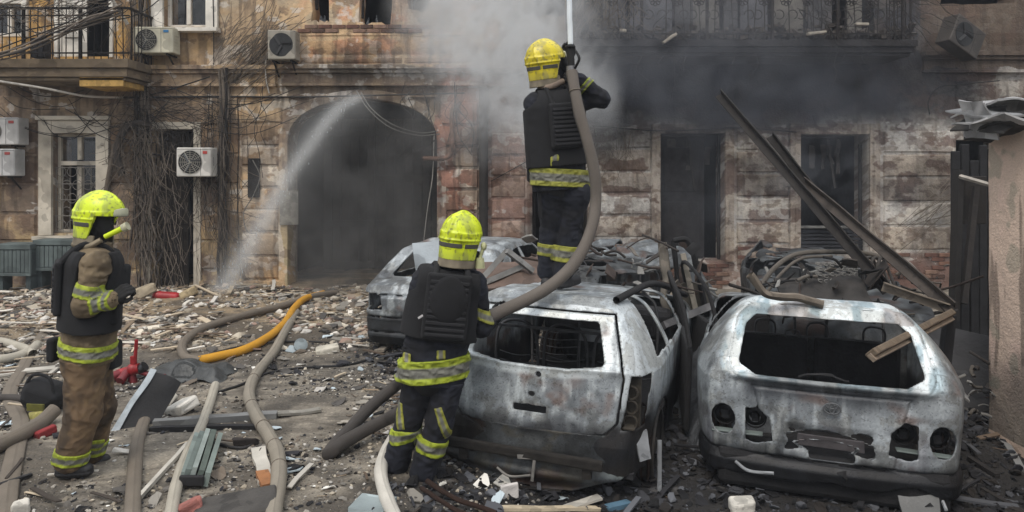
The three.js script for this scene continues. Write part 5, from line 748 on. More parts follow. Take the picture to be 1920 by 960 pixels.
acUnit('charred air conditioner hanging askew at the end of the right balcony', 1732, 1806, 54, 108, { col: '#443f3b', burntOut: true, tilt: -0.45, out: 0.35 });
const pipeMat = mat('#3d3a38', 0.7, { metalness: 0.3, grime: grime2 });
{ const g = thing('downpipe', 'dark vertical downpipe on the wall right of the arched gateway', 'pipe'); obj('pipe', [rod(F(907, 545, 0.1), F(907, 165, 0.1), 0.08, 0.08, 14)], pipeMat, g); for (const y of [210, 300, 390, 480]) obj('collar', [new THREE.CylinderGeometry(0.092, 0.092, 0.05, 14).translate(...F(907, y, 0.1).toArray())], pipeMat, g); }
{ const g = thing('gas_pipe', 'rusty bent pipe on the pink pilaster right of the gateway', 'pipe'); obj('pipe', [tube([F(862, 190, 0.14), F(850, 206, 0.15), F(848, 285, 0.15), F(838, 296, 0.15), F(795, 297, 0.15)], 0.04, 50, 8)], mat('#7d5f50', 0.8), g); obj('elbow', [rod(F(848, 270, 0.15), F(848, 286, 0.15), 0.05), rod(F(826, 297, 0.15), F(834, 297, 0.15), 0.05)], mat('#6a5247', 0.8), g); }
const cable = (name, label, pts, r, m) => tag(obj(name, [tube(pts, r, pts.length * 12, 6)], m), label, 'cable');
const blackCable = mat('#1c1b1c', 0.7), greyCable = mat('#7b7a76', 0.7), whiteCable = mat('#cfcbc4', 0.6);
cable('cable', 'thin black cable running straight along the wall above the arched gateway', [F(238, 184, 0.12), F(400, 182, 0.1), F(560, 183, 0.12), F(700, 180, 0.1), F(872, 176, 0.14)], 0.014, blackCable);
cable('cable', 'pale grey cable loop sagging across the arch, upper of two', [F(680, 175, 0.15), F(700, 205, 0.2), F(740, 235, 0.22), F(790, 250, 0.2), F(822, 247, 0.15)], 0.011, greyCable);
cable('cable', 'pale grey cable loop sagging across the arch, lower of two', [F(672, 172, 0.17), F(694, 205, 0.24), F(735, 240, 0.26), F(786, 255, 0.22), F(826, 252, 0.15)], 0.011, greyCable);
cable('cable', 'white cable hanging down the right side of the arch', [F(815, 255, 0.1), F(812, 330, 0.1), F(803, 390, 0.12), F(796, 450, 0.12)], 0.008, whiteCable);
cable('cable', 'white conduit sloping along the wall under the left balcony', [P(-30, 148, 12.2), P(80, 165, 12.4), P(160, 180, 12.8), F(238, 184, 0.1)], 0.02, whiteCable);
cable('cable', 'black cable sloping up to the cornice from the vine beside the upper window', [F(262, 186, 0.12), F(330, 168, 0.13), F(400, 146, 0.16)], 0.012, blackCable);
cable('cable', 'grey cable hanging from the scorched air conditioner', [F(513, 92, 0.15), F(505, 110, 0.16), F(504, 150, 0.15), F(508, 176, 0.1)], 0.012, whiteCable);
cable('cable', 'looped grey cable beside the dark box left of the arch', [F(478, 300, 0.12), F(492, 330, 0.14), F(480, 365, 0.13), F(462, 400, 0.14), F(470, 434, 0.13), F(484, 437, 0.1)], 0.009, greyCable);
cable('cable', 'black cable slanting down the pilaster behind the middle firefighter', [F(920, 340, 0.06), F(960, 318, 0.06), F(1000, 296, 0.06)], 0.008, blackCable);
cable('cable', 'charred wire loop under the right balcony', [F(1740, 215, 0.05), F(1735, 190, 0.1), F(1752, 166, 0.12), F(1790, 160, 0.1), F(1870, 152, 0.06)], 0.01, blackCable);
{ const q = rngOf(123), L = [['thin black wire from the left balcony up across the cream air conditioner', [P(-20, 70, 12.2), P(120, 44, 12.3), P(250, 30, 12.6), F(330, -20, 0.1)]], ['thin wire hanging in front of the left balcony, upper one', [P(-20, 40, 12.0), P(90, 62, 12.0), P(200, 40, 12.2), F(268, 10, 0.2)]], ['thin wire dropping beside the white upper window', [F(402, -40, 0.08), F(404, 60, 0.08), F(405, 134, 0.1)]], ['slack wire looping from the cornice to the vine trunk', [F(520, 176, 0.1), F(470, 196, 0.14), F(430, 205, 0.16), F(400, 190, 0.14)]], ['wire hanging down the wall right of the vine trunk', [F(448, 186, 0.08), F(452, 260, 0.1), F(449, 360, 0.1), F(455, 520, 0.1)]], ['thin wire slung over the pale wall above the right windows', [F(1110, 236, 0.07), F(1240, 246, 0.09), F(1380, 240, 0.08), F(1490, 248, 0.08)]], ['wire hanging from the right balcony edge', [P(1262, 100, 12.3), P(1264, 150, 12.35), P(1258, 190, 12.4)]]]; for (const [l, p] of L) cable('cable', l, p, 0.007 + 0.004 * q(), blackCable); }
// dead climbing plants
const stemMats = [mat('#4a4440', 0.95), mat('#736a60', 0.95), mat('#2f2b29', 0.95), mat('#8a8076', 0.95)];
function vine(label, stems, twigs, seed) {   // stems: [points, radius]; twigs: { n, box, len, r, dir }
  const g = thing('dead_vine', label, 'vine'), q = rngOf(seed);
  stems.forEach(([pts, r], i) => obj('stem', [tube(pts, r, pts.length * 8, 6)], stemMats[i % 4], g));
  twigs.forEach((t, i) => { const geo = []; for (let k = 0; k < t.n; k++) { const px = lerp(t.box[0], t.box[1], q()), py = lerp(t.box[2], t.box[3], q()), o = (t.out ?? 0.06) + q() * (t.deep ?? 0.2), L = t.len * (0.4 + q()), a = t.dir + (q() - 0.5) * t.spread, pts = []; let x = px, y = py, c = a; for (let s = 0; s < 5; s++) { pts.push(F(x, y, o + (q() - 0.5) * 0.06)); x += Math.cos(c) * L / 4; y += Math.sin(c) * L / 4; c += (q() - 0.5) * (t.curl ?? 0.9); } geo.push(tube(pts, t.r * (0.35 + 0.75 * q()), 8, 4)); } const o = obj('twigs', geo, stemMats[(i + 1) % 4], g); o.userData.kind = 'stuff'; });
}
const wig = (x0, y0, x1, y1, q, amp = 8, o = 0.1) => { const p = []; for (let i = 0; i <= 7; i++) p.push(F(lerp(x0, x1, i / 7) + (q() - 0.5) * amp, lerp(y0, y1, i / 7), o + (q() - 0.3) * 0.08)); return p; };
{
  const q = rngOf(91), st = (n, f) => Array.from({ length: n }, (_, i) => f(i));
  vine('bundle of bare vine stems climbing from the ground to the left balcony end', st(16, () => [wig(252 + q() * 34, 545 - q() * 140, 248 + q() * 36, -20, q, 14), 0.006 + q() * 0.01]), [{ n: 130, box: [235, 300, -10, 480], len: 70, r: 0.005, dir: 1.57, spread: 1.6, out: 0.1 }, { n: 70, box: [230, 300, 20, 420], len: 50, r: 0.004, dir: 0.8, spread: 3, out: 0.14 }], 11);
  vine('dense tangle of dead twigs hanging over the barred doorway', st(9, () => [wig(225 + q() * 150, 235 + q() * 40, 262 + q() * 120, 545, q, 26, 0.2), 0.005 + q() * 0.007]), [{ n: 140, box: [240, 430, 215, 480], len: 85, r: 0.005, dir: 1.5, spread: 1.3, out: 0.12, deep: 0.3 }, { n: 150, box: [245, 440, 200, 420], len: 60, r: 0.0045, dir: 0.4, spread: 5, out: 0.15, deep: 0.3, curl: 1.6 }, { n: 60, box: [262, 350, 280, 530], len: 60, r: 0.006, dir: 1.57, spread: 0.5, out: 0.2 }], 12);
  vine('thick grey vine trunk rising beside the pilaster left of the arch', st(7, (i) => [wig(412 + q() * 18, 545, 418 + q() * 16 + (i - 3) * 2, 130, q, 9, 0.13), 0.012 + q() * 0.02]), [{ n: 90, box: [400, 460, 160, 500], len: 70, r: 0.005, dir: 1.57, spread: 1.5 }], 13);
  vine('fan of bare branches spreading up the wall towards the scorched air conditioner', st(8, () => [wig(412 + q() * 15, 175, 470 + q() * 60, 60 + q() * 60, q, 10, 0.08), 0.009]), [{ n: 130, box: [400, 500, 70, 170], len: 90, r: 0.006, dir: -0.75, spread: 0.7 }], 14);
  vine('charred black vine trunk arching over the left window side', [[[F(236, 330, 0.12), F(228, 290, 0.16), F(240, 250, 0.18), F(262, 232, 0.16), F(290, 236, 0.14)], 0.06], [[F(205, 360, 0.1), F(212, 320, 0.1), F(225, 270, 0.14)], 0.045]], [{ n: 50, box: [205, 300, 215, 330], len: 45, r: 0.006, dir: 1.2, spread: 4, curl: 1.6 }, { n: 60, box: [190, 420, 195, 240], len: 60, r: 0.005, dir: 0.2, spread: 1.5 }], 15);
  vine('singed twigs hanging on the pale wall beside the right hand firefighter', [[wig(1112, 235, 1120, 330, q, 6, 0.06), 0.007]], [{ n: 70, box: [1106, 1185, 228, 270], len: 70, r: 0.004, dir: 1.57, spread: 0.9, deep: 0.08, out: 0.05 }], 16);
  vine('straw coloured dead creeper on the left end of the right balcony', [], [{ n: 160, box: [1076, 1180, -20, 60], len: 45, r: 0.005, dir: 1.57, spread: 2, out: 0.98, deep: 0.12 }, { n: 70, box: [1440, 1720, 10, 70], len: 60, r: 0.006, dir: 0.3, spread: 2.5, out: 0.95, deep: 0.12 }], 17);
  vine('twisted bare branches slanting over the left balcony railing', st(8, () => { const y = q() * 60; return [[0, 1, 2, 3, 4].map((i) => P(-20 + i * 62, 128 - y * 0.6 - i * 25 + (q() - 0.5) * 16, 12.1 + (q() - 0.5) * 0.2)), 0.009 + q() * 0.008]; }), [{ n: 110, box: [-10, 230, -5, 70], len: 80, r: 0.006, dir: -0.45, spread: 0.9, out: 1.02, deep: 0.2 }, { n: 50, box: [70, 250, 0, 60], len: 60, r: 0.006, dir: 0.2, spread: 2.5, out: 1.02, deep: 0.2 }], 18);
  vine('thin stems criss-crossing the pale wall at the far right window', [], [{ n: 22, box: [1660, 1750, 400, 480], len: 110, r: 0.006, dir: -0.55, spread: 0.5, curl: 0.2 }], 19);
}
tag(obj('balcony_bin', [jitter(box(P(57, 0, 12.5).x, P(80, 0, 12.5).x, P(0, 108, 12.5).y, P(0, 70, 12.5).y, -12.75, -12.5, 0.02), 0.006, 5)], mat('#2a2a30', 0.7)), 'dark box standing on the left balcony behind its railing', 'box');
tag(obj('awning_pole', [bar(F(242, -10, 0.9), F(272, 58, 0.6), 0.07, 0.03)], mat('#c9c5bd', 0.7)), 'white broken slat hanging from above the cream air conditioner', 'slat');
for (const [x, y, w, lab] of [[1255, 72, 0.26, 'pale broken plank end sticking out of the right balcony edge'], [1530, 63, 0.3, 'pale board lying on the right balcony floor'], [1615, 46, 0.2, 'round pale lid on the right balcony floor'], [1168, 58, 0.12, 'small white scrap on the left part of the right balcony']]) tag(obj('balcony_scrap', [jitter(new RoundedBoxGeometry(w, 0.05, 0.12, 1, 0.015).rotateZ(x === 1255 ? 0.6 : rr(-0.1, 0.1)).translate(...P(x, y, 12.22).toArray()), 0.02, 9, x)], mat('#b3aca0', 0.9)), lab, 'scrap');
{ const g = thing('balcony_rubble', 'heap of burnt rubble and splinters along the right balcony floor', 'rubble'); g.userData.kind = 'stuff'; const q = rngOf(5), geo = []; for (let i = 0; i < 260; i++) { const b = new THREE.BoxGeometry(0.04 + q() * 0.2, 0.02 + q() * 0.07, 0.03 + q() * 0.08); b.rotateZ((q() - 0.5) * 1.6).rotateY(q() * 3); b.translate(...P(lerp(1085, 1715, q()), 70 - q() * q() * 26, 12.45 + q() * 0.5).toArray()); geo.push(b); } const o = obj('rubble', geo, mat('#5a544f', 0.95), g); o.userData.kind = 'stuff'; }
// plank boxes at the foot of the left wall
for (const [a, b, y0, y1, d, lab] of [[-12, 58, 458, 518, 12.6, 'blue grey slatted flower box at the far left wall foot'], [62, 138, 450, 508, 12.75, 'dark blue grey flower box behind the left firefighter']]) {
  const g = thing('flower_box', lab, 'flower box'), m = mat('#5f6b6c', 0.85, { grime: grime2 }), m2 = mat('#465153', 0.85, { grime: grime2 }), x0 = P(a, 0, d).x, x1 = P(b, 0, d).x, Y1b = P(0, y0, d).y, Y0b = P(0, y1, d).y;
  obj('case', [box(x0 + 0.01, x1 - 0.01, Y0b + 0.01, Y1b - 0.03, -d - 0.4, -d - 0.02)], m2, g); for (let i = 0; i < 8; i++) obj('slat', [box(lerp(x0 + 0.04, x1 - 0.04, i / 8) + 0.004, lerp(x0 + 0.04, x1 - 0.04, (i + 1) / 8) - 0.004, Y0b + 0.06, Y1b - 0.1, -d - 0.02, -d + 0.004 * (i % 2) + 0.003, 0.006)], m, g);
  obj('frame', [box(x0, x1, Y1b - 0.09, Y1b, -d - 0.42, -d + 0.02, 0.01), box(x0, x1, Y0b, Y0b + 0.055, -d - 0.025, -d + 0.012, 0.008), box(x0, x0 + 0.036, Y0b + 0.056, Y1b - 0.091, -d - 0.024, -d + 0.014, 0.006), box(x1 - 0.036, x1, Y0b + 0.056, Y1b - 0.091, -d - 0.024, -d + 0.014, 0.006)], m, g); for (const x of [x0 + 0.08, x1 - 0.08]) obj('foot', [box(x - 0.04, x + 0.04, -0.05, Y0b - 0.001, -d - 0.3, -d - 0.05)], m2, g);
}
// ---------- right edge: shed wall, torn roof, added black boards, beams ----------
{
  const tex = dataTex(512, 512, (i, j) => { const x = i / 512 * 4, y = j / 512 * 2.6, n = fbm2(x * 3, y * 2, 4), s = fbm2(x * 9, y * 1.1 + 7, 4), f = h3(i, j, 1); let c = mix3(lin('#dcc0b0'), lin('#cfb8a6'), sstep(0.4, 0.6, n)); c = mix3(c, lin('#8f8a80'), sstep(1.2, 0.4, y + n * 0.6) * 0.7); c = mix3(c, lin('#4c443b'), sstep(0.6, 0.68, s) * 0.6); c = mix3(c, lin('#2b2824'), sstep(0.7, 0.1, y + (n - 0.5) * 1.2) * 0.45); c = mix3(c, lin('#6f7a6a'), sstep(0.58, 0.66, fbm2(x * 5 + 3, y * 5, 3)) * 0.4); const m = 0.82 + 0.2 * f + 0.2 * (n - 0.5); return [c[0] * m, c[1] * m, c[2] * m]; }, true); tex.repeat.set(0.25, 1 / 2.6);
  const g = thing('shed', 'pink plastered shed wall with torn metal roof edge at the right border', 'shed'), pm = new THREE.MeshStandardMaterial({ map: tex, roughness: 0.95, bumpMap: rep(roughTex, 0.5), bumpScale: 0.012 });
  const wl = new THREE.BoxGeometry(0.35, 2.8, 4.8, 3, 20, 30).translate(4.06, 1.1, -3.68); jitter(wl, 0.012, 4); obj('wall', [wl], pm, g);
  obj('side_room', [box(4.24, 7.5, -0.3, 2.45, -6.05, -1.3)], pm, g);
  const sm = [mat('#8d8f92', 0.6, { metalness: 0.5, grime: grime2 }), mat('#4b4a4a', 0.8, { metalness: 0.3 }), mat('#b7b8ba', 0.55, { metalness: 0.4, grime: grime2 })];
  [[1830, 215, 1920, 205, 5.95, 0], [1835, 240, 1900, 225, 5.8, 1], [1838, 200, 1930, 196, 6.1, 2], [1850, 228, 1930, 222, 5.7, 2], [1860, 246, 1940, 250, 5.75, 1]].forEach(([a, b, c, e, d, k], i) => { const p = P(a, b, d), q = P(c, e, d - 0.1), L = p.distanceTo(q); obj('roof_sheet', [jitter(new THREE.BoxGeometry(L, 0.014, 0.55, 10, 1, 8).rotateX(0.25 - i * 0.12).rotateZ(Math.atan2(q.y - p.y, q.x - p.x)).translate((p.x + q.x) / 2, (p.y + q.y) / 2, (p.z + q.z) / 2 - 0.1), 0.09, 4.5, i * 5)], sm[k], g); });
  obj('roof_sheet', [jitter(new THREE.BoxGeometry(0.012, 0.34, 0.4, 1, 8, 8).rotateZ(0.18).translate(...P(1832, 228, 5.9).toArray()), 0.05, 6, 3)], sm[2], g); obj('roof', [box(3.92, 7.6, 2.46, 2.56, -6.1, -1.2)], sm[1], g);
}
{ // black boards added to fill the dark gap beside the house
  const g = thing('added_partition', 'added black boards filling the dark gap between the shed and the house', 'partition'); const d = 9.4;
  for (let i = 0; i < 9; i++) obj('board', [jitter(box(P(1786 + i * 17, 0, d).x + 0.006, P(1803 + i * 17, 0, d).x - 0.006, -0.1, 2.35 + 0.12 * Math.sin(i * 2.3), -d - 0.05 - 0.015 * (i % 3), -d, 0.01), 0.01, 5, i)], charMat, g);
  obj('jamb', [jitter(bar(P(1797, 318, 8.6), P(1788, 600, 8.3), 0.09, 0.07), 0.008, 5), ], mat('#1f1c1a', 0.9), g); obj('jamb', [jitter(bar(P(1830, 350, 8.6), P(1806, 570, 8.3), 0.07, 0.06), 0.008, 5, 2)], mat('#2b2725', 0.9), g); obj('header', [bar(P(1798, 330, 8.55), P(1854, 346, 8.4), 0.03, 0.05)], mat('#9c978f', 0.7), g); obj('panel', [jitter(box(P(1808, 0, 8.7).x, P(1850, 0, 8.7).x, P(0, 420, 8.7).y, P(0, 330, 8.7).y, -8.75, -8.7, 0.01), 0.01, 5)], mat('#26221f', 0.9), g);
}
const beamMat = mat('#4b4541', 0.85, { metalness: 0.2, bump: 0.006 }), beamDark = mat('#2b2827', 0.88, { bump: 0.006 }), beamPale = mat('#7e756a', 0.85, { bump: 0.006 });
function angleBeam(label, a, b, w, m) { const g = thing('steel_beam', label, 'beam'); const d = b.clone().sub(a).normalize(), s = d.clone().cross(V(0, 0, 1)).normalize(), n = s.clone().cross(d).normalize(); const mk = (u, ww, t) => { const L = a.distanceTo(b), ge = jitter(new THREE.BoxGeometry(ww, L, t, 1, 14, 1), 0.006, 2.2), mm = new THREE.Matrix4().makeBasis(u, d, u.clone().cross(d).normalize()); return ge.applyMatrix4(mm).translate((a.x + b.x) / 2, (a.y + b.y) / 2, (a.z + b.z) / 2); }; obj('flange', [mk(s, w, 0.012)], m, g); obj('web', [mk(n, w, 0.012).translate(-s.x * w / 2, -s.y * w / 2, -s.z * w / 2).translate(n.x * w / 2, n.y * w / 2, n.z * w / 2)], m, g); return g; }
angleBeam('long dark steel beam leaning from high beside the wall down behind the grey car', P(1347, 178, 8.4), P(1662, 548, 6.7), 0.08, beamDark);
angleBeam('long grey steel beam slanting down to the shed, crossing the right window', P(1505, 345, 7.6), P(1785, 583, 6.0), 0.078, beamMat);
angleBeam('short black beam stub ending in front of the right window frame', P(1443, 257, 7.9), P(1545, 388, 7.45), 0.07, beamDark);
angleBeam('pale steel bar lying across the back of the grey car roof', P(1655, 538, 6.3), P(1778, 580, 6.05), 0.075, beamPale);
{ const g = thing('broken_beam', 'light wooden beam end poking down into the grey car rear window', 'beam'); obj('timber', [jitter(bar(P(1783, 588, 5.9), P(1634, 664, 4.86), 0.085, 0.05, 0.01), 0.006, 6)], mat('#6f6253', 0.85, { bump: 0.008 }), g); obj('edge_strip', [jitter(bar(P(1783, 596, 5.88), P(1634, 671, 4.845), 0.03, 0.055), 0.004, 6)], mat('#97897a', 0.8), g); }
tag(obj('gutter', [jitter(tube([P(1407, 515, 5.5), P(1436, 549, 5.5), P(1500, 560, 5.55), P(1545, 571, 5.5)], 0.032, 40, 7), 0.008, 9)], beamPale), 'bent grey gutter piece lying on the roof edge of the grey car', 'gutter');
tag(obj('charred_post', [jitter(bar(P(1782, 590, 6.0), P(1768, 700, 6.0), 0.07), 0.01, 6)], charMat), 'charred upright post under the beam end beside the grey metal sheet', 'post');
{ const a = P(1738, 596, 6.9), b = P(1862, 628, 6.5), c = P(1870, 790, 6.35), d = P(1742, 730, 6.7), pos = []; const n = 14, at = (u, v) => a.clone().lerp(b, u).lerp(d.clone().lerp(c, u), v); const gg = new THREE.BoxGeometry(1, 1, 1, n, n, 1), p = gg.attributes.position; for (let i = 0; i < p.count; i++) { const q = at(p.getX(i) + 0.5, 0.5 - p.getY(i)); q.z += p.getZ(i) * 0.012; p.setXYZ(i, q.x, q.y, q.z); } tag(obj('metal_sheet', [jitter(gg, 0.03, 1.6)], mat('#55565a', 0.6, { metalness: 0.4, grime: grime2 })), 'smooth grey metal sheet leaning against the shed corner', 'metal sheet'); }
// crumpled grey sheet and ash between the two near cars
{ const gg = new THREE.PlaneGeometry(1.0, 1.5, 50, 60); gg.rotateX(-Math.PI / 2); const p = gg.attributes.position; for (let i = 0; i < p.count; i++) { const x = p.getX(i), z = p.getZ(i), e = Math.min(0.5 - Math.abs(x), 0.75 - Math.abs(z)); p.setY(i, 0.62 * sstep(0, 0.5, e) + 0.2 * (fbm2(x * 5, z * 5, 4) - 0.5) * sstep(0, 0.2, e) + 0.1 * Math.abs(fbm2(x * 11 + 4, z * 11, 3) - 0.5)); } gg.computeVertexNormals(); gg.translate(1.85, -0.12, -6.55); tag(obj('ash_heap', [gg], mat('#5d6269', 0.9, { bump: 0.02, grime: grimeTex })), 'heap of blue grey ash and crumpled sheet between the two nearest cars', 'ash heap'); }
tag(obj('torn_panel', [jitter(new THREE.BoxGeometry(0.34, 0.34, 0.012, 8, 8, 1).rotateY(0.3).rotateX(-0.35).rotateZ(0.2).translate(...P(806, 482, 8.1).toArray()), 0.03, 4)], mat('#a8b2ba', 0.55, { metalness: 0.3, grime: grime2 })), 'pale blue grey metal panel raised behind the middle firefighter', 'panel');
{ const g = thing('wreck_bonnet', 'buckled bonnet and bare window frame with rusty streaks behind the middle firefighter', 'car wreck'); obj('bonnet', [jitter(new THREE.BoxGeometry(0.75, 0.02, 0.6, 20, 1, 16).rotateX(0.3).rotateZ(0.12).translate(...P(965, 512, 7.2).toArray()), 0.06, 3.5)], mat('#6a5a52', 0.85, { grime: grimeTex }), g); for (const [a, b] of [[[905, 520], [950, 470]], [[950, 470], [1000, 508]], [[895, 535], [985, 497]]]) obj('pillar', [jitter(bar(P(a[0], a[1], 7.0), P(b[0], b[1], 7.1), 0.05, 0.04), 0.008, 8)], mat('#8f9090', 0.7, { metalness: 0.3 }), g); }

// loose wires torn off the walls
function wires(label, n, seed, pick, r = 0.006) { const q = rngOf(seed), g = thing('cable_tangle', label, 'wires'), geo = []; for (let i = 0; i < n; i++) geo.push(tube(pick(q), r * (0.6 + 0.8 * q()), 26, 5)); const o = obj('wires', geo, blackCable, g); o.userData.kind = 'stuff'; }
wires('torn black wires strung along the left wall above the window and doorway', 22, 401, (q) => { const x = q() * 420, y = 150 + q() * 80, w = 90 + q() * 200, s = 10 + q() * 50; return [F(x, y, 0.08 + q() * 0.1), F(x + w * 0.3, y + s * 0.8, 0.15 + q() * 0.1), F(x + w * 0.6, y + s, 0.15), F(x + w, y + (q() - 0.5) * 50, 0.1)]; });
wires('loose black wires hanging down the wall left of the arch', 16, 402, (q) => { const x = 385 + q() * 130, y = 150 + q() * 60, L = 80 + q() * 250; return [0, 1, 2, 3, 4].map((i) => F(x + (q() - 0.5) * 26, y + L * i / 4, 0.08 + q() * 0.12)); }, 0.005);
wires('burnt wires and strips dangling from the right balcony railing and edge', 30, 403, (q) => { const x = 1085 + q() * 630, y = 10 + q() * 85, L = 30 + q() * 70; return [0, 1, 2, 3].map((i) => P(x + (q() - 0.5) * 34, y + L * i / 3, 12.2 + (q() - 0.5) * 0.1)); }, 0.007);
wires('wires drooping from the cornice beside the bent pipe at the arch', 14, 404, (q) => { const x = 760 + q() * 120, y = 150 + q() * 40, L = 30 + q() * 110; return [0, 1, 2, 3].map((i) => F(x + (q() - 0.5) * 40 * i, y + L * i / 3, 0.1 + q() * 0.12)); });
// ---------- fire hoses ----------
const hoseTex = dataTex(128, 64, (x, y) => { const v = 0.78 + 0.12 * Math.sin(x * Math.PI / 2) * Math.sin(y * Math.PI / 2) + 0.18 * (n2(x / 9, y / 9) - 0.5) + 0.1 * h3(x, y, 3); return [v, v * 0.98, v * 0.94]; });
const hoseDirt = tile(256, 5, 5, 77), hoseMap = dataTex(256, 64, (x, y) => { const d = hoseDirt(x, y * 4), v = (0.8 + 0.1 * Math.sin(x * Math.PI) * Math.sin(y * Math.PI / 2) + 0.12 * h3(x, y, 3)) * (0.86 + 0.3 * (0.5 - d)) * (y % 32 < 2 ? 0.85 : 1); return [v, v * 0.97, v * 0.92]; }); hoseMap.repeat.set(1 / 0.6, 1 / 0.33);
const hoseMat = (c) => new THREE.MeshStandardMaterial({ color: c, roughness: 0.85, map: hoseMap, bumpMap: rep(weaveTex, 0.05), bumpScale: 0.001 });
const hGrey = hoseMat('#9b958a'), hPale = hoseMat('#bdb9ae'), hDark = hoseMat('#4a4644'), hBrown = hoseMat('#7d756b'), hYel = hoseMat('#d9a02a'), hWhite = hoseMat('#dad8d2');
function hose(label, pts, r, m, { flat = 1, cat = 'hose', group, rings = [] } = {}) {   // points: [px, py, lift above the ground] or a Vector3
  const w = pts.map((p) => (p.isVector3 ? p : groundAt(p[0], p[1], r * flat * 0.9 + (p[2] ?? 0)))), curve = new THREE.CatmullRomCurve3(w, false, 'centripetal'), L = curve.getLength(), seg = Math.max(24, Math.round(L * 22)), ge = new THREE.TubeGeometry(curve, seg, r, 12, false), uv = ge.attributes.uv, pp = ge.attributes.position;
  for (let i = 0; i < uv.count; i++) uv.setXY(i, uv.getX(i) * L, uv.getY(i) * r * 6.28);
  if (flat < 1) for (let i = 0; i < pp.count; i++) { const s = Math.floor(i / 13), c = curve.getPointAt(Math.min(1, s / seg)); pp.setXYZ(i, c.x + (pp.getX(i) - c.x) * (1.9 - flat), c.y + (pp.getY(i) - c.y) * flat, c.z + (pp.getZ(i) - c.z) * (1.9 - flat)); }
  else for (let i = 0; i < pp.count; i++) { const s = Math.floor(i / 13), c = curve.getPointAt(Math.min(1, s / seg)), k = 1 + 0.1 * (n2(s * 0.35, r * 90) - 0.5); pp.setXYZ(i, lerp(c.x, pp.getX(i), k), lerp(c.y, pp.getY(i), k), lerp(c.z, pp.getZ(i), k)); }
  ge.computeVertexNormals(); const o = tag(obj('fire_hose', ge, m, null, false), label, cat, group);
  rings.forEach((t) => { const c = curve.getPointAt(t), q = new THREE.Quaternion().setFromUnitVectors(V(0, 0, 1), curve.getTangentAt(t)); obj('band', [new THREE.TorusGeometry(r + 0.001, 0.005, 6, 18).applyQuaternion(q).translate(c.x, c.y, c.z)], hBrown, o); });
  return o;
}
hose('thick grey charged hose winding from the yellow hose to the bottom edge', [[556, 585], [530, 630], [512, 662], [480, 702], [467, 738], [478, 775], [503, 815], [520, 850], [523, 893], [515, 950], [507, 1010]], 0.052, hGrey, { rings: [0.5, 0.63, 0.72, 0.79, 0.85] });
hose('bright yellow hose curving over the rubble in front of the arch', [[372, 676], [410, 668], [452, 658], [500, 634], [535, 604], [553, 576, 0.05], [572, 560, 0.05], [606, 550, 0.02]], 0.05, hYel);
hose('grey hose looping left from the rubble behind the yellow hose', [[640, 548], [585, 556], [520, 576], [455, 592], [385, 614], [350, 636], [341, 655], [352, 672], [378, 676]], 0.05, hBrown);
hose('pale grey hose running from the black sheet to the bottom edge', [[404, 722], [392, 760], [375, 805], [352, 850], [332, 905], [315, 1000]], 0.04, hPale);
hose('flat grey hose left of the white pole', [[302, 716], [288, 752], [270, 790], [258, 830], [252, 890], [247, 990]], 0.042, hBrown, { flat: 0.75 });
hose('brown flat hose crossing under the left firefighter, lying lengthwise', [[88, 618], [66, 648], [42, 690], [18, 738], [38, 790], [28, 850], [14, 920], [6, 1000]], 0.043, hBrown, { flat: 0.4 });
hose('pale hose curving in at the far left, upper of two', [[-40, 636], [0, 640], [30, 648], [52, 656], [62, 664]], 0.048, hPale);
hose('pale hose curving in at the far left, lower of two', [[-40, 676], [0, 674], [32, 668], [56, 658], [70, 646]], 0.05, hPale);
hose('dark thin hose lying at left beside the black bag', [[-40, 746], [10, 746], [45, 748], [78, 750]], 0.035, hDark);
hose('thick grey hose arching in from the left edge at the firefighter boots', [[-60, 860], [0, 834], [45, 812], [82, 788], [103, 768, 0.05]], 0.058, hBrown);
hose('dark grey hose with a sharp kink behind the middle firefighter', [P(770, 700, 5.2), [744, 722, 0.24], [700, 758, 0.12], [655, 805, 0.03], [622, 842], [616, 852], [632, 838, 0.03], [675, 812, 0.06], [725, 786, 0.12], P(765, 768, 5.3)], 0.05, hDark);
hose('white hose passing under the middle firefighter boot', [[752, 800, 0.02], [733, 830], [718, 862, 0.02], [714, 890, 0.03], [722, 925], [738, 965], [760, 1020]], 0.045, hWhite);
const d3 = 5.78;
hose('grey charged hose rising from the middle firefighter hand to the raised nozzle', [P(905, 602, 5.25), P(935, 586, 5.32), P(985, 563, 5.4), P(1032, 536, 5.5), P(1075, 496, 5.6), P(1105, 440, 5.7), P(1117, 380, d3), P(1114, 320, d3), P(1100, 260, d3), P(1087, 215, d3 + 0.02), P(1078, 170, d3 + 0.06), P(1072, 135, d3 + 0.12)], 0.045, hoseMat('#726c67'), { rings: [0.93] });
hose('thin black cable lying across the courtyard left of the silver saloon', [[300, 700], [380, 668], [470, 646], [560, 640], [680, 648]], 0.012, blackCable, { cat: 'cable' });
hose('thin black cable winding over the debris beside the thick grey hose', [[410, 735], [450, 722], [500, 700], [560, 690], [650, 684], [700, 672]], 0.013, blackCable, { cat: 'cable' });
hose('short bent black cable beside the grey ribbed bundle', [[398, 828], [430, 838], [455, 840], [480, 832]], 0.012, blackCable, { cat: 'cable' });
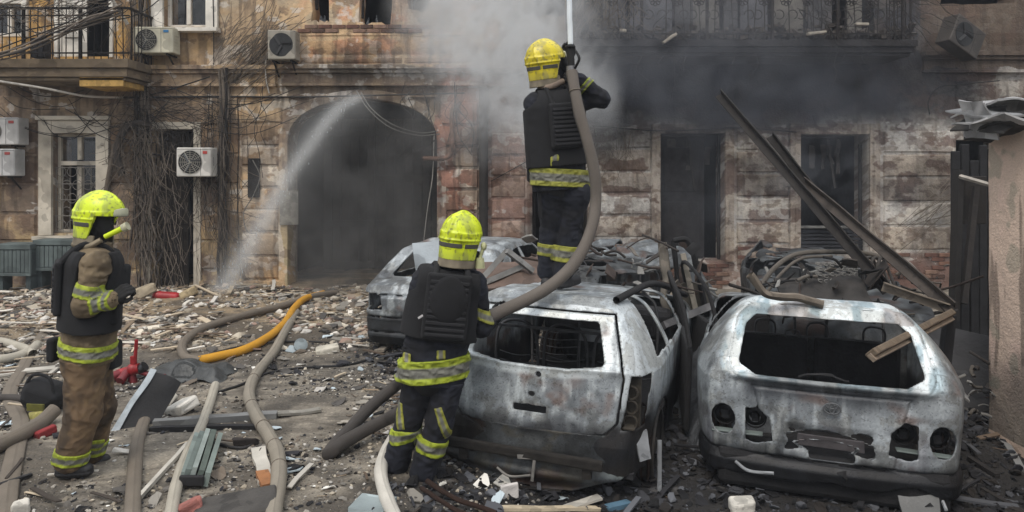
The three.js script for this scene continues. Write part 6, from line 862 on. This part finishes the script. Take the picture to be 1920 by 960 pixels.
{ const g = thing('hose_nozzle', 'black and silver hose nozzle held up by the firefighter on the roof', 'nozzle'); const d = d3 + 0.14; obj('barrel', [rod(P(1072, 135, d), P(1069, 84, d), 0.03, 0.026, 14), new THREE.TorusGeometry(0.034, 0.01, 6, 18).rotateX(Math.PI / 2).translate(...P(1069, 88, d).toArray())], gloveMat, g); obj('coupling', [rod(P(1072, 142, d), P(1071, 124, d), 0.04, 0.04, 14)], mat('#9a9a9c', 0.35, { metalness: 0.8 }), g); obj('handle', [tube([P(1078, 128, d - 0.03), P(1086, 110, d - 0.08), P(1080, 96, d - 0.04)], 0.011, 16, 6)], gloveMat, g);
  const j0 = P(1069, 84, d), pts = []; for (let i = 0; i <= 10; i++) pts.push(j0.clone().add(V(-0.004 * i * i * 0.1, 0.13 * i, -0.012 * i)));
  const jet = new THREE.TubeGeometry(new THREE.CatmullRomCurve3(pts), 40, 0.021, 10); jitter(jet, 0.006, 9); tag(obj('water_jet', [jet], new THREE.MeshPhysicalMaterial({ color: '#f2f7fa', roughness: 0.55, transmission: 0.45, thickness: 0, emissive: '#000000' })), 'white jet of water shooting straight up from the nozzle', 'water jet'); }

// ---------- separate things lying about ----------
const red = mat('#a01c22', 0.45, { bump: 0.002 }), redDk = mat('#7c2028', 0.5, { bump: 0.003 });
{ const d = 7.0, p0 = groundAt(240, 716); const dd = -p0.z; const g = thing('standpipe_valve', 'red hydrant valve with upright handle and hose outlets, right of the left firefighter', 'hydrant valve', p0), Q = (x, y, o = 0) => P(x, y, dd - o).sub(p0);
  obj('spindle', [rod(Q(252, 690), Q(256, 637), 0.017, 0.017, 10), rod(Q(250, 668), Q(251, 690), 0.03, 0.034, 12)], red, g); obj('body', [rod(Q(222, 702), Q(262, 690), 0.05, 0.05, 14), new THREE.SphereGeometry(0.062, 16, 12).translate(...Q(250, 692).toArray())], red, g); obj('outlet', [rod(Q(208, 708, 0.08), Q(228, 700), 0.052, 0.045, 14), new THREE.TorusGeometry(0.05, 0.012, 8, 18).rotateY(1.2).translate(...Q(209, 708, 0.08).toArray())], redDk, g); obj('outlet', [rod(Q(225, 715, 0.12), Q(238, 698, 0.02), 0.045, 0.04, 14)], redDk, g); obj('coupling', [rod(Q(262, 694), Q(272, 686), 0.045, 0.05, 14)], mat('#55575b', 0.4, { metalness: 0.8 }), g); obj('hose_tail', [tube([Q(262, 697), Q(285, 704), Q(310, 706)], 0.025, 16, 8)], redDk, g); obj('foot', [rod(Q(248, 698), Q(249, 722), 0.03, 0.05, 12)], redDk, g); }
{ const p = groundAt(313, 556, 0.07), g = thing('fire_extinguisher', 'red fire extinguisher lying on the rubble before the barred doorway', 'fire extinguisher', p); g.rotation.z = 1.45; g.rotation.y = 0.2; obj('cylinder', [new THREE.CapsuleGeometry(0.08, 0.26, 6, 16)], red, g); obj('neck', [new THREE.CylinderGeometry(0.025, 0.03, 0.07, 10).translate(0, -0.24, 0)], redDk, g); obj('base_ring', [new THREE.TorusGeometry(0.075, 0.012, 6, 20).rotateX(Math.PI / 2).translate(0, 0.19, 0)], redDk, g); }
{ const p = groundAt(85, 768, 0.02), g = thing('kit_bag', 'black kit bag with dull yellow stripe on the ground behind the left firefighter', 'bag', p); obj('bag', [jitter(new RoundedBoxGeometry(0.34, 0.26, 0.26, 6, 0.09).rotateZ(-0.35).translate(0, 0.12, 0), 0.035, 6)], vestMat, g); obj('stripe', [jitter(new RoundedBoxGeometry(0.15, 0.07, 0.02, 2, 0.006).translate(0.0, 0.06, 0.135), 0.01, 9)], mat('#6b6a2c', 0.8), g); obj('strap', [tube([V(-0.14, 0.16, 0.1), V(-0.06, 0.32, 0.08), V(0.08, 0.3, 0.08), V(0.14, 0.12, 0.1)], 0.014, 20, 6)], vestMat, g); }
const scrapW = mat('#c9c6be', 0.75, { grime: grime2 }), scrapG = mat('#7d7f80', 0.75, { grime: grime2 }), scrapB = mat('#1d1d20', 0.7), wood = mat('#96836a', 0.9), scrapBlue = mat('#54748a', 0.6), paleBlue = mat('#a9b8bd', 0.6, { grime: grime2 });
function scrap(name, label, cat, a, b, w, t, m, lift = 0.02, j = 0.012) { const p = groundAt(a[0], a[1], lift + (a[2] ?? 0)), q = groundAt(b[0], b[1], lift + (b[2] ?? 0)), L = p.distanceTo(q), d = q.clone().sub(p).normalize(), s = d.clone().cross(V(0, 1, 0)).normalize(), n = s.clone().cross(d); const g = new THREE.BoxGeometry(w, t, L, 3, 1, 8).applyMatrix4(new THREE.Matrix4().makeBasis(s, n, d.clone().negate())); g.translate((p.x + q.x) / 2, (p.y + q.y) / 2, (p.z + q.z) / 2); return tag(obj(name, [jitter(g, j, 5, a[0])], m), label, cat); }
scrap('plank', 'white board lying at the left edge behind the firefighter', 'board', [-20, 702], [102, 690], 0.14, 0.02, scrapW);
scrap('plank', 'thin white stick beside the white board at left', 'stick', [72, 726], [104, 690], 0.04, 0.02, scrapW);
scrap('pole', 'long thin white pole lying beside the pale hose', 'pole', [262, 932], [352, 832], 0.028, 0.028, scrapW, 0.03, 0.003);
scrap('plank', 'white and brown splintered board beside the thick grey hose', 'board', [484, 842], [500, 905], 0.1, 0.03, scrapW);
scrap('plank', 'splintered raw wood end of the board beside the thick grey hose', 'splinter', [492, 886, 0.012], [502, 910, 0.012], 0.08, 0.03, mat('#a5724a', 0.9));
scrap('rail', 'long grey rail half covered by debris in the middle of the courtyard', 'rail', [286, 794], [520, 778], 0.09, 0.05, scrapG);
scrap('rail', 'grey rail stub pointing at the kinked hose', 'rail', [520, 778], [600, 768], 0.08, 0.02, mat('#8d8b84', 0.8));
scrap('plank', 'narrow dark board lying before the rail', 'board', [280, 806], [505, 800], 0.05, 0.04, scrapB);
scrap('plank', 'black stick lying at the lower left corner', 'stick', [-10, 912], [60, 890], 0.025, 0.02, scrapB);
scrap('trim_strip', 'cream trim strip lying along the bottom edge before the hatchback', 'strip', [895, 954], [1130, 952], 0.05, 0.02, mat('#c9bca4', 0.6));
scrap('trim_strip', 'pale twisted strip lying in front of the hatchback', 'strip', [1060, 954], [1125, 935], 0.07, 0.015, scrapW, 0.03, 0.03);
scrap('fragment', 'blue plastic fragment on the ground between the two nearest cars', 'fragment', [1138, 954], [1180, 940], 0.06, 0.03, scrapBlue);
scrap('plank', 'long thin batten lying right of the grey car', 'batten', [1818, 858], [1872, 892], 0.04, 0.03, beamDark);
scrap('plank', 'pale batten leaning at the foot of the shed wall', 'batten', [1868, 806], [1915, 880], 0.05, 0.03, scrapG);
scrap('plank', 'thin dark batten in the lower right corner', 'batten', [1842, 918], [1935, 968], 0.04, 0.03, beamDark);
scrap('slab', 'pale bluish slab at the bottom edge left of the white hose', 'slab', [684, 962], [712, 930], 0.22, 0.03, paleBlue);
{ const p = groundAt(276, 775, 0.08), g = thing('broken_panel', 'black and white broken door panel standing on edge beside the flat grey hose', 'panel', p); g.rotation.set(-0.5, 0.45, -0.5, 'YXZ'); obj('panel', [jitter(new THREE.BoxGeometry(0.26, 0.62, 0.014, 6, 14, 1), 0.03, 4)], scrapB, g); obj('white_edge', [jitter(new THREE.BoxGeometry(0.05, 0.66, 0.03, 2, 14, 1).translate(-0.14, 0, 0.01), 0.025, 4)], mat('#b7c2cb', 0.5), g); }
{ const a = groundAt(388, 820, 0.07), b = groundAt(362, 896, 0.07), g = thing('ribbed_bundle', 'grey green ribbed duct bundle lying beside the pale hose', 'duct'); const d = b.clone().sub(a); for (let k = -2; k <= 2; k++) obj('rib', [jitter(bar(a.clone().add(V(k * 0.042, 0.02 * Math.cos(k), 0)), b.clone().add(V(k * 0.042, 0.02 * Math.cos(k), 0)), 0.034, 0.09), 0.012, 6, k)], mat(['#8c9a97', '#6f7c79', '#97a3a0', '#59655f', '#7f8c88'][k + 2], 0.7, { grime: grime2 }), g); obj('dark_end', [new RoundedBoxGeometry(0.16, 0.07, 0.03, 2, 0.01).translate(b.x, b.y - 0.01, b.z + 0.02)], scrapB, g); }
{ const c = groundAt(355, 706), gg = new THREE.PlaneGeometry(0.85, 0.55, 40, 28); gg.rotateX(-Math.PI / 2); const p = gg.attributes.position; for (let i = 0; i < p.count; i++) { const x = p.getX(i), z = p.getZ(i), e = Math.min(0.42 - Math.abs(x), 0.27 - Math.abs(z)); p.setXYZ(i, x + 0.06 * (n2(z * 9, 3) - 0.5), 0.02 + 0.12 * sstep(0, 0.2, e) * (0.5 + fbm2(x * 5 + 3, z * 5, 3)) + 0.02 * Math.sin(22 * Math.hypot(x, z)), z + 0.06 * (n2(x * 9, 8) - 0.5)); } gg.computeVertexNormals(); gg.translate(c.x, c.y, c.z); tag(obj('plastic_sheet', [gg], mat('#46494a', 0.5, { bump: 0.01 })), 'crumpled dark grey plastic sheet below the end of the yellow hose', 'plastic sheet'); }
{ const p = groundAt(563, 648, 0.06); tag(obj('paint_can', [jitter(new THREE.CylinderGeometry(0.075, 0.07, 0.13, 18).rotateX(1.2).rotateY(0.4).translate(p.x, p.y, p.z), 0.006, 9)], mat('#98a3a8', 0.4, { metalness: 0.5 })), 'dented silver can lying beside the top of the thick grey hose', 'can'); }
{ const mk = (px, py, w, h, d, c, lab, s) => { const p = groundAt(px, py, h * 0.4); tag(obj('rubble_chunk', [jitter(new RoundedBoxGeometry(w, h, d, 2, Math.min(w, h, d) * 0.25).rotateY(s).rotateZ(s * 0.3).translate(p.x, p.y, p.z), w * 0.16, 5 / w * 0.25, s * 7)], mat(c, 0.92, { bump: 0.01 })), lab, 'rubble chunk'); };
  mk(612, 656, 0.24, 0.08, 0.14, '#c4c0b4', 'flat white plaster chunk beside the silver can', 0.4); mk(345, 765, 0.22, 0.1, 0.2, '#d9d7d0', 'white foam lump behind the grey rail', 1.1); mk(318, 748, 0.16, 0.08, 0.12, '#d0cdc4', 'small white foam lump beside the broken panel', 2.2); mk(955, 922, 0.13, 0.09, 0.03, '#c8c5c4', 'white triangular shard under the hatchback tail', 0.3); mk(1395, 952, 0.16, 0.08, 0.1, '#cfcdc6', 'white block under the left corner of the grey car', 0.1); mk(85, 812, 0.16, 0.06, 0.1, '#8b2d30', 'dark red rag beside the left firefighter boot', 0.9); mk(72, 776, 0.12, 0.06, 0.09, '#b4ae6a', 'pale yellow lump beside the black bag', 0.7); mk(355, 950, 0.16, 0.08, 0.12, '#b0736b', 'pinkish brick lump at the bottom edge beside the pale hose', 0.6); mk(40, 952, 0.1, 0.07, 0.09, '#cfccc4', 'white lump at the bottom left corner', 0.5); mk(1090, 905, 0.05, 0.06, 0.05, '#8f8c88', 'small grey block under the hatchback sill', 0.5); mk(270, 548, 0.3, 0.16, 0.2, '#a79b86', 'tan stone left of the red extinguisher', 0.8); mk(355, 550, 0.3, 0.14, 0.2, '#b5a483', 'tan stone right of the red extinguisher', 1.7); mk(450, 950, 0.5, 0.08, 0.25, '#4a4846', 'flat dark slab of burnt felt at the bottom edge between two hoses', 0.2); mk(460, 828, 0.2, 0.06, 0.09, '#2a2422', 'black charred block left of the thick grey hose', 0.1); }
{ // the burnt tyre carcass and wheel parts along the bottom edge
  for (const [a, b, c, r, lab] of [[[800, 902], [850, 932], [930, 962], 0.018, 'inner rim wire of a burnt tyre in front of the hatchback, upper arc'], [[790, 915], [835, 945], [900, 975], 0.016, 'outer rim wire of a burnt tyre in front of the hatchback, lower arc']]) tag(obj('tyre_wire', [jitter(tube([groundAt(a[0], a[1], 0.05), groundAt(b[0], b[1], 0.06), groundAt(c[0], c[1], 0.05)], r, 30, 6), 0.006, 9)], rustIron), lab, 'tyre wire');
  const g = thing('fallen_bumper', 'black and grey wheel arch liner lying under the grey car at the bottom edge', 'car part'); const p = groundAt(1660, 962, 0.05); obj('liner', [jitter(new THREE.TorusGeometry(0.3, 0.05, 8, 30, 2.4).rotateX(-0.7).translate(p.x, p.y, p.z - 0.05), 0.015, 6)], charMat, g); obj('metal_lip', [jitter(new THREE.TorusGeometry(0.33, 0.012, 6, 30, 1.8).rotateX(-0.7).translate(p.x + 0.06, p.y + 0.01, p.z), 0.006, 6)], paleMetal, g); obj('plate', [jitter(new THREE.BoxGeometry(0.25, 0.14, 0.012, 6, 4, 1).rotateX(-0.4).translate(...groundAt(1725, 950, 0.08).toArray()), 0.02, 5)], scrapG, g);
}
// ---------- loose rubble, splinters and char that nobody could count ----------
function scatter(name, label, cat, geo, m, n, seed, place, cols) {
  const q = rngOf(seed), o = new THREE.InstancedMesh(geo, m, n), M = new THREE.Matrix4(), Q = new THREE.Quaternion(), E = new THREE.Euler(), C = new THREE.Color(); let k = 0, guard = 0;
  while (k < n && guard++ < n * 60) { const r = place(q); if (!r) continue; const [x, z, s, sy = 1, flat = 1] = r; E.set((q() - 0.5) * flat, q() * 6.28, (q() - 0.5) * flat); Q.setFromEuler(E); M.compose(V(x, gH(x, z) + s * sy * 0.22 + (r[5] ?? 0), z), Q, V(s * (0.7 + q() * 0.7), s * sy, s * (0.7 + q() * 0.7))); o.setMatrixAt(k, M); const c = cols[Math.floor(q() * cols.length)], v = 0.7 + q() * 0.6; C.setRGB(c[0] * v, c[1] * v, c[2] * v); o.setColorAt(k, C); k++; }
  o.count = k; o.castShadow = o.receiveShadow = true; o.name = numbered(name); o.userData = { label, category: cat, kind: 'stuff' }; scene.add(o);
}
const chunkGeo = (seed) => jitter(boxUV(new THREE.IcosahedronGeometry(0.5, 1)), 0.22, 2.2, seed), stoneMat = new THREE.MeshStandardMaterial({ color: '#ffffff', roughness: 0.95, flatShading: true }), shardGeo = jitter(new THREE.BoxGeometry(1, 0.22, 0.7, 2, 1, 2), 0.12, 2.5, 4), stickGeo = jitter(new THREE.BoxGeometry(0.09, 0.06, 1, 1, 1, 3), 0.03, 3, 6), flakeGeo = jitter(new THREE.BoxGeometry(1, 0.06, 0.8, 3, 1, 3), 0.2, 2.1, 8);
const tans = ['#a89f8f', '#8f8677', '#bdb5a6', '#7d756a', '#a39484', '#cdc7bd', '#8a7468'].map(lin), greys = ['#7a766f', '#605c57', '#8f8a81', '#4c4946', '#b3afa8', '#6b6156'].map(lin), blacks = ['#1c1c1f', '#121214', '#26262a', '#221e1b', '#37383c', '#55575c'].map(lin), woods = ['#8b7a65', '#5d4f42', '#b3a58f', '#3a332d', '#c9c4ba'].map(lin);
const heap = (q) => { const z = lerp(-13.2, -8.5, Math.pow(q(), 0.8)), x = lerp(-10, 0.6, q()); return fbm2(x * 1.1, z * 1.1, 3) + q() * 0.4 > 0.62 ? [x, z] : null; }, yard = (q) => { const z = lerp(-9.5, -3.6, q()), x = lerp(-5.8, 0.4, q()); return fbm2(x * 1.1 + 5, z * 1.1, 3) + q() * 0.5 > 0.82 ? [x, z] : null; }, burntZone = (q) => { const z = lerp(-9.5, -3.6, q()), x = lerp(-2.2, 4.2, q()); return charAt(x, z) > 0.35 + q() * 0.4 ? [x, z] : null; };
scatter('rubble', 'pale plaster and stone rubble spread along the foot of the house', 'rubble', chunkGeo(1), stoneMat, 14000, 31, (q) => { const p = heap(q); return p && [...p, 0.012 + 0.11 * Math.pow(q(), 6), 0.6]; }, tans.concat(greys));
scatter('rubble', 'flat broken slabs and tiles among the rubble before the house', 'rubble', shardGeo, stoneMat, 2200, 32, (q) => { const p = heap(q); return p && [...p, 0.025 + 0.14 * Math.pow(q(), 4), 0.7, 0.8]; }, tans.concat(greys));
scatter('gravel', 'fine gravel and plaster crumbs covering the courtyard', 'gravel', chunkGeo(2), stoneMat, 22000, 33, (q) => { const p = yard(q); return p && [...p, 0.005 + 0.028 * Math.pow(q(), 4), 0.7]; }, greys.concat(tans.slice(0, 2), blacks.slice(2, 5)));
scatter('litter', 'flat scraps of debris scattered over the courtyard', 'debris', flakeGeo, stoneMat, 1500, 34, (q) => { const p = yard(q); return p && [...p, 0.02 + 0.12 * Math.pow(q(), 3.5), 1, 0.5]; }, greys.concat(blacks.slice(0, 3), [lin('#d6d4cd'), lin('#aebac0')]));
scatter('splinters', 'wood splinters and thin sticks littering the courtyard', 'splinters', stickGeo, stoneMat, 800, 35, (q) => { const p = q() < 0.5 ? yard(q) : heap(q); return p && [...p, 0.05 + 0.3 * Math.pow(q(), 3.5), 0.55, 0.25]; }, woods);
scatter('char', 'black charred crumbs and flakes on the ground around the cars', 'char', flakeGeo, stoneMat, 9000, 36, (q) => { const p = burntZone(q); return p && [...p, 0.012 + 0.08 * Math.pow(q(), 3), 1.4, 1.2]; }, blacks);
scatter('char', 'charred lumps heaped between and behind the cars', 'char', chunkGeo(5), stoneMat, 2600, 37, (q) => { const p = burntZone(q); return p && [...p, 0.015 + 0.09 * Math.pow(q(), 4), 0.8]; }, blacks);
scatter('splinters', 'burnt sticks and battens among the cars', 'splinters', stickGeo, stoneMat, 420, 38, (q) => { const p = burntZone(q); return p && [...p, 0.06 + 0.35 * Math.pow(q(), 3), 0.6, 0.3]; }, blacks.concat(woods.slice(1, 2)));
scatter('splinters', 'rotted sticks and thin stalks in the rubble at the left wall foot', 'splinters', stickGeo, stoneMat, 500, 39, (q) => { const p = heap(q); return p && p[0] < -3 ? [...p, 0.15 + 0.45 * Math.pow(q(), 3), 0.5, 0.35] : null; }, woods);
// ---------- smoke, mist and spray: soft layers one behind another ----------
function smoke(name, label, cat, { box: [x0, x1, y0, y1], near, far, layers, color, density, seed, grain = 1, nx = 64, ny = 48, rough = 1, warp = 60 }) {
  const m = new THREE.MeshPhysicalMaterial({ color, vertexColors: true, transparent: true, opacity: 0.28, roughness: rough, transmission: 0.35, thickness: 0, specularIntensity: 0, side: THREE.DoubleSide }), geos = [];
  for (let l = 0; l < layers; l++) {
    const d = lerp(far, near, layers > 1 ? l / (layers - 1) : 0), pos = [], col = [], idx = [];
    for (let j = 0; j <= ny; j++) for (let i = 0; i <= nx; i++) {
      const px = lerp(x0, x1, i / nx), py = lerp(y0, y1, j / ny), q0 = fbm3(px / 80 * grain, py / 80 * grain, l * 0.6 + seed + 50, 3), n = 0.62 * fbm3(px / 60 * grain + 2.4 * q0, py / 60 * grain + 2.4 * q0, l * 0.7 + seed, 4) + 0.38 * (1 - 2 * Math.abs(fbm3(px / 45 * grain - 2 * q0, py / 45 * grain + 3 * q0, l * 0.7 + seed + 9, 4) - 0.5)) - 0.12, wx = px + warp * (n3(px / 70, py / 70, l + seed) - 0.5), wy = py + warp * (n3(px / 70 + 9, py / 70, l + seed) - 0.5);
      const p = P(px, py, d + 0.3 * (n3(px / 90, py / 90, l * 3 + seed) - 0.5) * (far - near) / Math.max(1, layers - 1)); pos.push(p.x, p.y, p.z);
      const e = sstep(0, 0.08, Math.min(i / nx, 1 - i / nx)) * sstep(0, 0.06, Math.min(y0 < -60 ? 1 : j / ny, 1 - j / ny)), a = clamp(density(wx, wy, n, l) * e); col.push(1, 1, 1, a);
      if (i < nx && j < ny) { const k = j * (nx + 1) + i; idx.push(k, k + nx + 1, k + 1, k + 1, k + nx + 1, k + nx + 2); }
    }
    const keep = []; for (let t = 0; t < idx.length; t += 3) if (col[idx[t] * 4 + 3] + col[idx[t + 1] * 4 + 3] + col[idx[t + 2] * 4 + 3] > 0.006) keep.push(idx[t], idx[t + 1], idx[t + 2]);
    const g = new THREE.BufferGeometry(); g.setAttribute('position', new THREE.Float32BufferAttribute(pos, 3)); g.setAttribute('color', new THREE.Float32BufferAttribute(col, 4)); g.setIndex(keep); g.computeVertexNormals(); geos.push(g);
  }
  const o = new THREE.Mesh(mergeGeometries(geos), m); o.name = numbered(name); o.castShadow = false; o.receiveShadow = true; o.userData = { label, category: cat, kind: 'stuff' }; scene.add(o); return o;
}
const blob = (x, y, cx, cy, rx, ry) => Math.exp(-(((x - cx) / rx) ** 2) - (((y - cy) / ry) ** 2));
smoke('smoke', 'thick pale smoke drifting from the wall between the arch and the right balcony', 'smoke', { box: [700, 1180, -140, 330], near: 9.5, far: 12.9, layers: 8, color: '#d9dcde', seed: 3, grain: 1.5, nx: 96, ny: 80, density: (x, y, n) => (1.7 * blob(x, y, 940, 20, 110, 130) + 1.0 * blob(x, y, 1000, 150, 65, 105) + 0.6 * blob(x, y, 850, 60, 80, 90) + 0.55 * blob(x, y, 1100, 170, 70, 65) + 0.3 * blob(x, y, 930, 210, 90, 80)) * sstep(0.32, 0.6, n) });
smoke('smoke', 'dark grey smoke hanging under the right balcony', 'smoke', { box: [1040, 1850, -60, 340], near: 11.4, far: 13.0, layers: 5, color: '#5b5f68', seed: 11, density: (x, y, n) => (0.8 * blob(x, y, 1330, 165, 230, 60) + 0.6 * blob(x, y, 1580, 190, 160, 60) + 0.5 * blob(x, y, 1130, 170, 90, 60) + 0.35 * blob(x, y, 1400, 50, 330, 70)) * sstep(0.28, 0.6, n) });
smoke('smoke', 'thin grey haze drifting in front of the right balcony', 'smoke', { box: [1000, 1800, -120, 260], near: 11.2, far: 11.9, layers: 3, color: '#a3a7af', seed: 61, density: (x, y, n) => 0.4 * blob(x, y, 1250, 60, 330, 130) * sstep(0.36, 0.62, n) });
smoke('mist', 'grey mist filling the arched gateway', 'mist', { box: [500, 860, 165, 560], near: 12.5, far: 13.25, layers: 4, color: '#6f6f6f', seed: 21, density: (x, y, n) => (0.9 * sstep(530, 580, x) * sstep(835, 790, x) * sstep(180, 240, y)) * (0.2 + 0.8 * sstep(0.34, 0.62, n)) });
smoke('smoke', 'thin haze of smoke over the wrecks and the right windows', 'smoke', { box: [1180, 1760, 200, 520], near: 9.8, far: 12.8, layers: 3, color: '#8a8f98', seed: 31, density: (x, y, n) => 0.4 * blob(x, y, 1480, 320, 280, 140) * sstep(0.35, 0.65, n) });
{
  const path = [[668, 185], [640, 200], [605, 238], [565, 295], [525, 360], [485, 430], [450, 490], [415, 545]], near = (x, y) => { let b = [1e9, 0]; for (let i = 0; i + 1 < path.length; i++) { const [ax, ay] = path[i], [cx, cy] = path[i + 1], t = clamp(((x - ax) * (cx - ax) + (y - ay) * (cy - ay)) / ((cx - ax) ** 2 + (cy - ay) ** 2)), d = Math.hypot(x - ax - t * (cx - ax), y - ay - t * (cy - ay)); if (d < b[0]) b = [d, (i + t) / (path.length - 1)]; } return b; };
  smoke('water_spray', 'slanting spray of water falling from the arch to the rubble at left', 'water spray', { box: [370, 740, 160, 590], near: 12.2, far: 12.7, layers: 3, color: '#e2e5e6', seed: 41, grain: 2.2, warp: 9, nx: 130, ny: 150, density: (x, y, n) => { const [d, t] = near(x, y); return (Math.exp(-((d / lerp(9, 17, t)) ** 2)) * 0.9 + 0.32 * Math.exp(-((d / 38) ** 2)) * (1 - 0.4 * t)) * (0.5 + 0.7 * n); } });
}

{ // drops torn off the spray
  const q = rngOf(88), n = 220, o = new THREE.InstancedMesh(new THREE.IcosahedronGeometry(1, 0), new THREE.MeshPhysicalMaterial({ color: '#c9ced2', roughness: 0.25, transmission: 0.5, thickness: 0 }), n), M = new THREE.Matrix4(), C = new THREE.CatmullRomCurve3([[668, 185], [605, 238], [525, 360], [450, 490], [412, 548]].map(([x, y]) => P(x, y, 12.4)));
  for (let i = 0; i < n; i++) { const t = Math.pow(q(), 0.7), p = C.getPoint(t), s = 0.003 + 0.006 * q() * q(), w = 0.1 + 0.22 * t; p.x += (q() + q() - 1) * w; p.y += (q() + q() - 1) * w; p.z += (q() - 0.5) * 0.3; M.makeScale(s, s * (1.5 + 4 * q()), s).setPosition(p); o.setMatrixAt(i, M); }
  o.name = numbered('water_drops'); o.userData = { label: 'fine water drops falling round the slanting spray beside the arch', category: 'water drops', kind: 'stuff' }; scene.add(o);
}
renderer.render(scene, camera);
